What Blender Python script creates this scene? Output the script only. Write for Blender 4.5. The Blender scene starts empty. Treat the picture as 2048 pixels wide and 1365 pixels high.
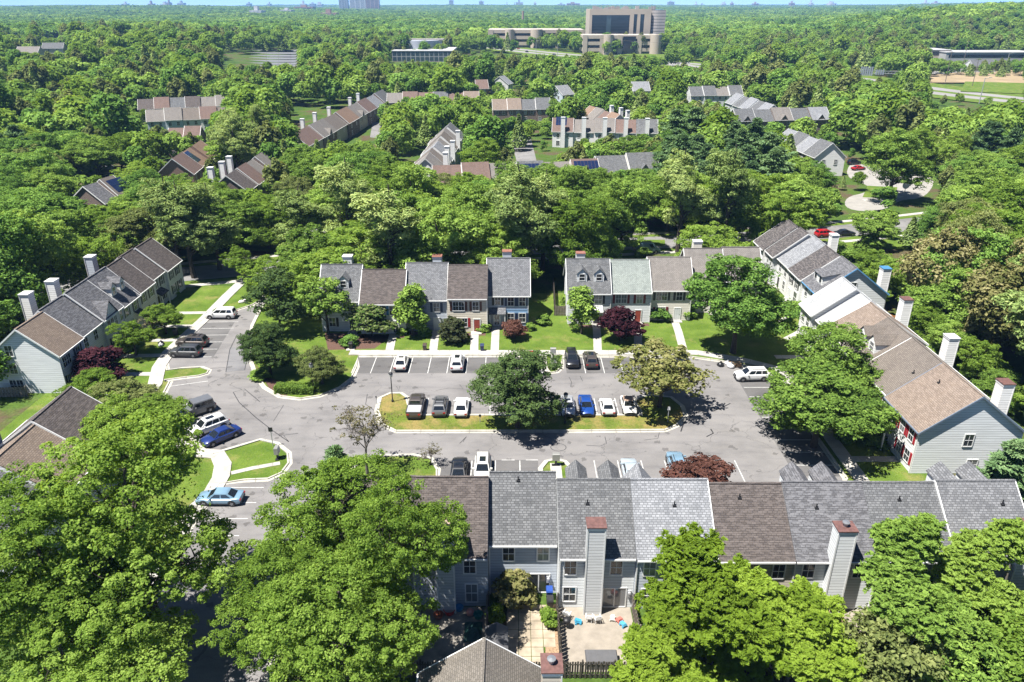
import bpy, math, random
import numpy as np
from mathutils import Vector
R_ = math.radians
random.seed(11)
SC = bpy.context.scene
COL = SC.collection
# ---------------------------------------------------------------- camera
FPX, CAMH = 1500.0, 48.0
PITCH = math.atan(674.0 / FPX)
CP, SP = math.cos(PITCH), math.sin(PITCH)
cam = bpy.data.cameras.new('camera')
cam.sensor_width = 36.0
cam.lens = 36.0 * FPX / 2048.0
cam.clip_start, cam.clip_end = 0.5, 30000.0
camo = bpy.data.objects.new('camera', cam)
camo.location = (0, 0, CAMH)
camo.rotation_euler = (math.pi / 2 - PITCH, 0, 0)
COL.objects.link(camo)
SC.camera = camo
# ---------------------------------------------------------------- light
SUN_DIR = Vector((-0.37, -0.19, 0.92)).normalized()
sun = bpy.data.lights.new('sun', 'SUN')
sun.energy, sun.angle, sun.color = 4.9, R_(0.53), (1.0, 0.96, 0.90)
suno = bpy.data.objects.new('sun', sun)
suno.rotation_euler = SUN_DIR.to_track_quat('Z', 'Y').to_euler()
suno.location = (-30, 40, 90)
COL.objects.link(suno)
W = bpy.data.worlds.new('World')
SC.world = W
W.use_nodes = True
nt = W.node_tree
sky = nt.nodes.new('ShaderNodeTexSky')
sky.sky_type = 'NISHITA'
sky.sun_disc = False
sky.sun_elevation = math.asin(SUN_DIR.z)
sky.sun_rotation = math.atan2(SUN_DIR.x, SUN_DIR.y)
sky.altitude = 9000.0
sky.air_density, sky.dust_density, sky.ozone_density = 1.0, 0.0, 3.0
nt.links.new(sky.outputs[0], nt.nodes['Background'].inputs[0])
nt.nodes['Background'].inputs[1].default_value = 0.09
SC.view_settings.view_transform = 'Standard'
SC.view_settings.look = 'None'
SC.view_settings.gamma = 1.0
SC.view_settings.use_curve_mapping = False
SC.view_settings.exposure = 1.36
SC.render.engine = 'CYCLES'
cy = SC.cycles
cy.use_denoising = True
cy.max_bounces, cy.diffuse_bounces, cy.glossy_bounces = 7, 5, 2
cy.transmission_bounces, cy.volume_bounces, cy.transparent_max_bounces = 3, 0, 4
cy.sample_clamp_indirect = 4.0
SC.render.film_transparent = False


def ray(px, py):
    u, v = px - 1024.0, py - 682.5
    return u, FPX * CP - v * SP, -(FPX * SP + v * CP)


def G(px, py, z=0.0):
    """where the view through a photograph pixel meets the height z"""
    dx, dy, dz = ray(px, py)
    t = (z - CAMH) / dz
    return (t * dx, t * dy)


def proj(x, y, z):
    zz = z - CAMH
    fw = y * CP - zz * SP
    up = y * SP + zz * CP
    return 1024 + FPX * x / fw, 682.5 - FPX * up / fw, fw


def c4(x, y): return x / 2.926, 440 + y / 2.926
def c5(x, y): return 680 + x / 2.926, 440 + y / 2.926
def c6(x, y): return 1348 + x / 2.926, 440 + y / 2.926
def c2(x, y): return 680 + x / 2.814, 880 + y / 2.814
# ---------------------------------------------------------------- helpers
def tag(o, label=None, cat=None, group=None, kind=None):
    if label: o['label'] = label
    if cat: o['category'] = cat
    if group: o['group'] = group
    if kind: o['kind'] = kind
    return o


def thing(name, label, cat, loc=(0, 0, 0), rz=0.0, group=None):
    o = bpy.data.objects.new(name, None)
    o.empty_display_size = 0.3
    o.location = loc
    o.rotation_euler = (0, 0, rz)
    COL.objects.link(o)
    return tag(o, label, cat, group)


def link(name, me, parent=None):
    o = bpy.data.objects.new(name, me)
    COL.objects.link(o)
    if parent: o.parent = parent
    return o


class MB:
    """collects polygons, then links them as ONE mesh object"""
    def __init__(s):
        s.v, s.f, s.m, s.uv = [], [], [], {}

    def face(s, pts, mi=0, uv=None):
        b = len(s.v)
        s.v.extend([tuple(p) for p in pts])
        if uv: s.uv[len(s.f)] = uv
        s.f.append(tuple(range(b, b + len(pts))))
        s.m.append(mi)
        return s

    def box(s, x0, x1, y0, y1, z0, z1, mi=0, bottom=True):
        if x0 > x1: x0, x1 = x1, x0
        if y0 > y1: y0, y1 = y1, y0
        a = [(x0, y0, z0), (x1, y0, z0), (x1, y1, z0), (x0, y1, z0), (x0, y0, z1), (x1, y0, z1), (x1, y1, z1), (x0, y1, z1)]
        for q in ((0, 1, 5, 4), (1, 2, 6, 5), (2, 3, 7, 6), (3, 0, 4, 7), (4, 5, 6, 7)) + (((3, 2, 1, 0),) if bottom else ()):
            s.face([a[i] for i in q], mi)
        return s

    def hull8(s, b, t, mi=0):
        """bottom ring b and top ring t (same count, counter-clockwise)"""
        n = len(b)
        for i in range(n):
            j = (i + 1) % n
            s.face([b[i], b[j], t[j], t[i]], mi)
        s.face(list(t), mi)
        s.face(list(reversed(b)), mi)
        return s

    def prism(s, poly, z0, z1, mi=0, mtop=None):
        if area2(poly) < 0: poly = poly[::-1]
        n = len(poly)
        for i in range(n):
            (xa, ya), (xb, yb) = poly[i], poly[(i + 1) % n]
            s.face([(xa, ya, z0), (xb, yb, z0), (xb, yb, z1), (xa, ya, z1)], mi)
        s.face([(x, y, z1) for x, y in poly], mi if mtop is None else mtop)
        return s

    def slab(s, q, th, mi=0, mside=None):
        """quad q (ccw from above) given a thickness th downwards"""
        low = [(x, y, z - th) for x, y, z in q]
        ms = mi if mside is None else mside
        s.face(q, mi)
        s.face(low[::-1], ms)
        n = len(q)
        for i in range(n):
            j = (i + 1) % n
            s.face([low[i], low[j], q[j], q[i]], ms)
        return s

    def tube(s, p0, p1, r0, r1, n=6, mi=0, cap=True):
        p0, p1 = Vector(p0), Vector(p1)
        d = (p1 - p0)
        if d.length < 1e-6: return s
        d.normalize()
        a = d.cross(Vector((0, 0, 1)) if abs(d.z) < 0.9 else Vector((1, 0, 0))).normalized()
        b = d.cross(a)
        ra, rb = [], []
        for i in range(n):
            w = 2 * math.pi * i / n
            e = a * math.cos(w) + b * math.sin(w)
            ra.append(p0 + e * r0)
            rb.append(p1 + e * r1)
        for i in range(n):
            j = (i + 1) % n
            s.face([ra[i], rb[i], rb[j], ra[j]][::-1], mi)
        if cap:
            s.face(rb[::-1], mi)
            s.face(ra, mi)
        return s

    def path(s, pts, rads, n=6, mi=0):
        for i in range(len(pts) - 1):
            s.tube(pts[i], pts[i + 1], rads[i], rads[i + 1], n, mi, cap=(i == len(pts) - 2))
        return s

    def lathe(s, prof, cx=0, cy=0, n=12, mi=0):
        for k in range(len(prof) - 1):
            (ra, za), (rb, zb) = prof[k], prof[k + 1]
            for i in range(n):
                w0, w1 = 2 * math.pi * i / n, 2 * math.pi * (i + 1) / n
                q = [(cx + ra * math.cos(w0), cy + ra * math.sin(w0), za), (cx + ra * math.cos(w1), cy + ra * math.sin(w1), za),
                     (cx + rb * math.cos(w1), cy + rb * math.sin(w1), zb), (cx + rb * math.cos(w0), cy + rb * math.sin(w0), zb)]
                if ra < 1e-5: q = [q[0], q[2], q[3]]
                elif rb < 1e-5: q = q[:3]
                s.face(q, mi)
        return s

    def mesh(s, name, mats, smooth=None):
        me = bpy.data.meshes.new(name)
        me.from_pydata(s.v, [], s.f)
        for m in (mats if isinstance(mats, (list, tuple)) else [mats]): me.materials.append(m)
        me.polygons.foreach_set('material_index', s.m)
        uvl = me.uv_layers.new(name='UVMap').data
        flat = []
        for i, f in enumerate(s.f):
            if i in s.uv:
                for c in s.uv[i]: flat.extend(c)
                continue
            P = [s.v[k] for k in f]
            nx = ny = nz = 0.0
            for k in range(len(P)):
                a, b = P[k], P[(k + 1) % len(P)]
                nx += (a[1] - b[1]) * (a[2] + b[2]); ny += (a[2] - b[2]) * (a[0] + b[0]); nz += (a[0] - b[0]) * (a[1] + b[1])
            hl = math.hypot(nx, ny)
            L = math.sqrt(nx * nx + ny * ny + nz * nz) or 1.0
            if hl < 0.02 * L:
                for p in P: flat.extend((p[0], p[1]))
            else:
                hx, hy = -ny / hl, nx / hl
                nx, ny, nz = nx / L, ny / L, nz / L
                vx, vy, vz = -nz * hy, nz * hx, nx * hy - ny * hx
                for p in P: flat.extend((p[0] * hx + p[1] * hy, p[0] * vx + p[1] * vy + p[2] * vz))
        uvl.foreach_set('uv', flat)
        if smooth:
            me.polygons.foreach_set('use_smooth', [True] * len(s.f))
            import bmesh
            bm = bmesh.new(); bm.from_mesh(me)
            bmesh.ops.remove_doubles(bm, verts=bm.verts, dist=0.0005)
            bm.to_mesh(me); bm.free()
            me.set_sharp_from_angle(angle=R_(smooth))
        me.update()
        return me

    def build(s, name, mats, parent=None, smooth=None):
        return link(name, s.mesh(name, mats, smooth), parent)


def area2(p):
    return sum(p[i][0] * p[(i + 1) % len(p)][1] - p[(i + 1) % len(p)][0] * p[i][1] for i in range(len(p)))


def inside(x, y, poly):
    c = False
    j = len(poly) - 1
    for i in range(len(poly)):
        xi, yi = poly[i]; xj, yj = poly[j]
        if (yi > y) != (yj > y) and x < (xj - xi) * (y - yi) / (yj - yi) + xi: c = not c
        j = i
    return c


def smooth_poly(p, it=2, closed=True):
    for _ in range(it):
        q = []
        n = len(p)
        if not closed: q.append(p[0])
        for i in range(n if closed else n - 1):
            a, b = p[i], p[(i + 1) % n]
            q.append((a[0] * .75 + b[0] * .25, a[1] * .75 + b[1] * .25))
            q.append((a[0] * .25 + b[0] * .75, a[1] * .25 + b[1] * .75))
        if not closed: q.append(p[-1])
        p = q
    return p


def offset_line(pts, d, closed=False):
    out = []
    n = len(pts)
    for i in range(n):
        a = pts[i - 1] if (i > 0 or closed) else pts[i]
        b = pts[(i + 1) % n] if (i < n - 1 or closed) else pts[i]
        tx, ty = b[0] - a[0], b[1] - a[1]
        l = math.hypot(tx, ty) or 1
        out.append((pts[i][0] - ty / l * d, pts[i][1] + tx / l * d))
    return out


def ribbon(mb, pts, d0, d1, z0, z1, closed=False, mi=0):
    """raised strip following pts between offsets d0 and d1, u runs along it"""
    A, B = offset_line(pts, d0, closed), offset_line(pts, d1, closed)
    n = len(pts)
    L = 0.0
    for i in range(n if closed else n - 1):
        j = (i + 1) % n
        l = math.hypot(pts[j][0] - pts[i][0], pts[j][1] - pts[i][1])
        a, b, c, d = A[i], A[j], B[j], B[i]
        top = [(a[0], a[1], z1), (b[0], b[1], z1), (c[0], c[1], z1), (d[0], d[1], z1)]
        uv = [(L, 0), (L + l, 0), (L + l, abs(d1 - d0)), (L, abs(d1 - d0))]
        if area2([a, b, c, d]) < 0: top, uv = top[::-1], uv[::-1]
        mb.face(top, mi, uv)
        if z1 - z0 > 0.005:
            mb.face([(a[0], a[1], z0), (b[0], b[1], z0), (b[0], b[1], z1), (a[0], a[1], z1)], mi)
            mb.face([(c[0], c[1], z0), (d[0], d[1], z0), (d[0], d[1], z1), (c[0], c[1], z1)], mi)
        L += l
    return mb


# ---------------------------------------------------------------- materials
MATS = {}


def mat_base(key):
    m = bpy.data.materials.new(key)
    m.use_nodes = True
    n = m.node_tree
    b = n.nodes['Principled BSDF']
    return m, n, b


def N(n, typ, **kw):
    x = n.nodes.new(typ)
    for k, v in kw.items(): setattr(x, k, v)
    return x


def setin(node, **kw):
    for k, v in kw.items():
        node.inputs[k.replace('_', ' ')].default_value = v
    return node


def ramp(n, stops, fac):
    r = N(n, 'ShaderNodeValToRGB')
    e = r.color_ramp.elements
    while len(e) < len(stops): e.new(0.5)
    for i, (p, c) in enumerate(stops):
        e[i].position = p
        e[i].color = (*c, 1) if len(c) == 3 else c
    n.links.new(fac, r.inputs[0])
    return r.outputs[0]


def math_(n, op, a, b=None, c=None):
    x = N(n, 'ShaderNodeMath', operation=op)
    for i, q in enumerate((a, b, c)):
        if q is None: continue
        if isinstance(q, (int, float)): x.inputs[i].default_value = q
        else: n.links.new(q, x.inputs[i])
    return x.outputs[0]


def mixc(n, f, a, b, typ='MIX'):
    x = N(n, 'ShaderNodeMix', data_type='RGBA', blend_type=typ)
    for i, q in ((0, f), (6, a), (7, b)):
        if isinstance(q, (int, float)): x.inputs[i].default_value = q
        elif isinstance(q, tuple): x.inputs[i].default_value = (*q[:3], 1)
        else: n.links.new(q, x.inputs[i])
    return x.outputs[2]


def noise(n, vec, scale, detail=3, rough=0.55):
    x = N(n, 'ShaderNodeTexNoise')
    setin(x, Scale=scale, Detail=detail, Roughness=rough)
    if vec is not None: n.links.new(vec, x.inputs['Vector'])
    return x.outputs['Fac']


def pos(n): return N(n, 'ShaderNodeNewGeometry').outputs['Position']


def uvo(n):
    """surface coordinates in metres, shifted per object so that repeats differ"""
    t = N(n, 'ShaderNodeTexCoord')
    r = N(n, 'ShaderNodeObjectInfo')
    s = N(n, 'ShaderNodeVectorMath', operation='ADD')
    n.links.new(t.outputs['UV'], s.inputs[0])
    cmb = N(n, 'ShaderNodeCombineXYZ')
    n.links.new(math_(n, 'MULTIPLY', r.outputs['Random'], 37.0), cmb.inputs[0])
    n.links.new(cmb.outputs[0], s.inputs[1])
    return s.outputs[0]


def plain(key, col, rough=0.6, metal=0.0, spec=0.5, vary=0.0, vs=3.0, coat=0.0):
    if key in MATS: return MATS[key]
    col = tuple(c * .84 for c in col)
    m, n, b = mat_base(key)
    setin(b, Roughness=rough, Metallic=metal)
    b.inputs['Specular IOR Level'].default_value = spec
    b.inputs['Coat Weight'].default_value = coat
    if vary:
        tc = N(n, 'ShaderNodeTexCoord').outputs['Object']
        f = noise(n, tc, vs)
        c = ramp(n, [(0.3, tuple(x * (1 - vary) for x in col)), (0.7, tuple(min(1, x * (1 + vary)) for x in col))], f)
        n.links.new(c, b.inputs['Base Color'])
    else:
        b.inputs['Base Color'].default_value = (*col, 1)
    MATS[key] = m
    return m


def siding(col):
    key = 'siding_%02x%02x%02x' % tuple(int(c * 255) for c in col)
    if key in MATS: return MATS[key]
    col = tuple(c * .80 for c in col)
    m, n, b = mat_base(key)
    uv = N(n, 'ShaderNodeTexCoord').outputs['UV']
    sep = N(n, 'ShaderNodeSeparateXYZ')
    n.links.new(uv, sep.inputs[0])
    fr = math_(n, 'FRACT', math_(n, 'DIVIDE', sep.outputs[1], 0.30))
    bmp = N(n, 'ShaderNodeBump')
    setin(bmp, Strength=1.0, Distance=0.05)
    n.links.new(math_(n, 'SUBTRACT', 1.0, fr), bmp.inputs['Height'])
    n.links.new(bmp.outputs[0], b.inputs['Normal'])
    st = N(n, 'ShaderNodeMapping')
    setin(st, Scale=(0.35, 4.3, 1))
    n.links.new(uvo(n), st.inputs[0])
    f = noise(n, st.outputs[0], 1.0, 4)
    c = ramp(n, [(0.3, tuple(x * 0.86 for x in col)), (0.72, tuple(min(.85, x * 1.08) for x in col))], f)
    # lap shadow painted into the colour, a dark line along each board
    c = mixc(n, math_(n, 'MULTIPLY', math_(n, 'LESS_THAN', fr, 0.2), 0.5), c, tuple(x * 0.4 for x in col))
    n.links.new(c, b.inputs['Base Color'])
    setin(b, Roughness=0.55)
    MATS[key] = m
    return m


def shingle(c1, c2, bw=0.45, rh=0.2, blot=0.0):
    bw, rh = bw * .85, rh * .82
    c1, c2 = tuple(c * .70 for c in c1), tuple(c * .78 for c in c2)
    m1 = tuple((a + b) / 2 for a, b in zip(c1, c2)); c1 = tuple(a * .55 + b * .45 for a, b in zip(c1, m1)); c2 = tuple(a * .55 + b * .45 for a, b in zip(c2, m1))
    key = 'shingle_%s_%s_%d_%d' % (''.join('%02x' % int(c * 255) for c in c1), ''.join('%02x' % int(c * 255) for c in c2), rh * 100, blot * 10)
    if key in MATS: return MATS[key]
    m, n, b = mat_base(key)
    v = uvo(n)
    br = N(n, 'ShaderNodeTexBrick')
    br.offset, br.squash = 0.37, 1.0
    setin(br, Color1=(*c1, 1), Color2=(*c2, 1), Mortar=(*(x * 0.68 for x in c1), 1), Scale=1.0, Brick_Width=bw, Row_Height=rh, Mortar_Size=0.026, Mortar_Smooth=0.2, Bias=0.0)
    n.links.new(v, br.inputs['Vector'])
    mp = N(n, 'ShaderNodeMapping')
    setin(mp, Scale=(1.6, 0.5, 1))
    n.links.new(v, mp.inputs[0])
    f = noise(n, mp.outputs[0], 0.55, 5, 0.65)
    c = mixc(n, 0.5, br.outputs['Color'], ramp(n, [(0.25, (0.68, 0.68, 0.70)), (0.5, (0.97, 0.97, 0.97)), (0.75, (1.2, 1.18, 1.15))], f), 'MULTIPLY')
    if blot:
        mp2 = N(n, 'ShaderNodeMapping')
        setin(mp2, Scale=(1.3, 4.5, 1))
        n.links.new(v, mp2.inputs[0])
        f2 = noise(n, mp2.outputs[0], 0.9, 2, 0.5)
        c = mixc(n, math_(n, 'MULTIPLY', math_(n, 'GREATER_THAN', f2, 0.53), blot), c, tuple(x * 1.75 for x in c2))
    n.links.new(c, b.inputs['Base Color'])
    bmp = N(n, 'ShaderNodeBump')
    setin(bmp, Strength=0.6, Distance=0.02)
    n.links.new(br.outputs['Fac'], bmp.inputs['Height'])
    bmp.invert = True
    n.links.new(bmp.outputs[0], b.inputs['Normal'])
    setin(b, Roughness=0.9)
    b.inputs['Specular IOR Level'].default_value = 0.25
    MATS[key] = m
    return m


def brick(col, key):
    if key in MATS: return MATS[key]
    m, n, b = mat_base(key)
    br = N(n, 'ShaderNodeTexBrick')
    setin(br, Color1=(*col, 1), Color2=(*(x * 0.7 for x in col), 1), Mortar=(0.35, 0.32, 0.28, 1), Scale=1.0, Brick_Width=0.24, Row_Height=0.08, Mortar_Size=0.01)
    n.links.new(uvo(n), br.inputs['Vector'])
    n.links.new(br.outputs['Color'], b.inputs['Base Color'])
    setin(b, Roughness=0.85)
    MATS[key] = m
    return m


def glass():
    if 'window_glass' in MATS: return MATS['window_glass']
    m, n, b = mat_base('window_glass')
    r = N(n, 'ShaderNodeObjectInfo').outputs['Random']
    f = noise(n, N(n, 'ShaderNodeTexCoord').outputs['Object'], 1.1, 2)
    c = mixc(n, f, (0.012, 0.014, 0.017), (0.05, 0.055, 0.06))
    c = mixc(n, math_(n, 'MULTIPLY', math_(n, 'GREATER_THAN', r, 0.7), 0.5), c, (0.28, 0.29, 0.30))   # drawn blinds
    n.links.new(c, b.inputs['Base Color'])
    setin(b, Roughness=0.08)
    b.inputs['Specular IOR Level'].default_value = 0.8
    MATS['window_glass'] = m
    return m


def paint(key, col, metal=0.0):
    if key in MATS: return MATS[key]
    col = tuple(c * .84 for c in col)
    m, n, b = mat_base(key)
    f = noise(n, N(n, 'ShaderNodeTexCoord').outputs['Object'], 2.3, 4)
    n.links.new(ramp(n, [(0.3, tuple(x * 0.9 for x in col)), (0.7, col)], f), b.inputs['Base Color'])
    setin(b, Roughness=0.32, Metallic=metal)
    b.inputs['Coat Weight'].default_value = 0.6
    b.inputs['Coat Roughness'].default_value = 0.06
    MATS[key] = m
    return m


def leaf(key, dark, mid, light, trans=0.38):
    if key in MATS: return MATS[key]
    m = bpy.data.materials.new(key)
    m.use_nodes = True
    n = m.node_tree
    n.nodes.clear()
    out = N(n, 'ShaderNodeOutputMaterial')
    at = N(n, 'ShaderNodeAttribute', attribute_name='tint').outputs['Fac']
    r = N(n, 'ShaderNodeObjectInfo').outputs['Random']
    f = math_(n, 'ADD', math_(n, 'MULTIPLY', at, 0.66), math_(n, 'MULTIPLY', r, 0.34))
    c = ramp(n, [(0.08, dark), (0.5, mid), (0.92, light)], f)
    d = N(n, 'ShaderNodeBsdfDiffuse')
    t = N(n, 'ShaderNodeBsdfTranslucent')
    n.links.new(c, d.inputs[0])
    n.links.new(mixc(n, 1.0, c, (1.15, 1.05, 0.5), 'MULTIPLY'), t.inputs[0])
    x = N(n, 'ShaderNodeMixShader')
    x.inputs[0].default_value = trans
    n.links.new(d.outputs[0], x.inputs[1]); n.links.new(t.outputs[0], x.inputs[2])
    n.links.new(x.outputs[0], out.inputs[0])
    MATS[key] = m
    return m


WHITE = plain('white_trim', (0.74, 0.74, 0.72), 0.45, vary=0.05)
BLACK = plain('black_trim', (0.015, 0.015, 0.017), 0.5)
DARKM = plain('dark_metal', (0.03, 0.03, 0.033), 0.45, 0.3)
BARK = plain('bark', (0.055, 0.042, 0.032), 0.9, vary=0.35, vs=4)
BARKG = plain('bark_pale', (0.16, 0.14, 0.12), 0.9, vary=0.3, vs=4)


def concrete(key='concrete', col=(0.44, 0.42, 0.38), joint=1.5):
    if key in MATS: return MATS[key]
    col = tuple(c * .82 for c in col)
    m, n, b = mat_base(key)
    uv = N(n, 'ShaderNodeTexCoord').outputs['UV']
    sep = N(n, 'ShaderNodeSeparateXYZ')
    n.links.new(uv, sep.inputs[0])
    fr = math_(n, 'FRACT', math_(n, 'DIVIDE', sep.outputs[0], joint))
    p = pos(n)
    f = noise(n, p, 0.7, 6, 0.65)
    c = ramp(n, [(0.3, tuple(x * 0.72 for x in col)), (0.55, col), (0.8, tuple(x * 1.12 for x in col))], f)
    c = mixc(n, math_(n, 'MULTIPLY', math_(n, 'LESS_THAN', fr, 0.035), 0.55), c, (0.1, 0.09, 0.08))
    n.links.new(c, b.inputs['Base Color'])
    setin(b, Roughness=0.85)
    MATS[key] = m
    return m


def asphalt(key, col, crack=1.0):
    if key in MATS: return MATS[key]
    col = tuple(c * .86 for c in col)
    m, n, b = mat_base(key)
    p = pos(n)
    big = noise(n, p, 0.13, 5, 0.6)
    fine = noise(n, p, 9.0, 3, 0.7)
    mp = N(n, 'ShaderNodeMapping')
    setin(mp, Scale=(0.35, 1.4, 1))
    n.links.new(p, mp.inputs[0])
    streak = noise(n, mp.outputs[0], 0.55, 5, 0.65)
    c = ramp(n, [(0.28, tuple(x * 0.72 for x in col)), (0.5, col), (0.72, tuple(x * 1.16 for x in col))], big)
    c = mixc(n, 0.8, c, ramp(n, [(0.25, (0.66, 0.66, 0.68)), (0.48, (1, 1, 1)), (0.75, (1.14, 1.13, 1.1))], streak), 'MULTIPLY')
    c = mixc(n, 0.5, c, ramp(n, [(0.3, (0.75, 0.75, 0.75)), (0.7, (1.2, 1.2, 1.2))], fine), 'MULTIPLY')
    # oil drips and wear
    vs_ = N(n, 'ShaderNodeTexVoronoi')
    setin(vs_, Scale=0.42, Randomness=1.0)
    n.links.new(p, vs_.inputs['Vector'])
    st_ = math_(n, 'LESS_THAN', math_(n, 'ADD', vs_.outputs['Distance'], math_(n, 'MULTIPLY', noise(n, p, 2.5, 3), 0.35)), 0.33)
    c = mixc(n, math_(n, 'MULTIPLY', st_, 0.5), c, (0.045, 0.042, 0.040))
    # cracks: cell borders bent by noise, only in some zones
    w = N(n, 'ShaderNodeTexNoise')
    setin(w, Scale=0.5, Detail=4.0)
    n.links.new(p, w.inputs['Vector'])
    ad = N(n, 'ShaderNodeVectorMath', operation='MULTIPLY_ADD')
    n.links.new(w.outputs['Color'], ad.inputs[0])
    ad.inputs[1].default_value = (3.5, 3.5, 0)
    n.links.new(p, ad.inputs[2])
    vo = N(n, 'ShaderNodeTexVoronoi', feature='DISTANCE_TO_EDGE')
    setin(vo, Scale=0.13)
    n.links.new(ad.outputs[0], vo.inputs['Vector'])
    ln = math_(n, 'LESS_THAN', vo.outputs['Distance'], 0.0042)
    zone = math_(n, 'GREATER_THAN', noise(n, p, 0.09, 2), 0.47)
    c = mixc(n, math_(n, 'MULTIPLY', math_(n, 'MULTIPLY', ln, zone), 0.42 * crack), c, (0.035, 0.033, 0.032))
    n.links.new(c, b.inputs['Base Color'])
    setin(b, Roughness=0.88)
    b.inputs['Specular IOR Level'].default_value = 0.3
    MATS[key] = m
    return m


def lawn(key='lawn', g1=(0.062, 0.112, 0.014), g2=(0.125, 0.185, 0.030), dry=(0.22, 0.20, 0.072), dryness=0.52):
    if key in MATS: return MATS[key]
    m, n, b = mat_base(key)
    p = pos(n)
    f = noise(n, p, 0.35, 5, 0.6)
    fine = noise(n, p, 6.0, 4, 0.75)
    g1, g2, dry = (tuple(c * .88 for c in q) for q in (g1, g2, dry))
    c = ramp(n, [(0.3, g1), (0.68, g2)], f)
    c = mixc(n, ramp(n, [(dryness, (0, 0, 0)), (dryness + 0.16, (0.8, 0.8, 0.8))], noise(n, p, 0.22, 6, 0.7)), c, dry)
    c = mixc(n, 0.85, c, ramp(n, [(0.28, (0.45, 0.5, 0.4)), (0.5, (1, 1, 1)), (0.75, (1.5, 1.45, 1.3))], fine), 'MULTIPLY')
    n.links.new(c, b.inputs['Base Color'])
    bmp = N(n, 'ShaderNodeBump')
    setin(bmp, Strength=0.8, Distance=0.08)
    n.links.new(fine, bmp.inputs['Height'])
    n.links.new(bmp.outputs[0], b.inputs['Normal'])
    setin(b, Roughness=0.95)
    b.inputs['Specular IOR Level'].default_value = 0.1
    MATS[key] = m
    return m
# ---------------------------------------------------------------- ground, roads
def sstep(a, b, x):
    t = np.clip((x - a) / (b - a), 0, 1)
    return t * t * (3 - 2 * t)


def terr(x, y):
    x = np.asarray(x, float); y = np.asarray(y, float)
    u = x / np.maximum(y, 1.0)
    h = 30.0 * sstep(620, 1150, y) * sstep(0.30, 0.62, u) * (1 - 0.45 * sstep(1500, 2600, y))
    h = h + 9.0 * sstep(330, 560, y) * sstep(-0.12, -0.5, u) * (1 - sstep(900, 1500, y))
    h = h + sstep(1800, 4200, y) * (14 + 8 * np.sin(x / 900.0 + 1.2) * np.cos(y / 1100.0) + 6 * np.sin(x / 410.0 + y / 700.0))
    return h


def make_ground():
    ys = np.concatenate([np.linspace(-60, 300, 19), np.geomspace(320, 11500, 60)])
    us = np.linspace(-1, 1, 61)
    V = []
    for y in ys:
        half = max(160, 0.95 * y + 60)
        V.append(np.stack([us * half, np.full(61, y), np.zeros(61)], 1))
    V = np.concatenate(V)
    V[:, 2] = terr(V[:, 0], V[:, 1])
    F = []
    for i in range(len(ys) - 1):
        for j in range(60):
            a = i * 61 + j
            F.append((a, a + 1, a + 62, a + 61))
    me = bpy.data.meshes.new('ground')
    me.from_pydata(V.tolist(), [], F)
    me.polygons.foreach_set('use_smooth', [True] * len(F))
    m, n, b = mat_base('ground')
    p = pos(n)
    f = noise(n, p, 0.08, 5, 0.65)
    fine = noise(n, p, 2.2, 4, 0.7)
    c = ramp(n, [(0.36, (0.035, 0.070, 0.014)), (0.5, (0.060, 0.105, 0.020)), (0.62, (0.085, 0.065, 0.042))], f)
    c = mixc(n, 0.8, c, ramp(n, [(0.3, (0.5, 0.5, 0.45)), (0.7, (1.35, 1.3, 1.2))], fine), 'MULTIPLY')
    n.links.new(c, b.inputs['Base Color'])
    setin(b, Roughness=0.95)
    b.inputs['Specular IOR Level'].default_value = 0.1
    me.materials.append(m)
    tag(link('ground', me), kind='structure')


make_ground()
LAWN = lawn()
LAWN_DRY = lawn('lawn_dry', (0.075, 0.115, 0.016), (0.13, 0.165, 0.03), (0.26, 0.19, 0.075), 0.44)
CONC = concrete()
KERB = concrete('kerb_concrete', (0.46, 0.44, 0.38), 3.0)
ASPH = asphalt('asphalt', (0.188, 0.180, 0.176))
ASPH_D = asphalt('asphalt_dark', (0.120, 0.116, 0.114), 0.5)
ASPH_S = asphalt('asphalt_street', (0.20, 0.195, 0.19), 0.3)
MULCH = plain('mulch', (0.10, 0.052, 0.036), 0.95, vary=0.45, vs=6)
LINE = plain('line_paint', (0.50, 0.50, 0.48), 0.7, vary=0.25, vs=2.5)
DIRT = plain('dirt', (0.30, 0.24, 0.17), 0.95, vary=0.25, vs=3)


def sheet(name, poly, z, m, kind='structure'):
    mb = MB()
    if area2(poly) < 0: poly = poly[::-1]
    mb.face([(x, y, z) for x, y in poly])
    return tag(mb.build(name, m), kind=kind)


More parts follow.
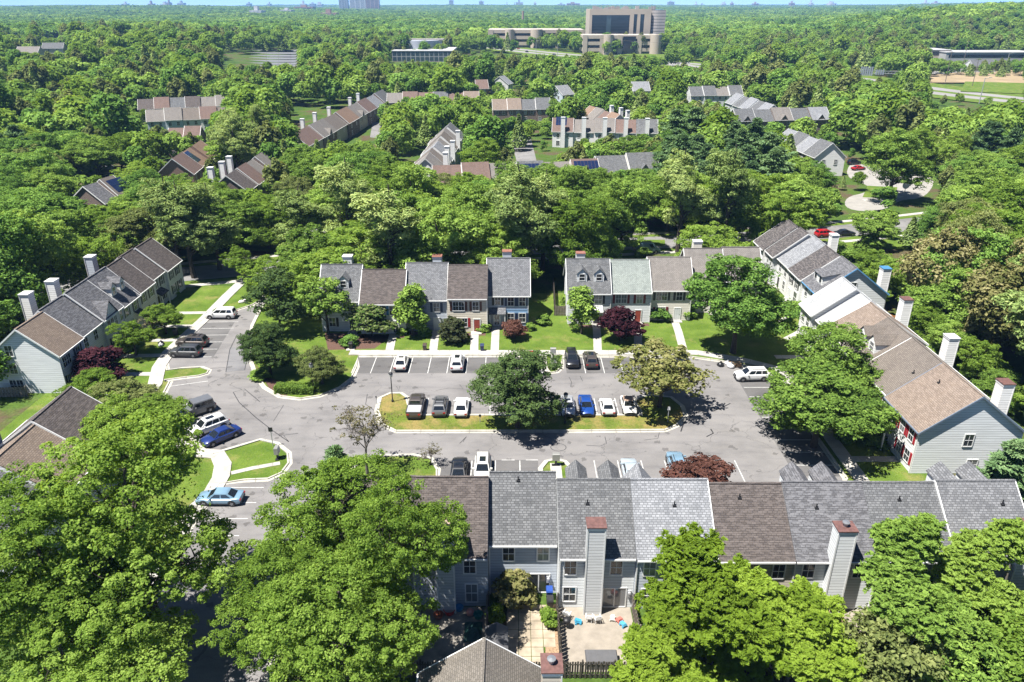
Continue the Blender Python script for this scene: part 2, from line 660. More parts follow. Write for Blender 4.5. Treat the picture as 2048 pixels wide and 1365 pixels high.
# courtyard lawn under everything
sheet('lawn', [(-63, 50), (47, 66), (52, 128), (-24, 128), (-63, 133)], 0.004, LAWN)
lotpx = [(418, 629), (470, 622), (505, 611), (524, 600), (530, 588), (538, 592), (520, 622), (506, 650), (499, 690), (504, 727), (514, 755), (530, 776), (560, 794), (600, 799),
         (640, 793), (680, 776), (704, 757), (714, 735), (717, 713), (1086, 713)]
lot = [G(*p) for p in lotpx]
isl = [(1090, 713), (1092, 738), (1100, 747), (1114, 745), (1123, 736), (1126, 713)]
lot += [G(*p) for p in isl]
lot += [(26.5, 101.0), (30.5, 99.6), (35, 97.5), (37, 95), (37, 69.5), (36, 68), (6.8, 68), (6.7, 71.6), (6.0, 73.0), (5.0, 73.4), (4.0, 73.0), (3.3, 71.6), (3.2, 68), (-8.2, 68), (-8.4, 71.4), (-9.4, 73.6),
        (-11.5, 74.3), (-15.2, 74.2), (-17.6, 72.6), (-18.8, 69.5), (-19, 60), (-19, 20), (-27.2, 20), (-27, 40), (-28.2, 44), (-30.6, 47.2), (-32.2, 52), (-32.4, 60), (-32, 68.5), (-29.6, 69.2), (-27, 69.4), (-25.8, 70.6), (-25.5, 72.6),
        (-26.2, 74.8), (-28.2, 76.9), (-30.4, 77.7), (-33.0, 75.9), (-35.0, 74.6), (-36.2, 75.3), (-39.4, 78.6), (-43.5, 83.5), (-46.8, 88.5), (-47.6, 93.0)]
lot += [G(328, 762), G(364, 757), G(398, 753), G(415, 748), G(419, 741), G(403, 735), G(364, 737), G(335, 741)]
lot += [G(331, 722), G(345, 700), G(362, 680), G(392, 653)]
mb = MB()
from mathutils.geometry import tessellate_polygon
if area2(lot) < 0: lot = lot[::-1]
for t in tessellate_polygon([[Vector((x, y, 0)) for x, y in lot]]):
    q = [lot[i] for i in t]
    if area2(q) < 0: q = q[::-1]
    mb.face([(x, y, 0.010) for x, y in q])
tag(mb.build('road', ASPH), kind='structure')
mb = MB()
ribbon(mb, lot, -0.22, -0.02, 0.0, 0.14, closed=True)
tag(mb.build('kerb', KERB), kind='structure')
mb = MB()
ribbon(mb, lot, -0.02, 0.38, 0.016, 0.016, closed=True)
tag(mb.build('gutter_pan', KERB), kind='structure')
# darker stall surfaces, a few mm over the road
sheet('parking_bay', [(-22.8, 100.9), (4.8, 100.9), (4.8, 95.6), (-22.8, 95.6)], 0.014, ASPH_D)
sheet('parking_bay', [(7.8, 100.9), (26.2, 100.9), (26.2, 95.6), (7.8, 95.6)], 0.014, ASPH_D)
sheet('parking_bay', [(-50.5, 114.6), (-45.9, 114.8), (-44.5, 101.2), (-49.8, 101.2)], 0.014, ASPH_D)
sheet('parking_bay', [(31.6, 95), (36.9, 95), (36.9, 70), (31.6, 70)], 0.014, ASPH_D)
sheet('parking_bay', [(-8.1, 73.3), (3.0, 73.3), (3.0, 68.1), (-8.1, 68.1)], 0.014, ASPH_D)
sheet('parking_bay', [(6.95, 73.3), (30.0, 73.3), (30.0, 68.1), (6.95, 68.1)], 0.014, ASPH)
# asphalt repair patches seen as outlined shapes
PATCH = asphalt('asphalt_patch', (0.165, 0.163, 0.166), 0.2)
TAR = plain('tar_seal', (0.022, 0.022, 0.024), 0.6)


def outlined(px, fn=c4, w=0.05):
    p = [G(*fn(*q)) for q in px]
    mb = MB()
    ribbon(mb, p, -w, w, 0.019, 0.019)
    tag(mb.build('crack_seal', TAR), kind='structure')


sheet('road_patch', [G(*c4(*q)) for q in ((1345, 745), (1455, 760), (1435, 880), (1320, 892))], 0.0155, PATCH)
outlined([(1455, 740), (1448, 800), (1432, 880), (1322, 892), (1345, 760), (1388, 672)])
outlined([(1520, 1065), (1430, 990), (1365, 1010), (1400, 1070), (1500, 1160), (1590, 1230), (1690, 1300), (1660, 1262), (1745, 1250)])
outlined([(1590, 1110), (1660, 1085), (1600, 1180)], w=0.03)
outlined([(1320, 865), (1230, 870)], w=0.04)
for seg in ([(330, 975), (345, 1000), (350, 975)], [(560, 1000), (640, 985), (720, 990), (700, 965)], [(1340, 920), (1355, 950), (1350, 975)], [(1405, 915), (1420, 945)],
            [(1550, 1270), (1560, 1310), (1520, 1325), (1440, 1320)], [(700, 1310), (740, 1270), (720, 1300)], [(1870, 1240), (1860, 1280), (1780, 1290)], [(160, 1020), (150, 1080), (205, 1120)]):
    outlined(seg, c5, 0.035)
for seg in ([(40, 1240), (60, 1180), (130, 1130), (165, 1120)], [(190, 1270), (230, 1250), (215, 1225)], [(230, 1120), (280, 1100), (330, 1075)]):
    outlined(seg, c6, 0.08)
mb = MB()
for i in range(28):
    w = 2 * math.pi * i / 28
    w2 = 2 * math.pi * (i + 1) / 28
    x, y = G(*c5(1278, 1332))
    mb.face([(x + math.cos(q) * r, y + math.sin(q) * r * 0.9, 0.019) for q, r in ((w, 0.95), (w, 0.87), (w2, 0.87), (w2, 0.95))][::-1])
tag(mb.build('crack_seal', TAR), kind='structure')
# stall lines
mb = MB()
def line(x0, y0, x1, y1, w=0.055):
    d = math.hypot(x1 - x0, y1 - y0)
    nx, ny = -(y1 - y0) / d * w, (x1 - x0) / d * w
    mb.face([(x0 + nx, y0 + ny, 0.018), (x0 - nx, y0 - ny, 0.018), (x1 - nx, y1 - ny, 0.018), (x1 + nx, y1 + ny, 0.018)])
for k in range(11): 
    if -22.9 + 2.72 * k < 5: line(-22.9 + 2.72 * k, 100.8, -22.9 + 2.72 * k, 95.6)
for x in (10.5, 13.2, 15.9, 18.6, 21.3, 24.0): line(x, 100.8, x, 95.6)
for k in range(12): line(-13.9 + 2.76 * k, 82.9, -13.9 + 2.76 * k, 88.2)
for x in (-4.6, -1.9, 0.9, 9.45, 12.15, 14.85, 17.55, 20.25, 22.95, 25.65): line(x, 68.1, x, 73.2)
line(1.6, 73.3, 3.0, 73.3); line(-1.2, 73.3, .3, 73.3)
for k in range(6): line(-50.4 + 0.1 * k, 114.4 - 2.7 * k, -45.3 + 0.1 * k, 114.6 - 2.7 * k)
for k in range(9): line(31.8, 94 - 2.72 * k, 36.8, 94 - 2.72 * k)
for (x, y, a) in ((-47.3, 91.4, 20), (-44.6, 85.0, 38), (-42.2, 82.0, 42), (-40.0, 79.4, 44), (-37.6, 76.8, 46)):
    line(x + 0.2, y + 0.2, x + 5.2 * math.cos(R_(a)), y + 5.2 * math.sin(R_(a)))
for k in range(4): line(-31.9, 61 + 2.7 * k - 1.2, -27, 61 + 2.7 * k - 1.2)
tag(mb.build('stall_lines', LINE), kind='structure')


def island(name, poly, z=0.09, grass=None):
    g = MB().prism(poly, 0.0, z)
    tag(g.build(name, grass or LAWN), kind='structure')
    if area2(poly) < 0: poly = poly[::-1]
    k = MB()
    ribbon(k, poly, -0.26, -0.003, 0.0, 0.15, closed=True)
    tag(k.build('kerb', KERB), kind='structure')
    k = MB()
    ribbon(k, poly, -0.62, -0.262, 0.02, 0.02, closed=True)
    tag(k.build('gutter_pan', KERB), kind='structure')


ipx = [(764, 797), (782, 789), (800, 789), (810, 796), (814, 812), (817, 833), (1285, 833), (1284, 823), (1272, 806), (1278, 798), (1300, 793), (1340, 797), (1360, 813), (1367, 833), (1352, 850), (1329, 860), (1150, 861.5), (793, 862), (768, 850), (758, 822)]
ISL = [G(*p) for p in ipx]
island('traffic_island', ISL, grass=LAWN_DRY)
# grass inside the notches of the lot outline is the lawn sheet; concrete pads and walks
def pad(px, z=0.03, fn=None, name='path'):
    p = [G(*(fn(*q) if fn else q)) for q in px]
    return tag(MB().prism(p, 0.0, z).build(name, CONC), kind='structure')


pad([(1100, 706), (1113, 706), (1114, 737), (1102, 738)])
mb = MB().prism([(4.35, 68), (5.6, 68), (5.6, 72.6), (4.35, 72.6)], 0, 0.05)
tag(mb.build('path', CONC), kind='structure')


def walk(pts, w, name='pavement', z=0.05):
    mb = MB()
    ribbon(mb, pts, -w / 2, w / 2, 0.0, z)
    return tag(mb.build(name, CONC), kind='structure')


walk([(-24.5, 102.4), (28, 102.4), (34, 99.8), (38.6, 97.0), (38.6, 66.6)], 1.6, z=0.12)
walk([(-18, 66.9), (38.4, 66.9)], 1.5, z=0.12)
walk([G(496, 553), G(455, 592), G(410, 638), G(372, 673), G(338, 705), G(318, 735), G(310, 770), (-49.0, 88.0), (-45.2, 82.4), (-41.0, 77.9), (-37.8, 75.0), G(435, 910), G(446, 930), G(442, 955), G(425, 985), (-33.4, 62), (-33.5, 50)], 1.9, z=0.11)
for a, b in (((490, 958), (480, 950)),): pass
walk([G(462, 947), G(505, 937), G(560, 927)], 0.7, 'path', 0.04)
# walks from the north pavement to the doors
for x0, y1, xt in (((c5(905, 730)), 628, 912), ((c5(785, 730)), 645, 790), ((c5(545, 740)), 665, 560), ((c5(290, 720)), 668, 312), ((c5(1508, 720)), 612, 1498), ((c5(2010, 720)), 592, 1958), (c5(1745, 720), 612, 1735), (c5(60, 720), 670, 85)):
    a, b = G(x0[0], 702), G(*c5(xt, y1))
    walk([a, (a[0] * .3 + b[0] * .7, a[1] * .4 + b[1] * .6), b], 1.25, 'path', 0.055)
# walks to the doors of the left and right rows
for y in (88.5, 95.0, 101.2, 106.8, 112.4, 118.2): walk([(-60.2, y), (-56, y + .2), (-51.6 - (0.0 if y > 100 else -2.0) , y + 0.4)], 1.1, 'path', 0.055)
for y in (73.5, 80.5, 87.5, 94.5, 101.0): walk([(44.8, y), (39.2, y)], 1.1, 'path', 0.055)
for y in (113.5, 119.5, 126): walk([(49.6, y), (43, y - 6)], 1.0, 'path', 0.055)
# planting beds
for px in ([(505, 722), (520, 745), (545, 790), (575, 792), (565, 765), (530, 752)],):
    sheet('mulch_bed', [G(*q) for q in px], 0.0085, MULCH)
for x0, x1, y in ((-3.8, 2.4, 111.9), (9.3, 15.8, 112.7), (16.3, 22.5, 113.4), (-10, -4.2, 109.5), (-16.4, -10.5, 110.0), (-24, -17, 108.6)):
    sheet('mulch_bed', [(x0, y - .7), (x1, y - .6), (x1, y + .55), (x0, y + .6)], 0.0085, MULCH)
sheet('mulch_bed', [(-30, 110), (-19, 109), (-21, 104), (-28, 103.5)], 0.0085, MULCH)
# street behind the north rows
STREET = [(-130, 118), (-95, 130), (-62, 139), (-30, 149), (5, 156), (40, 161), (75, 168), (110, 180), (150, 198)]
mb = MB(); ribbon(mb, smooth_poly(STREET, 2, False), -4.4, 4.4, 0.01, 0.012)
tag(mb.build('street', ASPH_S), kind='structure')
walk(offset_line(smooth_poly(STREET, 2, False), -7.4), 1.5, 'pavement', 0.06)
walk(offset_line(smooth_poly(STREET, 2, False), 7.0), 1.5, 'pavement', 0.06)
for s_ in (-5.9, 5.6):
    mb = MB(); ribbon(mb, offset_line(smooth_poly(STREET, 2, False), s_), -1.1, 1.1, 0.006, 0.006)
    tag(mb.build('verge', LAWN), kind='structure')
# side court to the right, seen between the trees
ct = smooth_poly([G(*q) for q in ((1690, 420), (1690, 395), (1735, 385), (1740, 372), (1690, 355), (1700, 325), (1730, 330), (1790, 345), (1865, 352), (1868, 372), (1845, 398), (1800, 400), (1760, 425))], 2)
sheet('side_court', ct, 0.014, plain('pale_asphalt', (0.29, 0.275, 0.25), 0.9, vary=0.12, vs=.4))
sheet('lawn', [G(*q) for q in ((1725, 395), (1790, 398), (1795, 375), (1735, 372))], 0.018, LAWN)
walk([G(1726, 401), G(1780, 401), G(1800, 392)], 2.0, 'path', 0.05)
sheet('lawn', [G(*q) for q in ((1640, 495), (1830, 500), (1835, 480), (1700, 478))], 0.016, LAWN)
sheet('lawn', [G(*q) for q in ((460, 500), (560, 505), (565, 450), (480, 450))], 0.013, LAWN)
sheet('lawn', [G(*q) for q in ((1215, 495), (1330, 492), (1330, 480), (1220, 480))], 0.016, LAWN)
# distant courts and drives between the middle rows
for px in ([(740, 275), (800, 282), (790, 245), (745, 245)], [(1035, 330), (1075, 330), (1060, 270), (1020, 270)], [(600, 480), (700, 470), (690, 420), (590, 430)], [(150, 355), (235, 345), (225, 330), (160, 335)]):
    sheet('side_court', [G(*q) for q in px], 0.02, ASPH_S)
# patios behind the south row
PAT = plain('patio_concrete', (0.28, 0.245, 0.20), 0.9, vary=0.16, vs=1.2)
sheet('patio', [(4.0, 50.14), (10.3, 50.14), (10.3, 43.2), (4.0, 43.2)], 0.012, PAT)
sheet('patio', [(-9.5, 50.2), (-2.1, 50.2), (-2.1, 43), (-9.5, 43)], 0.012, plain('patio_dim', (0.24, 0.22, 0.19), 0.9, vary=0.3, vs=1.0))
sheet('patio', [(16.8, 49.88), (23.9, 49.88), (23.9, 43.5), (16.8, 43.5)], 0.012, PAT)
sheet('patio', [(24.1, 49.88), (31, 49.88), (31, 43.5), (24.1, 43.5)], 0.012, PAT)
mb = MB()
FLAG = plain('flagstone', (0.36, 0.30, 0.22), 0.9, vary=0.3, vs=0.9)
for i in range(4):
    for j in range(7):
        if i == 3 and j > 4: continue
        x, y = -0.45 + i * 1.02, 50.4 - j * 0.95
        mb.box(x, x + 0.97, y - 0.9, y, 0.0, 0.035 + 0.006 * ((i * 7 + j * 3) % 4), 0)
tag(mb.build('patio_slabs', FLAG), kind='structure')
sheet('mulch_bed', [(3.0, 50.5), (3.85, 50.5), (3.85, 43), (2.6, 43)], 0.012, plain('dry_leaves', (0.30, 0.20, 0.12), 0.95, vary=0.4, vs=7))
# highway far right and behind, field
hw = [(-70, 1080), (60, 905), (150, 700), (250, 560), (330, 480), (430, 420), (560, 370)]
HWPX = [(860, 78), (930, 88), (1010, 99), (1110, 110), (1230, 119), (1380, 131), (1560, 145), (1720, 162), (1880, 186), (2060, 205)]
HW = smooth_poly([G(*p) for p in HWPX], 2, False)
CONR = plain('highway_concrete', (0.25, 0.24, 0.23), 0.9, vary=0.08, vs=.05)
def rib_t(name, line, d0, d1, dz, m):
    mb = MB()
    A, B = offset_line(line, d0), offset_line(line, d1)
    for i in range(len(line) - 1):
        q = [A[i], A[i + 1], B[i + 1], B[i]]
        if area2(q) < 0: q = q[::-1]
        mb.face([(x, y, 0.5 + dz) for x, y in q])
    return tag(mb.build(name, m), kind='structure')
rib_t('highway', HW, -16, -4, 0.0, CONR)
rib_t('highway', HW, 4, 16, 0.0, CONR)
rib_t('verge', HW, -4, 4, -0.01, LAWN)
rib_t('verge', HW, -30, -16, -0.01, LAWN)
rib_t('verge', HW, 16, 34, -0.01, LAWN)
FIELD = plain('dry_field', (0.30, 0.225, 0.13), 0.95, vary=0.2, vs=.06)
sheet('dry_field', [G(*q) for q in ((1858, 168), (1855, 152), (1940, 140), (2080, 143), (2080, 172), (1960, 168))], 0.8, FIELD)
sheet('meadow', [G(*q) for q in ((1920, 186), (1930, 166), (2080, 170), (2080, 192))], 0.82, LAWN)
mb = MB(); ribbon(mb, [G(*q) for q in ((1860, 150), (1950, 138), (2080, 140))], -9, 9, 0.9, 0.9)
tag(mb.build('ramp_road', CONR), kind='structure')
mb = MB(); ribbon(mb, [G(*q) for q in ((1310, 125), (1345, 130), (1390, 140))], -12, 12, 0.9, 0.9)
tag(mb.build('side_road', CONR), kind='structure')
sheet('meadow', [G(*q) for q in ((1240, 112), (1440, 125), (1450, 112), (1320, 100))], 0.7, LAWN)
sheet('meadow', [G(*q) for q in ((1040, 108), (1130, 122), (1135, 134), (1050, 118))], 0.7, LAWN)
sheet('meadow', [G(*q) for q in ((930, 100), (1000, 92), (990, 84), (940, 86))], 0.7, LAWN)
# ---------------------------------------------------------------- townhouse builder
GLASS = glass()
def face_box(mb, face, w, d, u0, u1, v0, v1, n0, n1, mi=0):
    if face == 'F': mb.box(u0, u1, -n1, -n0, v0, v1, mi)
    elif face == 'B': mb.box(u0, u1, d + n0, d + n1, v0, v1, mi)
    elif face == 'L': mb.box(-n1, -n0, u0, u1, v0, v1, mi)
    else: mb.box(w + n0, w + n1, u0, u1, v0, v1, mi)


def add_window(root, face, w, d, u, z, ww, wh, shut=None, trim=None, detail=1, off=0.0, kind='window'):
    trim = trim or WHITE
    f = MB()
    c = 0.10
    B = lambda m, a, b, e, g, n0, n1, mi=0: face_box(m, face, w, d, a, b, e, g, n0 + off, n1 + off, mi)
    x0, x1, z0, z1 = u - ww / 2, u + ww / 2, z, z + wh
    B(f, x0 - c, x0, z0 - c, z1 + c, -0.03, 0.06); B(f, x1, x1 + c, z0 - c, z1 + c, -0.03, 0.06)
    B(f, x0, x1, z1, z1 + c, -0.03, 0.062); B(f, x0, x1, z0 - c, z0, -0.03, 0.075)
    if kind == 'window':
        B(f, x0, x1, z0 + wh * .48, z0 + wh * .52, -0.03, 0.045)
        nm = 1 if ww < 1.5 else 3
        for k in range(nm):
            uu = x0 + ww * (k + 1) / (nm + 1)
            wd = 0.05 if (nm == 3 and k == 1) else 0.02
            B(f, uu - wd, uu + wd, z0, z0 + wh * .48, -0.03, 0.04); B(f, uu - wd, uu + wd, z0 + wh * .52, z1, -0.03, 0.04)
    else:
        B(f, u - .05, u + .05, z0, z1, -0.03, 0.05)
    if detail:
        fo = f.build('window' if kind == 'window' else 'patio_door', trim, root)
        p = MB()
        B(p, x0 + .004, x1 - .004, z0 + .004, z1 - .004, -0.03, 0.018)
        p.build('pane', GLASS, fo)
        if shut:
            for s in (-1, 1):
                m = MB()
                cx = u + s * (ww / 2 + c + 0.21)
                B(m, cx - .2, cx + .2, z0 - .05, z1 + .05, -0.01, 0.045)
                for q in range(6):
                    zz = z0 + .05 + (wh - .1) * q / 5.5
                    B(m, cx - .15, cx + .15, zz, zz + .1, 0.045, 0.06)
                m.build('shutter', shut, root)
    else:
        B(f, x0 + .004, x1 - .004, z0 + .004, z1 - .004, -0.03, 0.018, 1)
        f.build('window', [trim, GLASS], root)


def add_door(root, face, w, d, u, z, mat, storm=False, detail=1, off=0.0):
    B = lambda m, a, b, e, g, n0, n1, mi=0: face_box(m, face, w, d, a, b, e, g, n0 + off, n1 + off, mi)
    dm = MB()
    B(dm, u - .46, u + .46, z, z + 2.05, -0.02, 0.05)
    for (a, b, e, g) in ((-.34, -.05, .2, .9), (.05, .34, .2, .9), (-.34, -.05, 1.05, 1.85), (.05, .34, 1.05, 1.85)):
        B(dm, u + a, u + b, z + e, z + g, 0.05, 0.065, 1 if storm else 0)
    do = dm.build('door', [mat, GLASS], root)
    if detail:
        h = MB(); B(h, u + .36, u + .41, z + .95, z + 1.05, 0.05, 0.11); h.build('handle', DARKM, do)
    fr = MB()
    B(fr, u - .60, u - .465, z, z + 2.2, -0.02, 0.08); B(fr, u + .465, u + .60, z, z + 2.2, -0.02, 0.08); B(fr, u - .465, u + .465, z + 2.055, z + 2.2, -0.02, 0.085)
    fr.build('door_frame', WHITE, root)
    st = MB(); B(st, u - .75, u + .75, -0.05, max(.12, z), 0.0, 1.1); st.build('doorstep', CONC, root)


def add_chimney(root, u, face, w, d, ztop, wall, cap, cw=1.45, cd=0.85, flue=0, off=0.0):
    m = MB(); face_box(m, face, w, d, u - cw / 2, u + cw / 2, 0, ztop, -0.4 + off, cd + off)
    for s in (-1, 1):
        face_box(m, face, w, d, u + s * cw / 2 - .06, u + s * cw / 2 + .06, 0, ztop - .26, cd - .05 + off, cd + .035 + off, 1)
    face_box(m, face, w, d, u - cw / 2 - .05, u + cw / 2 + .05, ztop - .25, ztop - .02, -.45 + off, cd + .05 + off, 1)
    ch = m.build('chimney', [wall, WHITE], root)
    c = MB(); face_box(c, face, w, d, u - cw / 2 - .1, u + cw / 2 + .1, ztop, ztop + .1, -.5 + off, cd + .1 + off)
    c.build('chimney_cap', cap, ch)
    if flue:
        f = MB()
        pts = {'F': (u, -.2), 'B': (u, d + .2), 'L': (-.2, u), 'R': (w + .2, u)}[face]
        f.lathe([(.17, ztop + .1), (.17, ztop + .4), (.3, ztop + .42), (.3, ztop + .5), (0, ztop + .56)], pts[0], pts[1], 12)
        f.build('flue', plain('galvanised', (0.35, 0.36, 0.37), 0.4, 0.6), ch)


def add_dormer(root, u, w, d, ez, rz, style, wall, roofm, trim=None, dw=1.35):
    """style 'gable': on the slope; 'cross': wall gable flush with the front; 'shed': wide flat-roofed dormer"""
    h = d / 2
    tan = (rz - ez) / h
    sl = lambda y: ez + y * tan
    inv = lambda z: (z - ez) / tan
    if style == 'gable':
        y0 = h * .30
        zb, zt = sl(y0) - .1, sl(y0) + 1.45
        zr = zt + dw * .48
        m = MB()
        a, b = u - dw / 2, u + dw / 2
        yt = min(inv(zt), h)
        m.face([(a, y0, zb), (b, y0, zb), (b, y0, zt), (u, y0, zr - .03), (a, y0, zt)])
        m.face([(b, y0, zb), (b, yt, zt), (b, y0, zt)]); m.face([(a, y0, zb), (a, y0, zt), (a, yt, zt)])
        do = m.build('dormer', wall, root)
        r = MB(); yr = min(inv(zr), h)
        e = .14; ze = zt - e * .96
        ye = min(inv(ze), h)
        r.slab([(a - e, y0 - .12, ze), (u, y0 - .12, zr), (u, yr + .05, zr), (a - e, ye, ze)][::-1], .09)
        r.slab([(b + e, y0 - .12, ze), (b + e, ye, ze), (u, yr + .05, zr), (u, y0 - .12, zr)][::-1], .09)
        r.build('dormer_roof', roofm, do)
        f = MB()
        ww, wh, z0 = dw * .52, 1.05, zb + .3
        for q in ((u - ww / 2 - .1, u - ww / 2, z0 - .1, z0 + wh + .1), (u + ww / 2, u + ww / 2 + .1, z0 - .1, z0 + wh + .1), (u - ww / 2, u + ww / 2, z0 + wh, z0 + wh + .1), (u - ww / 2, u + ww / 2, z0 - .1, z0), (u - ww / 2, u + ww / 2, z0 + wh * .47, z0 + wh * .53)):
            f.box(q[0], q[1], y0 - .05, y0 + .02, q[2], q[3], 0)
        f.box(u - ww / 2 + .004, u + ww / 2 - .004, y0 - .015, y0 + .03, z0 + .004, z0 + wh - .004, 1)
        f.build('dormer_window', [trim or WHITE, GLASS], do)
    elif style == 'cross':
        m = MB(); a, b = u - dw / 2, u + dw / 2; y0 = -.16
        zt = ez - .05; zr = min(zt + dw * .62, rz - .3)
        m.face([(a, y0, zt - 2.4), (b, y0, zt - 2.4), (b, y0, zt), (u, y0, zr - .05), (a, y0, zt)])
        m.face([(b, y0, zt - 2.4), (b, .05, zt - 2.4), (b, .05, zt), (b, y0, zt)]); m.face([(a, .05, zt - 2.4), (a, y0, zt - 2.4), (a, y0, zt), (a, .05, zt)])
        m.face([(a, y0, zt - 2.4), (a, .05, zt - 2.4), (b, .05, zt - 2.4), (b, y0, zt - 2.4)])
        do = m.build('front_gable', wall, root)
        r = MB(); yr = min(inv(zr), h); e = .16; sl_ = (zr - zt) / (dw / 2); ze = zt - e * sl_
        r.slab([(a - e, y0 - .2, ze), (a - e, .2, ze), (u, yr + .1, zr), (u, y0 - .2, zr)], .11) if False else None
        r.slab([(u, y0 - .2, zr), (u, yr + .1, zr), (a - e, max(.0, inv(ze)) , ze), (a - e, y0 - .2, ze)], .1)
        r.slab([(b + e, y0 - .2, ze), (b + e, max(.0, inv(ze)), ze), (u, yr + .1, zr), (u, y0 - .2, zr)], .1)
        r.build('gable_roof', roofm, do)
    else:
        y0 = h * .18
        zb, zt = sl(y0) - .1, sl(y0) + 1.5
        a, b = u - dw / 2, u + dw / 2
        slope = .22
        yb = (zt - ez - slope * 0 + 0) / (tan - slope) - slope * y0 / (tan - slope)
        yb = min(yb, h); zbk = zt + slope * (yb - y0)
        m = MB()
        m.face([(a, y0, zb), (b, y0, zb), (b, y0, zt), (a, y0, zt)])
        m.face([(b, y0, zb), (b, yb, zbk), (b, y0, zt)]); m.face([(a, y0, zb), (a, y0, zt), (a, yb, zbk)])
        do = m.build('dormer', wall, root)
        r = MB(); r.slab([(a - .15, y0 - .2, zt), (b + .15, y0 - .2, zt), (b + .15, yb + .1, zbk + .03), (a - .15, yb + .1, zbk + .03)], .1)
        r.build('dormer_roof', roofm, do)
        f = MB()
        for k in (-.28, .28):
            uu = u + k * dw
            f.box(uu - .5, uu + .5, y0 - .05, y0 + .02, zb + .3, zt - .1, 0)
            f.box(uu - .38, uu + .38, y0 - .07, y0 - .05, zb + .42, zt - .22, 1)
        f.build('dormer_window', [WHITE, GLASS], do)


def townhouse(label, loc, rz, w, d, ez, rzz, wall, roofm, wins=(), doors=(), dorm=(), chim=(), ends='', trim=None, vents=(), group=None, detail=1, porch=(), gable_wall=None, name='townhouse', low=(), solar=(), skyl=()):
    t = thing(name, label, 'townhouse', (loc[0], loc[1], loc[2] if len(loc) > 2 else 0.0), rz, group)
    h = d / 2
    tan = (rzz - ez) / h
    x0, x1 = 0.012, w - 0.012
    gw = gable_wall or wall
    m = MB()
    m.face([(x0, 0, -.3), (x1, 0, -.3), (x1, 0, ez), (x0, 0, ez)], 0)
    m.face([(x1, d, -.3), (x0, d, -.3), (x0, d, ez), (x1, d, ez)], 0)
    m.face([(x0, d, -.3), (x0, 0, -.3), (x0, 0, ez), (x0, h, rzz - .02), (x0, d, ez)], 1)
    m.face([(x1, 0, -.3), (x1, d, -.3), (x1, d, ez), (x1, h, rzz - .02), (x1, 0, ez)], 1)
    m.build('wall', [wall, gw], t)
    oh, th = 0.32, 0.15
    el = 0.28 if 'L' in ends else -0.012
    er = 0.28 if 'R' in ends else -0.012
    a, b = -el, w + er
    lift = .12
    ze = ez - oh * tan + lift; zr = rzz + lift
    r = MB()
    r.slab([(a, -oh, ze), (b, -oh, ze), (b, h, zr), (a, h, zr)], th)
    r.slab([(b, d + oh, ze), (a, d + oh, ze), (a, h, zr), (b, h, zr)], th)
    if detail:
        r.box(a, b, h - .12, h + .12, zr - .02, zr + .03)
    r.build('roof', roofm, t)
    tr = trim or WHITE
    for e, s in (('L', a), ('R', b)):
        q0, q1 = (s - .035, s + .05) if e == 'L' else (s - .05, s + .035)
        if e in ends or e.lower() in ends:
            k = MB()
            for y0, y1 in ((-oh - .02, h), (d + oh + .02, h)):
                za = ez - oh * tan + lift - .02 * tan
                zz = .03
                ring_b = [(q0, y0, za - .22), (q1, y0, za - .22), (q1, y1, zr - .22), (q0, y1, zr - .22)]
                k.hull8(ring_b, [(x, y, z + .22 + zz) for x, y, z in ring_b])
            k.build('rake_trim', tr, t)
    for y in (-oh - .06, d + oh + .06):
        MB().box(a + .06, b - .06, y - .06, y + .06, ze - .15, ze - .01).build('gutter', tr, t)
    if detail:
        for y in (-.07, d + .07):
            MB().box(x1 - .14, x1 - .04, y - .05, y + .05, 0, ez - .1).build('downspout', WHITE, t)
    for wn in wins:
        f, u, z, ww, wh = wn[:5]
        add_window(t, f, w, d, u, z, ww, wh, wn[5] if len(wn) > 5 else None, None, detail, wn[7] if len(wn) > 7 else 0.0, wn[6] if len(wn) > 6 and wn[6] else 'window')
    for dr in doors: add_door(t, dr[0], w, d, dr[1], .12, dr[2], dr[3] if len(dr) > 3 else False, detail)
    for q in dorm: add_dormer(t, q[0], w, d, ez + lift, rzz + lift, q[1], q[3] if len(q) > 3 else wall, roofm, None, q[2])
    for c in chim: add_chimney(t, c[0], c[1], w, d, c[2], c[3] if len(c) > 3 else wall, c[4] if len(c) > 4 else WHITE, flue=(c[5] if len(c) > 5 else 0), cw=(c[6] if len(c) > 6 else 1.45))
    for (u, y) in vents:
        zz = ez + (y if y < h else d - y) * tan + lift
        v = MB(); v.tube((u, y, zz - .1), (u, y, zz + .42), .06, .06, 8); v.box(u - .16, u + .16, y - .16, y + .16, zz - .06 + (0), zz + .06)
        v.build('vent_pipe', DARKM, t)
    for (u, wd, mat_, posts) in porch:
        p = MB()
        p.slab([(u - wd / 2, -1.25, 2.62), (u + wd / 2, -1.25, 2.62), (u + wd / 2, -.005, 3.3), (u - wd / 2, -.005, 3.3)], .12)
        po = p.build('porch_roof', mat_, t)
        if posts:
            for s in (-1, 1):
                q = MB().box(u + s * (wd / 2 - .15) - .07, u + s * (wd / 2 - .15) + .07, -1.18, -1.04, 0, 2.51)
                q.build('post', WHITE, po)
    for (side, u0, u1, v0, v1) in solar:
        s = MB()
        f = (lambda u, v: (u, v, ez + v * tan + lift + .08)) if side == 'F' else (lambda u, v: (w - u, d - v, ez + v * tan + lift + .08))
        n = max(1, int(round((u1 - u0) / 1.0)))
        nv = max(1, int(round((v1 - v0) / 1.7)))
        for i in range(n):
            for j in range(nv):
                ua, ub = u0 + (u1 - u0) * i / n + .03, u0 + (u1 - u0) * (i + 1) / n - .03
                va, vb = v0 + (v1 - v0) * j / nv + .03, v0 + (v1 - v0) * (j + 1) / nv - .03
                s.slab([f(ua, va), f(ub, va), f(ub, vb), f(ua, vb)], .05)
        s.build('solar_panel', SOLAR, t)
    return t


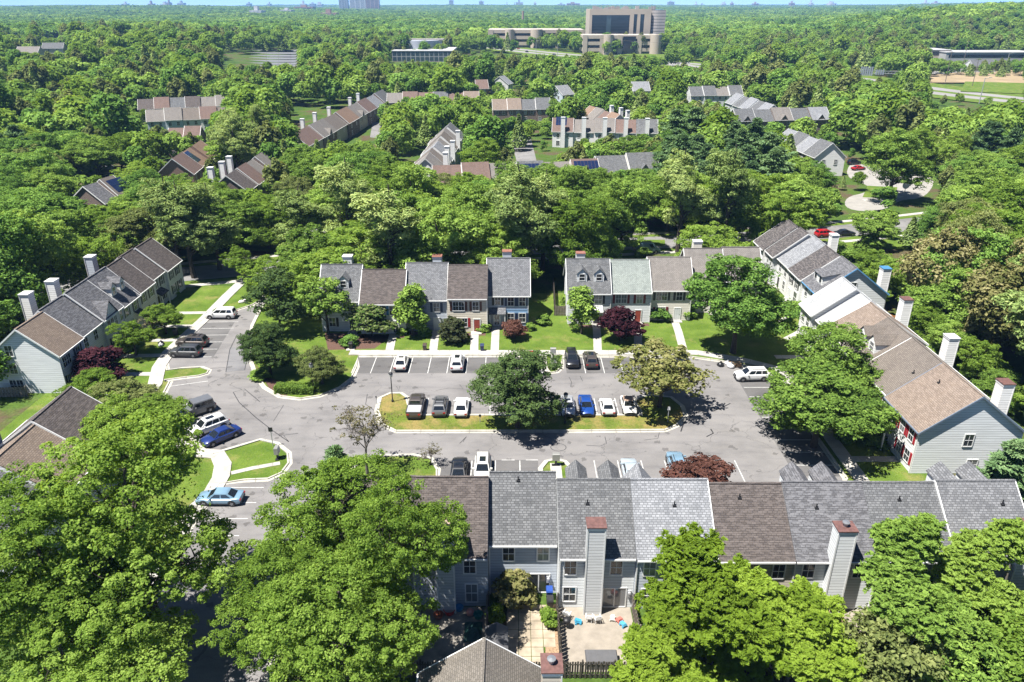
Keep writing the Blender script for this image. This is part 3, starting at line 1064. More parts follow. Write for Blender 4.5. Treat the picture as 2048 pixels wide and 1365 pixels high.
SOLAR = plain('solar_cell', (0.012, 0.022, 0.065), 0.12, 0.0, 0.8)
S_ = dict(
    grey=siding((0.52, 0.53, 0.53)), white=siding((0.72, 0.72, 0.70)), beige=siding((0.60, 0.55, 0.45)), cream=siding((0.66, 0.63, 0.55)),
    blue=siding((0.20, 0.34, 0.52)), bgrey=siding((0.44, 0.48, 0.53)), pale=siding((0.62, 0.64, 0.64)), tan=siding((0.50, 0.45, 0.37)))
RF = dict(
    dbrown=shingle((0.075, 0.064, 0.060), (0.150, 0.128, 0.118), .5, .24, .25),
    dgrey=shingle((0.085, 0.085, 0.092), (0.19, 0.19, 0.20), .5, .24, .3),
    grey=shingle((0.11, 0.113, 0.12), (0.28, 0.285, 0.295), .42, .26),
    mgrey=shingle((0.085, 0.088, 0.092), (0.24, 0.245, 0.25), .42, .26),
    lgrey=shingle((0.17, 0.178, 0.19), (0.41, 0.42, 0.44), .42, .26),
    green=shingle((0.22, 0.25, 0.23), (0.37, 0.41, 0.38), .42, .26),
    tan=shingle((0.215, 0.165, 0.13), (0.31, 0.25, 0.205), .5, .24, .12),
    taupe=shingle((0.165, 0.14, 0.12), (0.24, 0.21, 0.182), .42, .24),
    tgrey=shingle((0.20, 0.182, 0.165), (0.29, 0.268, 0.247), .42, .26),
    white=shingle((0.38, 0.39, 0.40), (0.50, 0.51, 0.51), .42, .26),
    brownc=shingle((0.19, 0.145, 0.115), (0.34, 0.27, 0.21), .42, .24),
    red=shingle((0.17, 0.115, 0.095), (0.25, 0.175, 0.15), .42, .26),
    black=shingle((0.05, 0.048, 0.05), (0.14, 0.125, 0.12), .6, .3, .45),
    orange=shingle((0.25, 0.165, 0.115), (0.34, 0.235, 0.17), .42, .26))
SH = dict(black=plain('shutter_black', (0.02, 0.02, 0.024), .5), blue=plain('shutter_blue', (0.055, 0.20, 0.36), .5), red=plain('shutter_maroon', (0.17, 0.018, 0.022), .5),
          bred=plain('shutter_red', (0.35, 0.02, 0.028), .5), navy=plain('shutter_navy', (0.035, 0.055, 0.11), .5), brown=plain('shutter_brown', (0.09, 0.03, 0.022), .5))
REDCAP = plain('copper_cap', (0.26, 0.115, 0.085), .6, vary=.3)
MARCAP = plain('maroon_cap', (0.14, 0.070, 0.060), .6, vary=.3)
BLUECAP = plain('blue_cap', (0.06, 0.20, 0.36), .5, vary=.15)
REDDOOR = plain('red_door', (0.30, 0.05, 0.03), .45)
WDOOR = plain('white_door', (0.68, 0.70, 0.70), .45)
BDOOR = plain('dark_door', (0.03, 0.025, 0.025), .45)
def W_(f, u, z, s=None, ww=.95, wh=1.45, k=None, off=0.0): return (f, u, z, ww, wh, s, k, off)
# ---------------------------------------------------------------- north row, left block
g = 'townhouses of the north row'
D_ = 9.0
def nrow(label, x0, x1, y, ez, rz, wall, roof, **k): return townhouse(label, (x0, y), 0, x1 - x0, D_, ez, rz, S_[wall], RF[roof], group=None, **k)
K, B_, R2 = SH['black'], SH['blue'], SH['red']
nrow('grey townhouse with one roof dormer at the left end of the north row', -30.4, -24.0, 110.6, 5.4, 9.7, 'pale', 'mgrey', wins=[W_('F', 1.6, 3.5, K), W_('F', 4.7, 3.5, K), W_('F', 1.7, .9, K)], doors=[('F', 4.9, BDOOR, True)], dorm=[(3.7, 'gable', 1.6)], chim=[(3.0, 'B', 9.7)], ends='Lr')
nrow('white townhouse with blue shutters and black-brown roof in the north row', -24.0, -16.8, 109.6, 5.3, 9.2, 'white', 'dbrown', wins=[W_('F', 1.9, 3.3, B_), W_('F', 5.2, 3.3, B_), W_('F', 2.2, .9, B_)], doors=[('F', 5.5, WDOOR, True)], ends='lr')
nrow('pale blue-grey townhouse with front gable under a grey roof in the north row', -16.8, -10.25, 110.9, 5.5, 9.9, 'bgrey', 'grey', wins=[W_('F', 4.8, 3.3, SH['navy']), W_('F', 1.9, 3.3, None, 1.0, 1.5, None, .16), W_('F', 1.9, .9, K)], doors=[('F', 4.8, WDOOR)], dorm=[(1.9, 'cross', 2.9)], chim=[(4.3, 'B', 9.6, S_['bgrey'], REDCAP)], ends='Lr')
nrow('beige townhouse with maroon shutters, red door and dark brown roof', -10.25, -3.85, 110.4, 5.9, 9.7, 'beige', 'dbrown', wins=[W_('F', 1.8, 3.7, SH['brown'], 1.75), W_('F', 4.5, 3.7, SH['brown']), W_('F', 2.3, .9, SH['bred'], 1.6)], doors=[('F', 4.65, REDDOOR)], ends='')
nrow('townhouse with bright blue lower wall and grey roof beside the gap in the north row', -3.85, 2.7, 112.7, 5.55, 10.1, 'bgrey', 'grey', wins=[W_('F', 1.55, 3.75, K, .85), W_('F', 3.65, 3.6, SH['navy']), W_('F', 5.5, 3.6, SH['navy']), W_('F', 3.65, .8, SH['navy'], 1.0, 1.5), W_('F', 5.5, .8, SH['navy'], 1.0, 1.5)], doors=[('F', 1.4, WDOOR, True)], chim=[(3.0, 'B', 9.9, S_['bgrey'], REDCAP)], ends='LR', porch=[(1.5, 2.7, RF['grey'], True)])
bl = MB().box(2.85, 6.45, -.11, -.012, .05, 3.0).box(2.85, 6.45, -.13, -.11, 2.9, 3.02)
hz = [o for o in COL.objects if o.get('label', '').startswith('townhouse with bright blue')][0]
bl.build('blue_cladding', S_['blue'], hz)
for q in list(hz.children):
    if q.name.split('.')[0] in ('window', 'shutter') and max(v.co.z for v in q.data.vertices) < 2.8: q.location.y = -.115

# right block
nrow('grey-brown roofed townhouse with two dormers right of the lawn gap in the north row', 9.1, 16.1, 113.6, 5.55, 9.7, 'pale', 'taupe2' if 'taupe2' in RF else 'mgrey', wins=[W_('F', 4.9, 3.6, K, 1.1), W_('F', 1.9, 3.6, K), W_('F', 1.9, .9, K)], doors=[('F', 4.7, BDOOR, True)], dorm=[(2.25, 'gable', 1.6), (5.0, 'gable', 1.6)], chim=[(2.6, 'B', 9.3, S_['pale'], REDCAP)], ends='Lr', porch=[(4.8, 1.7, WHITE, False)])
nrow('pale townhouse with greenish grey roof and maroon shutters in the north row', 16.1, 22.75, 114.3, 5.4, 9.3, 'pale', 'green', wins=[W_('F', 1.7, 3.45, R2, 1.75), W_('F', 4.7, 3.45, R2), W_('F', 2.0, .9, K, 1.5)], doors=[('F', 4.6, REDDOOR)], ends='Lr')
nrow('cream townhouse with tan-grey roof and black shutters in the north row', 22.75, 29.5, 115.2, 5.5, 9.5, 'cream', 'tgrey', wins=[W_('F', 1.8, 3.6, K, 1.75), W_('F', 4.7, 3.6, K), W_('F', 1.8, .9, R2, 1.5)], doors=[('F', 4.6, WDOOR)], ends='LR')
nrow('cream townhouse with plain tan roof partly behind the big maple', 29.5, 35.9, 118.6, 5.6, 9.9, 'cream', 'tgrey', wins=[W_('F', 1.9, 3.6, K), W_('F', 4.7, 3.6, K)], doors=[('F', 4.6, BDOOR)], chim=[(3.2, 'B', 9.9, S_['cream'])], ends='Lr')
nrow('tan roofed townhouse at the right end of the north row behind the big maple', 35.9, 42.2, 119.4, 5.6, 9.9, 'tan', 'tgrey', wins=[W_('F', 1.9, 3.6, K), W_('F', 4.7, 3.6, K)], ends='R')

# ---------------------------------------------------------------- left row (fronts face the lot, +X)
def wrow(label, y0, y1, xf, ez, rz, wall, roof, d=9.0, **k): return townhouse(label, (xf, y0), R_(90), y1 - y0, d, ez, rz, S_[wall], RF[roof], **k)
wrow('grey end townhouse with brown-tan roof and two gable wall windows, nearest in the left row', 89.6, 95.6, -60.0, 5.7, 9.4, 'white', 'brownc', wins=[W_('F', 1.5, 3.5, None, 1.9), W_('F', 4.4, 3.5, K, 1.0), W_('F', 1.5, .9, K, 1.5), W_('L', 6.55, .5, None, 1.8, 1.5), W_('L', 6.3, 5.55, None, .95, 1.5), W_('L', 6.4, 2.95, None, .95, 1.4)], doors=[('F', 4.4, WDOOR)], ends='Lr', gable_wall=S_['pale'])
wrow('white townhouse with dark grey roof and single chimney, second nearest in the left row', 95.6, 101.6, -60.4, 5.6, 9.6, 'white', 'dgrey', wins=[W_('F', 1.3, 3.5, None, 1.0), W_('F', 4.0, 3.5, None, 1.0), W_('F', 1.8, .9, K, 1.3)], doors=[('F', 4.6, BDOOR)], chim=[(5.2, 'B', 10.2)], ends='Lr')
wrow('townhouse with white triple-window front gable and charcoal roof in the left row', 101.6, 107.4, -60.0, 5.8, 9.9, 'white', 'dgrey', wins=[W_('F', 1.0, 3.7, None, .8, 1.5, None, .16), W_('F', 2.0, 3.7, None, .8, 1.5, None, .16), W_('F', 3.0, 3.7, None, .8, 1.5, None, .16), W_('F', 5.0, 3.7, None, .8), W_('F', 1.7, .9, K, 1.3)], doors=[('F', 4.6, BDOOR)], dorm=[(2.0, 'cross', 3.5)], chim=[(5.0, 'B', 10.1)], ends='Lr')
wrow('white townhouse with two roof dormers and grey roof in the left row', 107.4, 113.4, -60.2, 5.4, 9.8, 'white', 'dgrey', wins=[W_('F', 1.4, 3.4, K), W_('F', 4.3, 3.4, K), W_('F', 1.6, .9, K, 1.4)], doors=[('F', 4.4, WDOOR)], dorm=[(1.5, 'gable', 1.5), (4.2, 'gable', 1.5)], ends='lR', porch=[(4.4, 1.8, RF['black'], False)])
wrow('cream townhouse with brown-black roof and green-black shutters in the left row', 113.4, 119.2, -60.3, 5.5, 9.6, 'cream', 'dbrown', wins=[W_('F', 1.5, 3.4, K), W_('F', 4.2, 3.4, K), W_('F', 1.6, .9, K, 1.4)], doors=[('F', 4.4, BDOOR)], chim=[(5.0, 'B', 10.1, S_['bgrey'])], ends='Lr')
wrow('grey townhouse with black porch roof, second from the far end of the left row', 119.2, 124.6, -60.9, 5.6, 9.5, 'pale', 'dbrown', wins=[W_('F', 1.5, 3.5, K, .8), W_('F', 4.0, 3.5, K, .8), W_('F', 3.6, .9, K, 1.2)], doors=[('F', 1.6, BDOOR)], porch=[(2.0, 2.8, RF['black'], True)], ends='Lr')
wrow('pale townhouse at the far end of the left row under a tree-shaded brown roof', 124.6, 130.4, -60.4, 5.6, 9.6, 'white', 'dbrown', wins=[W_('F', 1.5, 3.5, K, .8), W_('F', 4.0, 3.5, K, .8), W_('F', 1.6, .9, K, .9), W_('F', 4.0, .9, K, .9)], ends='LR')
# two houses below the left row, mostly behind the big foreground maple
townhouse('townhouse with dark weathered grey roof at the lower left, partly behind the maple', (-43.2, 66.2), R_(90), 7.0, 11.0, 5.4, 9.4, S_['pale'], RF['dbrown'], wins=[W_('F', 1.6, 3.4, K), W_('F', 5, 3.4, K), W_('R', 3.0, 3.4), W_('R', 3.0, .9)], ends='LR', chim=[(1.0, 'B', 10.4, S_['white'], MARCAP)])
townhouse('townhouse with rusty brown roof at the lower left edge behind the maple', (-43.0, 59.2), R_(90), 6.98, 11.0, 5.2, 9.0, S_['pale'], RF['brownc'], wins=[W_('F', 1.6, 3.4, K), W_('F', 5, 3.4, K)], ends='r', chim=[(5.6, 'B', 10.0, S_['white'], REDCAP)])

townhouse('grey-roofed townhouse under the maple at the very lower left edge', (-43.6, 52.2), R_(90), 6.98, 11.0, 5.2, 8.8, S_['pale'], RF['mgrey'], wins=[W_('F', 1.6, 3.4, K)], ends='l')
# ---------------------------------------------------------------- right row (fronts face the lot, -X)
def erow(label, y0, y1, xf, ez, rz, wall, roof, d=11.2, **k): return townhouse(label, (xf, y1), R_(-90), y1 - y0, d, ez, rz, S_[wall], RF[roof], **k)
BR = SH['bred']
erow('white-fronted end townhouse with red shutters and tan roof, nearest in the right row', 70.6, 78.4, 44.6, 5.5, 9.8, 'white', 'tan', wins=[W_('F', 2.2, 3.4, BR, .9), W_('F', 4.3, 3.4, BR, .9), W_('F', 6.3, 3.4, BR, .9), W_('F', 4.6, .8, BR, 1.0), W_('F', 6.4, .8, BR, 1.0), W_('R', 5.5, 3.6, None, .95, 1.45), W_('R', 6.6, .5, None, 1.1, 1.3)], doors=[('F', 1.6, WDOOR)], chim=[(2.7, 'B', 8.9, S_['white'], MARCAP)], ends='RL', porch=[(1.6, 3.0, RF['tan'], True)], trim=plain('shaded_trim', (.16, .20, .26), .5), gable_wall=S_['pale'], vents=[(2.5, 4.0)])  # trim colour is dark blue-grey because the shade is painted into it
erow('wide taupe-roofed townhouse with two long dormers in the right row', 78.4, 86.6, 45.0, 5.5, 9.5, 'white', 'taupe', wins=[W_('F', 1.8, 3.4, K), W_('F', 4.6, 3.4, K), W_('F', 7.0, 3.4, R2)], ends='R', vents=[(6.4, 3.0)])
erow('taupe townhouse with dormered roof behind the twin maples in the right row', 86.6, 93.4, 45.0, 5.5, 9.5, 'white', 'taupe', wins=[W_('F', 1.8, 3.4, K), W_('F', 4.8, 3.4, K)], dorm=[(2.0, 'gable', 1.9), (4.9, 'gable', 1.9)], ends='r', chim=[(5.4, 'B', 9.1, S_['white'])])
erow('tan-roofed townhouse between the white roofs and the dormered house in the right row', 93.4, 99.4, 45.3, 5.7, 9.3, 'white', 'tan', wins=[W_('F', 1.8, 3.4, K), W_('F', 4.4, 3.4, K)], ends='Rl')
erow('lower townhouse with narrow white roof in the right row', 99.4, 103.0, 45.4, 5.4, 9.5, 'white', 'white', wins=[W_('F', 1.8, 3.4)], ends='r', chim=[(2.0, 'B', 9.3, S_['white'], MARCAP)])
erow('taller townhouse with bright white roof at the far end of the near right block', 103.0, 107.6, 44.6, 6.0, 10.1, 'white', 'white', wins=[W_('F', 1.4, 3.6), W_('F', 3.3, 3.6), W_('F', 1.4, .9)], ends='LR')
erow('end townhouse with blue-trimmed gable and wide shed dormer in the far right block', 113.6, 119.6, 49.3, 5.4, 9.6, 'white', 'dgrey', wins=[W_('F', 1.6, 3.3), W_('F', 4.2, 3.3), W_('F', 2, .8), W_('R', 5.6, 6.0, None, .9, 1.2)], doors=[('F', 4.4, WDOOR)], dorm=[(3.0, 'shed', 3.6)], chim=[(3.6, 'B', 8.9, S_['white'], BLUECAP)], ends='RL', trim=plain('blue_trim', (.12, .30, .52), .5), gable_wall=S_['pale'])
erow('white townhouse with mottled black roof and tall front window in the far right block', 119.6, 126.0, 49.0, 5.5, 9.6, 'white', 'black', wins=[W_('F', 1.6, 3.3, K), W_('F', 4.4, 3.3, K), W_('F', 4.4, .6, None, 1.3, 2.0)], doors=[('F', 1.6, WDOOR)], ends='r')
erow('white townhouse with smooth lavender-grey roof in the far right block', 126.0, 132.2, 49.1, 5.5, 9.6, 'white', 'lgrey', wins=[W_('F', 1.6, 3.3), W_('F', 4.4, 3.3), W_('F', 4.4, .9)], doors=[('F', 1.6, BDOOR)], ends='RL')
erow('mottled roofed townhouse with small porch, second from the far end of the right block', 132.2, 136.6, 48.2, 5.6, 9.9, 'pale', 'black', wins=[W_('F', 1.5, 3.5, None, .8), W_('F', 3.2, 3.5, None, .8)], ends='R', porch=[(2.0, 2.6, RF['dgrey'], True)], chim=[(2.0, 'B', 9.1, S_['white'])])
erow('mottled roofed townhouse at the far end of the right block near the red car', 136.6, 142.4, 47.8, 5.6, 9.9, 'white', 'black', wins=[W_('F', 1.6, 3.5, None, .8), W_('F', 3.8, 3.5, None, .8)], ends='L')

# ---------------------------------------------------------------- south row (backs face the camera)
def srow(label, x0, x1, yb, ez, rz, wall, roof, d=10.6, **k):
    w = x1 - x0
    fl = lambda q: (q[0], w - q[1] if q[0] in 'FB' else q[1]) + tuple(q[2:])
    for key in ('wins', 'doors'):
        if key in k: k[key] = [fl(q) for q in k[key]]
    if 'chim' in k: k['chim'] = [(w - q[0],) + tuple(q[1:]) for q in k['chim']]
    if 'vents' in k: k['vents'] = [(w - u, d - y) for u, y in k['vents']]
    if 'dorm' in k: k['dorm'] = [(w - q[0],) + tuple(q[1:]) for q in k['dorm']]
    return townhouse(label, (x1, yb + d), R_(180), w, d, ez, rz, S_[wall], RF[roof], **k)
srow('brown-roofed townhouse at the left end of the south row, half behind a maple', -15.2, -8.5, 50.6, 5.6, 9.6, 'bgrey', 'dbrown', wins=[W_('B', 2, 3.4), W_('B', 5, 3.4)], ends='')
srow('blue-grey townhouse with dark brown roof and cluttered yard in the south row', -8.5, -2.05, 50.3, 5.6, 9.75, 'bgrey', 'dbrown', wins=[W_('B', 4.9, 3.7), W_('B', 5.0, .55, None, .95, 1.9)], chim=[(2.9, 'B', 9.5, S_['pale'], plain('rust_cap', (.48, .36, .28), .7, vary=.35))], ends='', dorm=[])
srow('recessed grey townhouse with two upper windows and paved yard in the south row', -2.05, 3.95, 51.9, 5.7, 9.65, 'bgrey', 'mgrey', d=9.2, wins=[W_('B', 1.75, 3.7), W_('B', 4.75, 3.7), ('B', 4.4, .15, 1.85, 2.0, None, 'patio')], vents=[(2.6, 4.0)], ends='')
srow('grey townhouse with tall maroon-capped chimney in the middle of the south row', 3.95, 10.45, 50.15, 5.7, 9.6, 'pale', 'mgrey', wins=[W_('B', 1.0, 3.7), W_('B', 4.9, 3.7), W_('B', 1.0, .75, None, 1.0, 1.5), ('B', 4.9, .15, 1.9, 2.0, None, 'patio')], chim=[(2.95, 'B', 9.2, S_['grey'], MARCAP)], vents=[(2.6, 3.5)], ends='', dorm=[(5.0, 'gable', 1.7), (2.0, 'gable', 1.7)])
srow('townhouse with light silver-grey roof behind the yellow-green tree in the south row', 10.45, 17.25, 50.0, 5.7, 9.7, 'bgrey', 'lgrey', wins=[W_('B', 1.2, 3.7), W_('B', 5.2, 3.7), W_('B', 1.2, .75)], vents=[(3.6, 3.4)], ends='l', dorm=[(1.6, 'cross', 3.4)])
srow('townhouse with dark brown-black roof right of the silver roof in the south row', 17.25, 23.75, 49.9, 5.6, 9.35, 'tan', 'dbrown', wins=[W_('B', 5.3, 3.5), W_('B', 5.5, .7), W_('B', 2.0, 3.5)], vents=[(2.6, 4.2)], ends='r')
srow('townhouse with mottled charcoal roof and vented chimney in the south row', 23.75, 30.8, 49.9, 5.6, 9.5, 'pale', 'dgrey', wins=[W_('B', 1.3, 3.6), W_('B', 1.3, .7), W_('B', 5.6, 3.6)], chim=[(3.5, 'B', 9.0, S_['pale'], MARCAP, 1)], vents=[(2.6, 3.4)], ends='', dorm=[(2.3, 'gable', 1.9), (5.0, 'gable', 1.9)])
srow('townhouse with plain mid-grey roof second from the right end of the south row', 30.8, 37.5, 49.9, 5.6, 9.45, 'pale', 'mgrey', wins=[W_('B', 1.4, 3.6), W_('B', 5.2, 3.6)], vents=[(2.9, 4.0), (4.0, 2.6)], ends='')
srow('light grey roofed townhouse at the right end of the south row with vented chimney', 37.5, 44.3, 49.9, 5.6, 9.65, 'pale', 'grey', wins=[W_('B', 1.4, 3.6), W_('B', 6.0, 3.6)], chim=[(5.0, 'B', 9.3, S_['pale'], MARCAP, 1)], vents=[(5.0, 3.6)], ends='lR', dorm=[(2.3, 'gable', 1.9), (5.0, 'gable', 1.9)])
# house across the back fence, only its north gable end reaches into view
ax, ay = G(968, 1272, 8.4)
townhouse('grey shingled gable roof of the house across the back fence at the bottom edge', (ax + 4.3, ay - 14), R_(90), 13.6, 8.6, 5.2, 8.2, S_['tan'], shingle((0.15, 0.135, 0.115), (0.25, 0.225, 0.195), .4, .2), ends='R', wins=[W_('R', 2.5, 3.2), W_('R', 6, 3.2)], chim=[(11.4, 'F', 8.6, S_['tan'], MARCAP, 1)])
lo = MB()
lo.slab([(0, 8.62, 5.0), (12.6, 8.62, 5.0), (12.6, 11.6, 3.6), (0, 11.6, 3.6)][::-1] if False else [(0, 8.62, 5.0), (0, 8.62, 5.0), (12.6, 8.62, 5.0), (12.6, 11.6, 3.7), (0, 11.6, 3.7)][1:], .12)
hh = [o for o in COL.objects if o.get('label', '').startswith('grey shingled gable')][0]
lo.build('lower_roof', shingle((0.15, 0.135, 0.115), (0.25, 0.225, 0.195), .4, .2), hh)
wl = MB().box(.1, 12.4, 8.7, 11.3, 0, 3.6); wl.build('side_wall', S_['tan'], hh)
# ---------------------------------------------------------------- rows among the trees
MBRICK = brick((0.20, 0.085, 0.055), 'brick_red')
DBRICK = brick((0.10, 0.05, 0.038), 'brick_dark')
WALLC = dict(white=S_['white'], blue=siding((0.52, 0.60, 0.66)), tan=S_['tan'], cream=S_['cream'], brick=MBRICK, dbrick=DBRICK, grey=S_['pale'])
COLN = dict(red='red-brown', tan='tan', brownc='brown', taupe='taupe', mgrey='grey', lgrey='light grey', tgrey='grey-tan', dgrey='charcoal', dbrown='dark brown', orange='rusty tan', grey='slate grey', white='white')
KEEP = []   # (px0, py0, px1, py1, depth) of walls and roofs that trees nearer the camera leave open
FOOT = []   # house footprints
ORD = ['first', 'second', 'third', 'fourth', 'fifth', 'sixth', 'seventh', 'eighth', 'ninth', 'tenth', 'eleventh', 'twelfth', 'thirteenth', 'fourteenth', 'fifteenth', 'sixteenth', 'seventeenth', 'eighteenth', 'nineteenth', 'twentieth']


def mid_row(where, a, b, n, roofs, wall, facing=1, d=9.5, ez=5.6, rz=9.4, chim=(), solar=(), gables=(), step=0.5, end='LR', zoff=0.0, keep=None, gwall=None, ordw='from the left'):
    """a, b: ridge ends in photo pixels, left to right; facing 1: front wall on the right-hand (camera) side of a->b"""
    A, B = Vector(G(*a, rz + zoff)), Vector(G(*b, rz + zoff))
    L = (B - A).length
    w = L / n
    ang = math.atan2(B.y - A.y, B.x - A.x)
    ex = Vector((math.cos(ang), math.sin(ang))); ey = Vector((-ex.y, ex.x))
    for i in range(n):
        j = (0.0, step, -step * .4, step * .7)[(i * 3 + n) % 4]
        dz = (0, .35, -.2, .5)[(i + n) % 4]
        rf = roofs[i % len(roofs)]
        wl = WALLC[wall[i % len(wall)]] if not isinstance(wall, str) else WALLC[wall]
        front_only = facing
        o = A + ex * (i * w) - ey * (d / 2 + j)
        wins = []
        for f in 'FB':
            wins += [W_(f, w * .27, 3.5, None, 1.0, 1.4), W_(f, w * .73, 3.5, None, 1.0, 1.4), W_(f, w * .27, .8, None, 1.2, 1.5)]
        e = ''
        if i == 0: e += 'L'
        if i == n - 1: e += 'R'
        if i == 0: wins += [W_('L', d * .3, 3.5), W_('L', d * .7, 3.5)]
        if i == n - 1: wins += [W_('R', d * .3, 3.5), W_('R', d * .7, 3.5)]
        e += 'l' if i % 2 else 'r'
        ch = [(w * .5, 'F' if chim[1] == 'F' else 'B', rz + 1.3, WALLC['white'])] if chim and i in chim[0] else []
        so = [s_[1:] for s_ in solar if s_[0] == i]
        dm = [(w * .5, 'cross', min(3.0, w * .6))] if i in gables else []
        lab = '%s townhouse %s, %s roof, in the %s' % (ORD[i], ordw, COLN[rf], where)
        townhouse(lab, (o.x, o.y, float(terr(o.x, o.y))), ang, w, d, ez + dz * .4, rz + dz, wl, RF[rf], wins=wins, ends=e, chim=ch, solar=so, dorm=dm, detail=0, gable_wall=gwall)
    c = [A - ey * (d * .5 + 1), B - ey * (d * .5 + 1), B + ey * (d * .5 + 1), A + ey * (d * .5 + 1)]
    FOOT.append([(p.x, p.y) for p in c])
    if keep: KEEP.append((*keep, max(A.y, B.y) + 2))


mid_row('far left rear row', (276, 199), (460, 193), 6, ['dbrown', 'red', 'mgrey', 'dbrown', 'tgrey', 'tgrey'], 'tan', keep=(275, 195, 440, 218))
mid_row('far left pale blue row', (292, 220), (500, 212), 6, ['tgrey', 'tgrey', 'taupe', 'red', 'taupe', 'tgrey'], ['blue', 'blue', 'white', 'white', 'tan', 'tan'], keep=(290, 215, 415, 250))
mid_row('short red-roofed row at left', (338, 256), (402, 255), 2, ['red', 'red'], 'brick', keep=(345, 253, 400, 268))
mid_row('left solar-panelled brick row', (342, 322), (398, 284), 3, ['red', 'orange', 'orange'], 'brick', solar=[(1, 'F', .6, 6, 1.0, 4.4)], keep=(338, 284, 398, 350), gwall=MBRICK)
mid_row('dark block at left edge', (168, 372), (222, 356), 2, ['dgrey', 'taupe'], 'dbrick', solar=[(1, 'F', 1, 6, 1.0, 4.0)], keep=(160, 358, 228, 405))
mid_row('left row of paired chimneys', (452, 352), (522, 308), 4, ['dbrown', 'red', 'tgrey', 'tgrey'], 'tan', chim=((0, 1, 2), 'B'), keep=(448, 310, 522, 372), gwall=DBRICK)
mid_row('long receding row left of centre', (585, 268), (762, 182), 8, ['red', 'tgrey', 'taupe', 'orange', 'tgrey', 'red', 'lgrey', 'mgrey'], ['tan', 'dbrick'], chim=((0, 1, 2, 3, 5, 6), 'B'), keep=(588, 190, 755, 285), gables=(1, 4))
mid_row('far central tan row', (775, 186), (957, 185), 6, ['tgrey', 'red', 'red', 'mgrey', 'red', 'tan'], 'brick', keep=(780, 183, 955, 196))
mid_row('row beside the red-roofed house', (985, 199), (1098, 198), 4, ['tan', 'tan', 'mgrey', 'mgrey'], 'dbrick', keep=(990, 196, 1090, 235))
mid_row('stepped white-gabled central row', (848, 322), (898, 248), 7, ['tgrey', 'taupe', 'lgrey', 'tgrey', 'taupe', 'tgrey', 'mgrey'], 'white', chim=((0, 1, 2, 4), 'F'), keep=(828, 250, 920, 322), gwall=WALLC['white'])
mid_row('long row above central trees', (866, 331), (1192, 321), 6, ['red', 'red', 'tgrey', 'mgrey', 'tgrey', 'red'], 'brick', solar=[(3, 'F', 1, 6, .6, 4), (5, 'F', .8, 7.5, .6, 4.2)], keep=(866, 326, 980, 350))
mid_row('grey gabled block at centre', (1192, 312), (1308, 308), 2, ['mgrey', 'mgrey'], 'tan', gables=(1,), keep=(1135, 306, 1305, 336))
mid_row('white-walled chimney row', (1107, 238), (1314, 241), 5, ['red', 'tgrey', 'tgrey', 'red', 'mgrey'], 'white', chim=((0, 1, 2, 3, 4), 'F'), keep=(1098, 234, 1310, 268), solar=[(0, 'F', 1, 5, 2, 5)], gwall=MBRICK)
KEEP.append((1100, 250, 1160, 300, 300))
mid_row('row behind the chimney row', (1180, 212), (1242, 232), 4, ['orange', 'tgrey', 'red', 'orange'], 'cream', keep=(1180, 203, 1258, 232), chim=((1, 2, 3), 'B'))
mid_row('farthest grey row at right', (1378, 174), (1480, 173), 4, ['mgrey', 'mgrey', 'tgrey', 'mgrey'], 'grey', keep=(1376, 172, 1478, 202))
mid_row('diagonal grey row at right', (1475, 188), (1550, 212), 5, ['lgrey', 'mgrey', 'lgrey', 'mgrey', 'lgrey'], 'grey', keep=(1455, 186, 1552, 216))
mid_row('brick gabled row at right', (1466, 220), (1650, 216), 5, ['mgrey', 'mgrey', 'tgrey', 'mgrey', 'lgrey'], 'dbrick', gables=(0, 2, 4), keep=(1464, 212, 1652, 248))
mid_row('white-gabled row beside red car', (1578, 258), (1668, 290), 4, ['lgrey', 'mgrey', 'lgrey', 'mgrey'], 'dbrick', keep=(1600, 262, 1695, 325), gwall=WALLC['white'])
for lab, px, w_, rf, wl, rot, kp in (
        ('small white house with steep gable behind the middle trees', (1030, 158), 8, 'lgrey', 'white', 70, (1010, 152, 1056, 178)),
        ('narrow house with bright red roof behind the middle trees', (966, 166), 6.5, 'red', 'brick', 10, (958, 163, 976, 186)),
        ('grey-roofed pale house alone among trees right of the middle', (1282, 170), 9, 'lgrey', 'grey', 5, (1268, 166, 1300, 180)),
        ('small pale house half hidden left of the middle gables', (1140, 178), 8, 'lgrey', 'blue', 40, (1128, 174, 1156, 186)),
        ('pale gabled house beside the far left road', (58, 98), 16, 'tgrey', 'cream', 4, (30, 94, 94, 108)),
        ('white house with grey roof on the far left', (108, 90), 16, 'mgrey', 'white', 10, (84, 86, 130, 106)),
        ('small grey house in the far left woods', (102, 68), 20, 'lgrey', 'cream', 0, (88, 64, 116, 76)),
        ('pale roofed house at the left edge in the distance', (30, 66), 20, 'lgrey', 'white', 20, (18, 62, 48, 72)),
        ('grey gabled house above the flat building at the far right', (1976, 92), 20, 'mgrey', 'grey', 10, (1955, 88, 2012, 104))):
    x, y = G(*px, 8)
    z = float(terr(x, y))
    x, y = G(*px, 8 + z); z = float(terr(x, y))
    townhouse(lab, (x - w_ / 2, y - 5, z), R_(rot), w_, 11, 5.4, 9.5, WALLC[wl], RF[rf], wins=[W_('F', w_ * .3, 3.3), W_('F', w_ * .7, 3.3), W_('L', 3, 3.3), W_('L', 7, 3.3)], ends='LR', detail=0, name='house')
    FOOT.append([(x - w_, y - 8), (x + w_, y - 8), (x + w_, y + 8), (x - w_, y + 8)])
    KEEP.append((*kp, y))
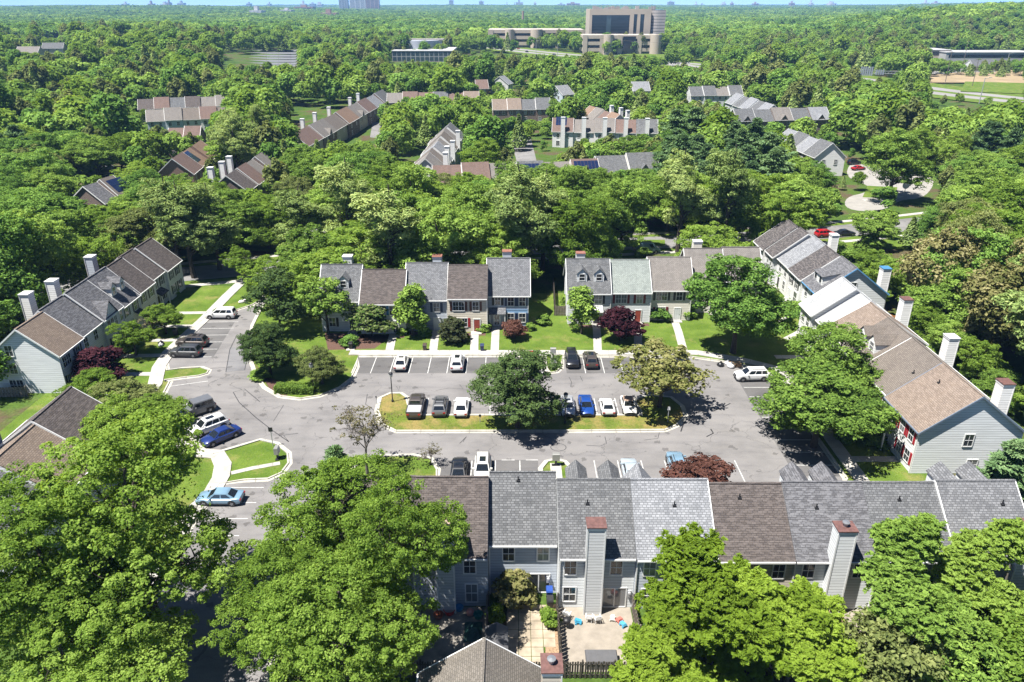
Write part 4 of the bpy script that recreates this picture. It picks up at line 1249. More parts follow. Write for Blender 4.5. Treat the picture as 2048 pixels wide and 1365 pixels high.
# ---------------------------------------------------------------- big buildings in the distance
PRE = plain('precast_tan', (0.47, 0.395, 0.315), .85, vary=.06, vs=.08)
PRE2 = plain('precast_grey', (0.36, 0.33, 0.31), .85, vary=.06, vs=.08)
DGL = plain('dark_curtain_glass', (0.020, 0.024, 0.032), .1, 0, .7)
BGL = plain('blue_glass', (0.05, 0.075, 0.09), .1, 0, .7)
ROOFG = plain('flat_roof_gravel', (0.42, 0.38, 0.33), .95, vary=.15, vs=.1)
ROOFW = plain('flat_roof_white', (0.40, 0.40, 0.40), .8, vary=.08, vs=.1)


def at(px, py, z=0.0):
    x, y = G(px, py, z)
    return x, y


# office tower
def offices():
    D = 900.0
    m = D / math.cos(math.atan(153 / 1500)) 
    k = lambda px, Y: (px - 1024) * (Y * CP + CAMH * SP * 0.6) / FPX
    Y0 = 880.0
    x0, x1 = k(1178, Y0), k(1328, Y0)
    zt = 43.0
    t = thing('office_tower', 'tan office tower with huge dark glass front and rounded ribbed corner', 'building', ((x0 + x1) / 2, Y0, 0))
    w = x1 - x0
    a = -w / 2
    xs = lambda px: k(px, Y0) - (x0 + x1) / 2
    mb = MB()
    gl0, gl1 = xs(1183), xs(1258)
    # front piers and spandrels leave the glass openings free
    mb.box(a, gl0, 0, 2, 0, zt); mb.box(gl0, gl1, 0, 2, 37.2, zt); mb.box(gl0, gl1, 0, 2, 0, 7.5)
    sl = [(1266, 1273), (1279, 1287)]
    c = gl1
    for p, q in sl:
        mb.box(c, xs(p), 0, 2, 0, zt); mb.box(xs(p), xs(q), 0, 2, 38, zt); c = xs(q)
    mb.box(c, xs(1300), 0, 2, 0, zt)
    mb.box(a, a + 2, 2.003, 45, 0, zt); mb.box(a + 2.003, xs(1300), 43, 45, 0, zt)
    mb.build('facade', PRE, t)
    g = MB().box(gl0 + .01, gl1 - .01, 1.2, 1.6, 7.5, 37.2)
    for i in range(9):
        zz = 10.5 + i * 3.2
        g.box(gl0 + .01, gl1 - .01, 1.0, 1.2, zz, zz + .5, 1)
    g.box(xs(1212), xs(1221), .7, 1.0, 7.6, 37.1, 2)
    g.build('glass_wall', [DGL, plain('spandrel_glass', (.035, .04, .048), .2), BGL], t)
    g = MB()
    for p, q in sl: g.box(xs(p) + .01, xs(q) - .01, 1.2, 1.6, .1, 37.9)
    g.build('slot_window', DGL, t)
    # rounded ribbed corner block
    cb = MB()
    R = 9.0
    cx, cy_ = xs(1300) + R, R
    poly = [(xs(1300), 45), (xs(1300), R)] + [(cx - R * math.cos(w_), cy_ - R * math.sin(w_)) for w_ in np.linspace(0.1, math.pi / 2, 7)] + [(w / 2 + .5, 0), (w / 2 + .5, 45)]
    for i in range(14):
        z0 = i * 3.02
        cb.prism(poly, z0, z0 + 2.55, 0)
        pin = [(px * .985 + .2, py * .985 + .5) for px, py in poly]
        cb.prism(pin, z0 + 2.55, z0 + 3.02, 1)
    cb.build('ribbed_corner', [PRE2, DGL], t)
    r = MB().box(a + 2.0, xs(1300), 2.0, 43, zt - 1.4, zt - 1.0); r.build('roof', ROOFG, t)
    e = MB()
    rr = random.Random(4)
    for i in range(26):
        x = a + 3 + rr.random() * (w - 8); y = 6 + rr.random() * 30; h = 1 + rr.random() * 2.2
        e.box(x, x + 1.5 + rr.random() * 3, y, y + 2 + rr.random() * 3, zt - 1.0, zt + h)
    for i in range(7):
        x = a + 3 + rr.random() * (w - 8); e.tube((x, 8, zt - 1), (x, 8, zt + 4.2), .25, .2, 6)
    e.build('roof_plant', PRE2, t)

    def low(label, px0, px1, Y, zt, depth, drums, name='office_wing'):
        x0, x1 = k(px0, Y), k(px1, Y)
        t = thing(name, label, 'building', (x0, Y, 0))
        w = x1 - x0
        b = MB(); gl = MB()
        nf = max(2, int(zt / 5.2))
        fh = zt / nf
        for i in range(nf):
            b.box(0, w, 0, depth, i * fh + fh * .48, (i + 1) * fh)
            b.box(0, w, .8, depth - .8, i * fh, i * fh + .3)
            gl.box(.3, w - .3, 1.6, depth - 1.6, i * fh + .3, i * fh + fh * .48)
        for p in (0, .22, .45, .7, .97):
            b.box(w * p, min(w, w * p + w * .04 + 1.5), -.6, -.003, 0, zt + .4)
        b.build('facade', PRE, t)
        gl.build('window_band', DGL, t)
        for (f, r) in drums:
            dm = MB(); dm.lathe([(r, 0), (r, zt + .8), (0, zt + .8)], w * f, -.5, 20); dm.build('stair_drum', PRE, t, smooth=40)
        if 'central' in label:
            q = MB().box(w * .52, w * .68, -1.6, -.9, .5, zt - 1); q.build('glass_entrance', DGL, t)
        rf = MB().box(1, w - 1, 1, depth - 1, zt + .01, zt + .25)
        rf.build('roof', ROOFG, t)
        return t
    low('low tan office wing with recessed dark windows left of the tower', 976, 1170, 960, 20, 60, [(.22, 5), (.5, 7)])
    low('central low tan block with glass entrance in front of the office tower', 1166, 1322, 835, 18.5, 36, [(.33, 5), (.94, 6)])


offices()


def flat(name, label, px0, px1, py, zt, depth, wall, roof, strips=0, glassf=False, y=None):
    X0, Y0 = G(px0, py); X1, _ = G(px1, py)
    z = float(terr((X0 + X1) / 2, Y0))
    if z > 1: X0, Y0 = G(px0, py, z); X1, _ = G(px1, py, z)
    t = thing(name, label, 'building', (X0, Y0, z))
    w = X1 - X0
    b = MB().box(0, w, 0, depth, -2, zt)
    b.build('wall', wall, t)
    r = MB().box(-.4, w + .4, -.4, depth + .4, zt + .004, zt + .5); r.build('roof', roof, t)
    if strips:
        g = MB()
        for i in range(strips):
            g.box(w * .03, w * .97, -.12, -.01, zt * (i + .35) / strips, zt * (i + .75) / strips)
        g.build('window_band', DGL, t)
    if glassf:
        g = MB()
        n = int(w / 4)
        for i in range(n):
            for j in range(2):
                g.box(w * i / n + .4, w * (i + 1) / n - .3, -.12, -.01, .8 + j * zt * .48, zt * .46 + j * zt * .48)
        g.build('window', BGL, t)
    return t, w


t, w = flat('school_building', 'low white flat-roofed building with gridded glass front left of the middle', 785, 905, 124, 9, 60, ROOFW, ROOFW, glassf=True)
d = MB(); d.lathe([(w * .38, 9.5), (w * .38, 16.5), (0, 16.5)], w * .38, 48, 32)
d.build('drum_hall', plain('drum_grey', (.40, .43, .48), .7, vary=.05, vs=.1), t, smooth=40)
d = MB().box(w * .12, w * .8, 40, 52, 16.51, 17.6); d.build('roof_plant', PRE2, t)
flat('warehouse', 'long white flat warehouse at the far right edge', 1890, 2075, 121, 6, 30, ROOFW, ROOFW, 1)
flat('store_building', 'small pale flat building beside the far right warehouse', 1862, 1900, 116, 6, 30, PRE, ROOFW, 1)
# rows of canopies over a car park, left of centre
cx0, cy0 = G(520, 140)
for i in range(7):
    xa, ya = G(447, 132 - i * 5.2)
    xb, _ = G(593, 132 - i * 5.2)
    xa, ya = G(447, 132 - i * 5.2, 5); xb = G(593, 132 - i * 5.2, 5)[0]
    t = thing('parking_canopy', '%s long white canopy row from the front over the far car park' % ORD[i], 'canopy', (xa, ya, 0), 0, 'canopy rows over the far car park')
    L = xb - xa
    MB().slab([(0, -4.0, 4.2), (L, -4.0, 4.2), (L, 4.0, 5.2), (0, 4.0, 5.2)], .3).build('canopy_roof', plain('canopy_grey', (.15, .153, .16), .6), t)
    p = MB()
    for q in range(6): p.box(L * (q + .5) / 6 - .3, L * (q + .5) / 6 + .3, -.3, .3, 0, 5.0)
    p.build('posts', PRE2, t)
sheet('side_court', [G(*q) for q in ((440, 150), (610, 150), (600, 92), (440, 92))], 0.9, plain('dark_car_park', (.05, .05, .055), .9))
FARW = plain('far_pale_block', (.55, .54, .53), .8, vary=.1, vs=.05)
FARB = plain('far_brick_block', (.36, .25, .19), .85, vary=.1, vs=.05)
FARG = plain('far_grey_block', (.38, .41, .45), .7, vary=.1, vs=.05)


def block(label, px0, px1, ptop, Y, zb, wall, floors, depth=30, name='apartment_tower', cat='tower', group=None):
    """a slab block standing at distance Y whose top shows at photo row ptop"""
    u0 = (px0 - 1024); u1 = (px1 - 1024)
    dx, dy, dz = ray(px0, ptop)
    s = Y / dy
    zt = CAMH + dz * s
    X0, X1 = u0 * s, u1 * s
    t = thing(name, label, cat, (X0, Y, zb), 0, group)
    w, h = X1 - X0, zt - zb
    b = MB(); g = MB()
    fh = h / floors
    for i in range(floors):
        b.box(0, w, 0, depth, i * fh + fh * .42, (i + 1) * fh)
        g.box(w * .01, w * .99, depth * .02, depth * .98, i * fh, i * fh + fh * .42)
    for q in (0, .32, .64, .94): b.box(w * q, w * (q + .06), -.5, -.003, 0, h)
    b.box(w * .3, w * .6, depth * .3, depth * .7, h + .004, h + fh * .9)
    b.build('wall', wall, t)
    g.build('window_band', DGL, t)


block('tall slim apartment tower on the skyline, left one of the pair', 677, 694, -1, 4300, 0, FARG, 16, 40)
block('wide pale apartment tower on the skyline right of the slim one', 698, 730, -6, 4500, 0, FARW, 18, 40)
block('pale apartment tower with brown stripes at the right of the skyline cluster', 731, 757, -3, 4500, 0, FARB, 17, 40)
block('brown brick block on the left skyline', 588, 625, 14, 3600, 0, FARB, 5, 60, 'office_block', 'building')
block('pale low block below the brick block on the left skyline', 560, 582, 20, 3000, 0, FARW, 4, 50, 'office_block', 'building')
block('white warehouse on the left skyline', 498, 522, 21, 2700, 0, FARW, 2, 50, 'office_block', 'building')
block('long low brown shop block on the left skyline', 640, 672, 26, 2500, 0, FARB, 2, 40, 'office_block', 'building')
block('wide pale complex with tower on the central skyline', 1134, 1160, 7, 6500, 0, FARB, 5, 60, 'office_block', 'building')
block('grey office pair on the central skyline left part', 898, 906, 1, 7000, 0, FARG, 10, 60, 'office_block', 'building')
block('bluish office block on the central skyline', 958, 967, 3, 7000, 0, FARG, 9, 60, 'office_block', 'building')
block('grey twin block at the right of the office tower skyline', 1337, 1349, 4, 7000, 0, FARG, 8, 60, 'office_block', 'building')
rr = random.Random(9)
for i in range(34):
    px = rr.choice([rr.uniform(240, 640), rr.uniform(820, 1130), rr.uniform(1360, 2000)])
    wpx = rr.uniform(4, 15)
    block('tiny pale distant building on the hazy horizon', px, px + wpx, rr.uniform(5.0, 9.5), rr.uniform(6500, 8000), 0, rr.choice([FARW, FARG, FARB]), rr.randint(2, 4), 60, 'distant_building', 'building', 'tiny buildings along the horizon')
# chimney stack in the middle of the woods
x, y = G(1046, 24, 20)
st = MB(); st.tube((0, 0, 0), (0, 0, 33), 3.2, 2.4, 10)
x = (1046 - 1024) * 1700 / 1640; 
o = st.build('brick_stack', FARB); o.location = (x, 1700, 2); tag(o, 'slim reddish stack rising from the woods left of the office tower', 'chimney stack')
# poles, wires, sign gantry
WOODP = plain('pole_wood', (0.16, 0.13, 0.11), .9)
STEEL = plain('galv_steel', (0.42, 0.43, 0.44), .5, .3)


def pole(label, px, py, h, arms=1, name='power_pole'):
    x, y = G(px, py)
    z = float(terr(x, y))
    t = thing(name, label, 'pole', (x, y, z))
    MB().tube((0, 0, -1), (0, 0, h), .22, .15, 7).build('shaft', WOODP, t)
    c = MB()
    for i in range(arms): c.box(-1.6, 1.6, -.12, .12, h - .8 - i * 1.3, h - .55 - i * 1.3)
    c.build('crossarm', WOODP, t)
    return Vector((x, y, z + h - .5))


pp = [pole('tall wooden power pole left of the sign gantry', 1585, 145, 22, 2), pole('leaning-looking wooden pole beside the tan field', 1921, 151, 24), pole('thin pole at the near edge of the tan field', 1890, 167, 20), pole('pole on the green strip of the far right meadow', 1944, 175, 17),
      pole('pole at the right edge beyond the tan field', 2040, 150, 26), pole('pole among trees right of the tall power pole', 1655, 140, 19, 2), pole('pole behind the sign gantry', 1722, 130, 18)]
def wire(a, b, sag, label):
    p = []
    for i in range(9):
        f = i / 8
        v = a.lerp(b, f); v.z -= sag * 4 * f * (1 - f)
        p.append(v)
    o = MB().path(p, [.06] * 9, 4).build('power_wire', DARKM)
    tag(o, label, 'wire')
wire(pp[0], pp[5], 1.5, 'sagging wire from the tall power pole to the next pole right')
wire(pp[5], pp[6], 1.5, 'wire between the two poles behind the sign gantry')
wire(pp[6], pp[1], 2, 'long wire running right to the pole beside the tan field')
wire(pp[1], pp[4], 2, 'wire at the far right between field poles')
wire(pp[0], pp[0] + Vector((-150, 60, 1)), 3, 'long wire running left from the tall power pole over the highway')
gx, gy = G(1755, 168)
t = thing('sign_gantry', 'highway sign gantry seen from behind with louvred grey panels', 'sign gantry', (gx, gy, 0), R_(-12))
for s in (-1, 1): MB().tube((s * 13, 0, 0), (s * 13, 0, 9), .35, .3, 8).build('post', STEEL, t)
b = MB()
for z in (6.3, 7.8):
    b.box(-13, 13, -.2, .2, z, z + .25)
for i in range(13): b.tube((-13 + i * 2, 0, 6.4), (-12 + i * 2, 0, 7.9), .07, .07, 4)
b.build('truss', STEEL, t)
p = MB()
for x0, x1, z0, z1 in ((-12, -4, 5, 10.5), (-2.5, 3, 5.6, 8.8)):
    n = int((x1 - x0) / 1.2)
    for i in range(n): p.box(x0 + (x1 - x0) * i / n, x0 + (x1 - x0) * (i + .7) / n, -.6, -.35, z0, z1)
p.build('sign_back', plain('sign_back_grey', (.30, .33, .37), .5, .3), t)
for px, py in ((1004, 96), (1072, 108), (1115, 116), (1527, 150), (1958, 208), (2010, 142)):
    x, y = G(px, py)
    t = thing('highway_lamp', 'tall highway pole with short arm, %s' % {1004: 'left of the low office wing', 1072: 'in front of the low office wing', 1115: 'right of the low wing entrance', 1527: 'right of the road bend', 1958: 'on the near highway at the right edge', 2010: 'above the tan field'}[px], 'lamp post', (x, y, 0))
    MB().tube((0, 0, 0), (0, 0, 13), .25, .16, 7).build('shaft', STEEL, t)
    MB().tube((0, 0, 12.6), (2.6, 0, 13.1), .1, .08, 6).build('arm', STEEL, t)
    MB().box(2.0, 3.4, -.25, .25, 13.0, 13.25).build('lamp_head', STEEL, t)
# ---------------------------------------------------------------- vehicles (x forward, wheels on z=0)
TYRE = plain('tyre', (0.018, 0.018, 0.019), .85)
RIM = plain('alloy_rim', (0.45, 0.46, 0.48), .3, .7)
RIMD = plain('dark_rim', (0.06, 0.06, 0.065), .35, .5)
CGL = plain('car_glass', (0.012, 0.015, 0.018), .05, 0, .9)
LAMP = plain('lamp_clear', (0.75, 0.76, 0.78), .1, 0, .9)
TAIL = plain('lamp_red', (0.35, 0.012, 0.014), .2, 0, .8)
SPEC = dict(
    # L, W, H, belt, hood z, cabin base x0,x1, roof x0,x1 (from rear), deck height
    sedan=(4.75, 1.83, 1.45, .92, .88, .55, 3.55, 1.35, 2.75, .98),
    suv=(4.7, 1.90, 1.72, 1.08, 1.05, .10, 3.60, .45, 2.85, 1.08),
    van=(5.0, 1.98, 1.76, 1.08, 1.0, .10, 4.05, .35, 3.05, 1.08),
    jeep=(4.5, 1.88, 1.85, 1.15, 1.14, .20, 3.05, .28, 2.72, 1.15),
    pickup=(5.7, 2.0, 1.85, 1.12, 1.12, 1.95, 4.35, 2.10, 3.65, 1.12),
    coupe=(4.2, 1.80, 1.42, .92, .80, .55, 3.05, 1.1, 2.35, .95),
    cargo=(5.6, 2.05, 2.3, 1.25, 1.15, .05, 4.85, .10, 3.95, 1.25))
CARS = {}


def car_meshes(kind):
    if kind in CARS: return CARS[kind]
    L, Wd, H, belt, hood, cb0, cb1, cr0, cr1, deck = SPEC[kind]
    h = Wd / 2
    st = [(0, .42, deck - .22, .80), (.06, .34, deck - .06, .90), (.35, .28, deck, .97), (cb0 + .5, .25, belt + .0, 1.0), (L * .5, .25, belt, 1.0), (cb1 - .15, .25, belt, 1.0), (cb1 + .15, .25, hood + .05, .99), (L - .55, .27, hood - .02, .96), (L - .15, .32, hood - .14, .90), (L - .02, .40, hood - .26, .80)]
    if kind in ('jeep',): st[-2] = (L - .12, .42, hood - .03, .82); st[-1] = (L - .04, .45, hood - .1, .8)
    mb = MB()
    rings = []
    for x, zb, zt, k in st:
        w = h * k
        zm = zb + (zt - zb) * .55
        rings.append([(x, -w * .93, zb), (x, -w, zb + .12), (x, -w, zm), (x, -w * .965, zt - .07), (x, -w * .86, zt), (x, w * .86, zt), (x, w * .965, zt - .07), (x, w, zm), (x, w, zb + .12), (x, w * .93, zb)])
    for a, b in zip(rings, rings[1:]):
        for i in range(10):
            j = (i + 1) % 10
            mb.face([a[i], a[j], b[j], b[i]])
    mb.face(rings[0][::-1]); mb.face(rings[-1])
    # cabin
    bt = .86 if kind not in ('jeep', 'cargo') else .95
    tw = .68 if kind not in ('jeep', 'cargo') else .86
    zr = H - .03
    def ring(x0, x1, w, z): return [(x0, -w, z), (x1, -w, z), (x1, w, z), (x0, w, z)]
    b0 = ring(cb0, cb1, h * bt, belt - .03)
    t0 = ring(cr0, cr1, h * tw, zr - .05)
    t1 = ring(cr0 + .12, cr1 - .12, h * tw * .88, zr + .03)
    for a, b in ((b0, t0), (t0, t1)):
        for i in range(4):
            j = (i + 1) % 4
            mb.face([a[i], a[j], b[j], b[i]])
    mb.face(t1)
    if kind == 'pickup':
        for s in (-1, 1): mb.box(.1, 1.95, s * h * .93 - .06, s * h * .93 + .06, 1.0, 1.2)
        mb.box(.05, .14, -h * .9, h * .9, .7, 1.19)
    # wheel arches and lower cladding
    wx0, wx1, wr = L * .19, L * .81, (.34 if kind in ('sedan', 'coupe') else .38)
    dark = []
    for x in (wx0, wx1):
        for s in (-1, 1):
            n = 12
            y = s * (h * 1.003)
            ctr = (x, y, wr)
            ar = wr + (.09 if kind != 'jeep' else .16)
            pts = [(x + ar * math.cos(w), y, max(.22, wr + ar * math.sin(w))) for w in np.linspace(-.3, math.pi + .3, n)]
            mb.face(pts if s < 0 else pts[::-1], 1)
            if kind == 'jeep': mb.box(x - .5, x + .5, s * h * .98, s * (h + .12), wr + .38, wr + .48, 1)
    for s in (-1, 1): mb.box(wx0 + .45, wx1 - .45, s * h * .985, s * h * 1.008, .24, .36, 1)
    mb.box(-.03, .05, -h * .8, h * .8, .36, .52, 1); mb.box(L - .06, L + .025, -h * .72, h * .72, .36, .56, 1)
    R = {}
    body = mb.mesh('body', [WHITE, BLACK], smooth=38)
    for s in body.materials: pass
    R['body'] = body
    # glass
    def lerp(a, b, f): return tuple(a[i] + (b[i] - a[i]) * f for i in range(3))
    def panel(p00, p10, p11, p01, u0, u1, v0, v1, off=.012):
        f = lambda u, v: lerp(lerp(p00, p10, u), lerp(p01, p11, u), v)
        q = [Vector(f(u0, v0)), Vector(f(u1, v0)), Vector(f(u1, v1)), Vector(f(u0, v1))]
        n = (q[1] - q[0]).cross(q[3] - q[0]).normalized() * off
        return [p + n for p in q]
    g = MB().face(panel(b0[1], b0[2], t0[2], t0[1], .06, .94, .08, .94)); R['windshield'] = g.mesh('windshield', CGL)
    g = MB().face(panel(b0[3], b0[0], t0[0], t0[3], .08, .92, .22 if kind not in ('sedan', 'coupe') else .1, .92)); R['rear_window'] = g.mesh('rear_window', CGL)
    sides = []
    cuts = [(.10, .47), (.52, .88)] if kind in ('sedan', 'pickup', 'coupe') else [(.07, .30), (.335, .60), (.635, .90)]
    if kind == 'cargo': cuts = [(.72, .90)]
    for (u0, u1) in cuts:
        R.setdefault('side_window', []).append(MB().face(panel(b0[0], b0[1], t0[1], t0[0], u0, u1, .16, .90)).mesh('side_window', CGL))
        R['side_window'].append(MB().face(panel(b0[2], b0[3], t0[3], t0[2], 1 - u1, 1 - u0, .16, .90)).mesh('side_window', CGL))
    # wheel
    wv = MB()
    for k0, k1, y0, y1 in ((wr, wr, -.11, .11),):
        n = 16
        prof = [(.2, -.105), (wr - .03, -.11), (wr, -.07), (wr, .07), (wr - .03, .11), (.2, .105)]
        for a, b in zip(prof, prof[1:]):
            for i in range(n):
                w0, w1 = 2 * math.pi * i / n, 2 * math.pi * (i + 1) / n
                wv.face([(a[0] * math.cos(w0), a[1], a[0] * math.sin(w0)), (a[0] * math.cos(w1), a[1], a[0] * math.sin(w1)), (b[0] * math.cos(w1), b[1], b[0] * math.sin(w1)), (b[0] * math.cos(w0), b[1], b[0] * math.sin(w0))])
    R['wheel'] = wv.mesh('wheel', TYRE, smooth=50)
    rm = MB()
    for s in (-1, 1):
        c = [(.215 * math.cos(w), s * .085, .215 * math.sin(w)) for w in np.linspace(0, 2 * math.pi, 15)[:-1]]
        rm.face(c[::-1] if s > 0 else c, 1)
        for i in range(5):
            w = 2 * math.pi * i / 5
            d1 = Vector((math.cos(w), 0, math.sin(w))); d2 = Vector((-math.sin(w), 0, math.cos(w))) * .04
            p, q = Vector((0, s * .1, 0)) + d1 * .03, Vector((0, s * .1, 0)) + d1 * .22
            f = [p + d2, q + d2, q - d2, p - d2]
            rm.face(f if s < 0 else f[::-1], 0)
    R['rim'] = rm.mesh('rim', [RIM, RIMD])
    R['wpos'] = [(x, s * (h - .09), wr) for x in (wx0, wx1) for s in (-1, 1)]
    zl = hood - .28
    R['headlight'] = [MB().hull8([(L - .32, s * h * .60, zl - .07), (L - .05, s * h * .60, zl - .07), (L - .12, s * h * .86, zl - .06), (L - .42, s * h * .93, zl - .03)][::s], [(L - .34, s * h * .60, zl + .10), (L - .10, s * h * .60, zl + .09), (L - .18, s * h * .86, zl + .10), (L - .44, s * h * .93, zl + .10)][::s]).mesh('headlight', LAMP) for s in (-1, 1)]
    tz = deck - .25
    R['taillight'] = [MB().box(-.035, .10, s * h * .56, s * h * .88, tz - .08, tz + .1).mesh('taillight', TAIL) for s in (-1, 1)]
    R['side_mirror'] = [MB().hull8([(cb1 - .55, s * h * .9, belt + .02), (cb1 - .35, s * h * .9, belt + .02), (cb1 - .38, s * (h + .17), belt + .04), (cb1 - .52, s * (h + .17), belt + .04)][::s], [(cb1 - .55, s * h * .9, belt + .16), (cb1 - .37, s * h * .9, belt + .16), (cb1 - .40, s * (h + .17), belt + .17), (cb1 - .52, s * (h + .17), belt + .17)][::s]).mesh('side_mirror', BLACK) for s in (-1, 1)]
    gr = MB().box(L - .1, L + .012, -h * .48, h * .48, hood - .38, hood - .2)
    R['grille'] = gr.mesh('grille', BLACK)
    R['sunroof'] = MB().box(cr0 + (cr1 - cr0) * .45, cr1 - .3, -h * tw * .55, h * tw * .55, zr + .02, zr + .045).mesh('sunroof', CGL)
    R['roof_rail'] = [MB().box(cr0 + .25, cr1 - .25, s * h * tw * .80 - .025, s * h * tw * .80 + .025, zr + .0, zr + .10).mesh('roof_rail', DARKM) for s in (-1, 1)]
    R['roof_rack'] = MB().box(cr0 + .5, cr0 + .58, -h * tw * .8, h * tw * .8, zr + .08, zr + .13).box(cr1 - .9, cr1 - .82, -h * tw * .8, h * tw * .8, zr + .08, zr + .13).box(cr0 + 1.2, cr0 + 1.28, -h * tw * .8, h * tw * .8, zr + .08, zr + .13).mesh('roof_rack', DARKM)
    R['bed_cover'] = MB().box(.16, 1.93, -h * .86, h * .86, 1.14, 1.215).mesh('bed_cover', [plain('bed_cover_silver', (.42, .43, .45), .5, .2)])
    R['hard_top'] = MB().hull8([(cr0 - .02, -h * tw - .02, zr - .06), (cr1 + .02, -h * tw - .02, zr - .06), (cr1 + .02, h * tw + .02, zr - .06), (cr0 - .02, h * tw + .02, zr - .06)], [(cr0 + .03, -h * tw * .94, zr + .05), (cr1 - .05, -h * tw * .94, zr + .05), (cr1 - .05, h * tw * .94, zr + .05), (cr0 + .03, h * tw * .94, zr + .05)]).mesh('hard_top', BLACK)
    R['L'] = L
    CARS[kind] = R
    return R


def car(kind, label, px, paintm, heading, extra=(), xy=None, group=None, name='parked_car', cat='car', rimdark=False, topm=None):
    R = car_meshes(kind)
    x, y = xy if xy else G(*px, .7)
    a = R_(heading)
    L = R['L']
    t = thing(name, label, cat, (x - math.cos(a) * L / 2, y - math.sin(a) * L / 2, 0.019), a, group)
    b = link('body', R['body'], t)
    b.material_slots[0].link = 'OBJECT'
    b.material_slots[0].material = paintm
    link('windshield', R['windshield'], t); link('rear_window', R['rear_window'], t)
    for m in R['side_window']: link('side_window', m, t)
    for p in R['wpos']:
        w = link('wheel', R['wheel'], t); w.location = p
        link('rim', R['rim'], w)
    for key in ('headlight', 'taillight', 'side_mirror'):
        for m in R[key]:
            q = link(key, m, t)
            if key == 'side_mirror':
                q.material_slots[0].link = 'OBJECT'; q.material_slots[0].material = paintm
    link('grille', R['grille'], t)
    for e in extra:
        ms = R[e] if isinstance(R[e], list) else [R[e]]
        for m in ms:
            q = link(e, m, t)
            if topm and e == 'hard_top':
                q.material_slots[0].link = 'OBJECT'; q.material_slots[0].material = topm
    return t


P = dict(white=paint('paint_white', (.74, .74, .73)), silver=paint('paint_silver', (.52, .53, .55), .35), pearl=paint('paint_pearl', (.68, .67, .62)), black=paint('paint_black', (.012, .013, .017)), dgrey=paint('paint_grey', (.075, .078, .082), .3),
         bronze=paint('paint_bronze', (.10, .085, .075), .4), blue=paint('paint_blue', (.012, .065, .30), .2), navy=paint('paint_navy', (.014, .035, .17), .2), red=paint('paint_red', (.42, .012, .018)), pale=paint('paint_pale_blue', (.48, .56, .62), .2),
         mgrey=paint('paint_mid_grey', (.20, .205, .21), .35), sky=paint('paint_sky', (.22, .36, .48), .2), teal=paint('paint_teal', (.12, .19, .24), .2))
U, D2 = 90, -90
car('sedan', 'white sedan parked alone in the left part of the north bays', c5(360, 828), P['pearl'], 90, ('sunroof',))
car('suv', 'white suv with black sunroof facing the beige house in the north bays', c5(688, 832), P['white'], 90, ('sunroof',))
car('suv', 'red car mostly hidden behind the big island tree', (1064, 717), P['red'], 90)
car('suv', 'shiny black suv facing out beside the mailbox island', c5(1357, 812), P['black'], D2, ('roof_rail',))
car('suv', 'dark bronze suv right of the black suv in the north bays', c5(1466, 815), P['bronze'], 90, ('sunroof',))
car('sedan', 'dark car tucked under the big maple at the right of the north bays', c5(2000, 806), P['black'], 90)
car('pickup', 'black pickup with silver bed cover at the left end of the island bays', c5(445, 1085), P['bronze'], 90, ('bed_cover',), name='pickup_truck', cat='pickup')
car('suv', 'grey suv with roof rack beside the pickup on the island', c5(587, 1085), P['mgrey'], 90, ('roof_rail', 'roof_rack'))
car('sedan', 'white sedan left of the big tree in the island bays', c5(711, 1088), P['white'], 90)
car('sedan', 'silver-white sedan behind the dark lamp post in the island bays', c5(1332, 1085), P['silver'], D2, ('sunroof',))
car('sedan', 'bright blue sedan in the island bays', c5(1440, 1082), P['blue'], D2)
car('coupe', 'white sedan between the blue sedan and the tan-topped coupe', c5(1563, 1085), P['white'], 90)
car('coupe', 'cream-white coupe with tan soft top at the right end of the island bays', c5(1688, 1080), P['pearl'], D2, ('hard_top',), topm=plain('tan_canvas', (.36, .24, .17), .8))
car('van', 'white minivan at the far end of the left bays', c4(1293, 550), P['white'], 180)
car('suv', 'bronze suv with roof rails parked second from the left bays island', c4(1125, 712), P['bronze'], 178, ('roof_rail', 'roof_rack'))
car('suv', 'dark grey suv nearest the small grass island in the left bays', c4(1085, 770), P['dgrey'], 178)
car('jeep', 'boxy grey off-roader with black fenders by the left pavement', c4(1150, 1105), P['mgrey'], 222, ('hard_top',), topm=P['mgrey'])
car('suv', 'white suv with black roof between the grey off-roader and the blue sedan', c4(1220, 1205), P['white'], 225, ('sunroof',))
car('sedan', 'dark blue sedan at the lower end of the angled left bays', c4(1290, 1258), P['navy'], 228)
car('suv', 'white suv under the maples at the right side of the lot', (1503, 750), P['white'], 183, ('roof_rail',))
car('sedan', 'black car backed up to the south bays, left one behind the brown roof', c2(670, 162), P['black'], 90, ('sunroof',))
car('suv', 'cream-white suv with dark sunroof in the south bays', c2(803, 160), P['pearl'], D2, ('sunroof',))
car('sedan', 'pale silver car in the south bays right of the little island', c2(1635, 168), P['pale'], 90)
car('suv', 'light blue suv beside the red-leaved tree in the south bays', c2(1898, 135), P['sky'], 90, ('roof_rail',))
car('sedan', 'pale blue car half hidden under leaves at the lower left pavement', (440, 993), P['sky'], 180)
STA = 9
car('cargo', 'blue-grey cargo van on the street behind the right north block', c5(1795, 175), P['teal'], 8, name='cargo_van', cat='van')
car('suv', 'red suv on the street behind the far right block', c6(885, 82), P['red'], 12)
car('sedan', 'dark car parked beyond the red suv on the back street', c6(1000, 75), P['black'], 12)
car('sedan', 'red car parked near the white gabled row on the right', (1717, 336), P['red'], 20)
car('suv', 'black suv parked above the red car beside the white gabled row', (1708, 325), P['black'], 20)
car('sedan', 'red car on the back street behind the chimney of the beige-roofed house', (893, 519), P['red'], 8)
car('sedan', 'dark navy car on the back street left of the far pines', (612, 447), P['navy'], 20)
car('suv', 'black suv on the back street seen between the left pines', (600, 440), P['black'], 20)
car('suv', 'dark suv parked in the court of the central distant rows', (1038, 292), P['black'], 5)
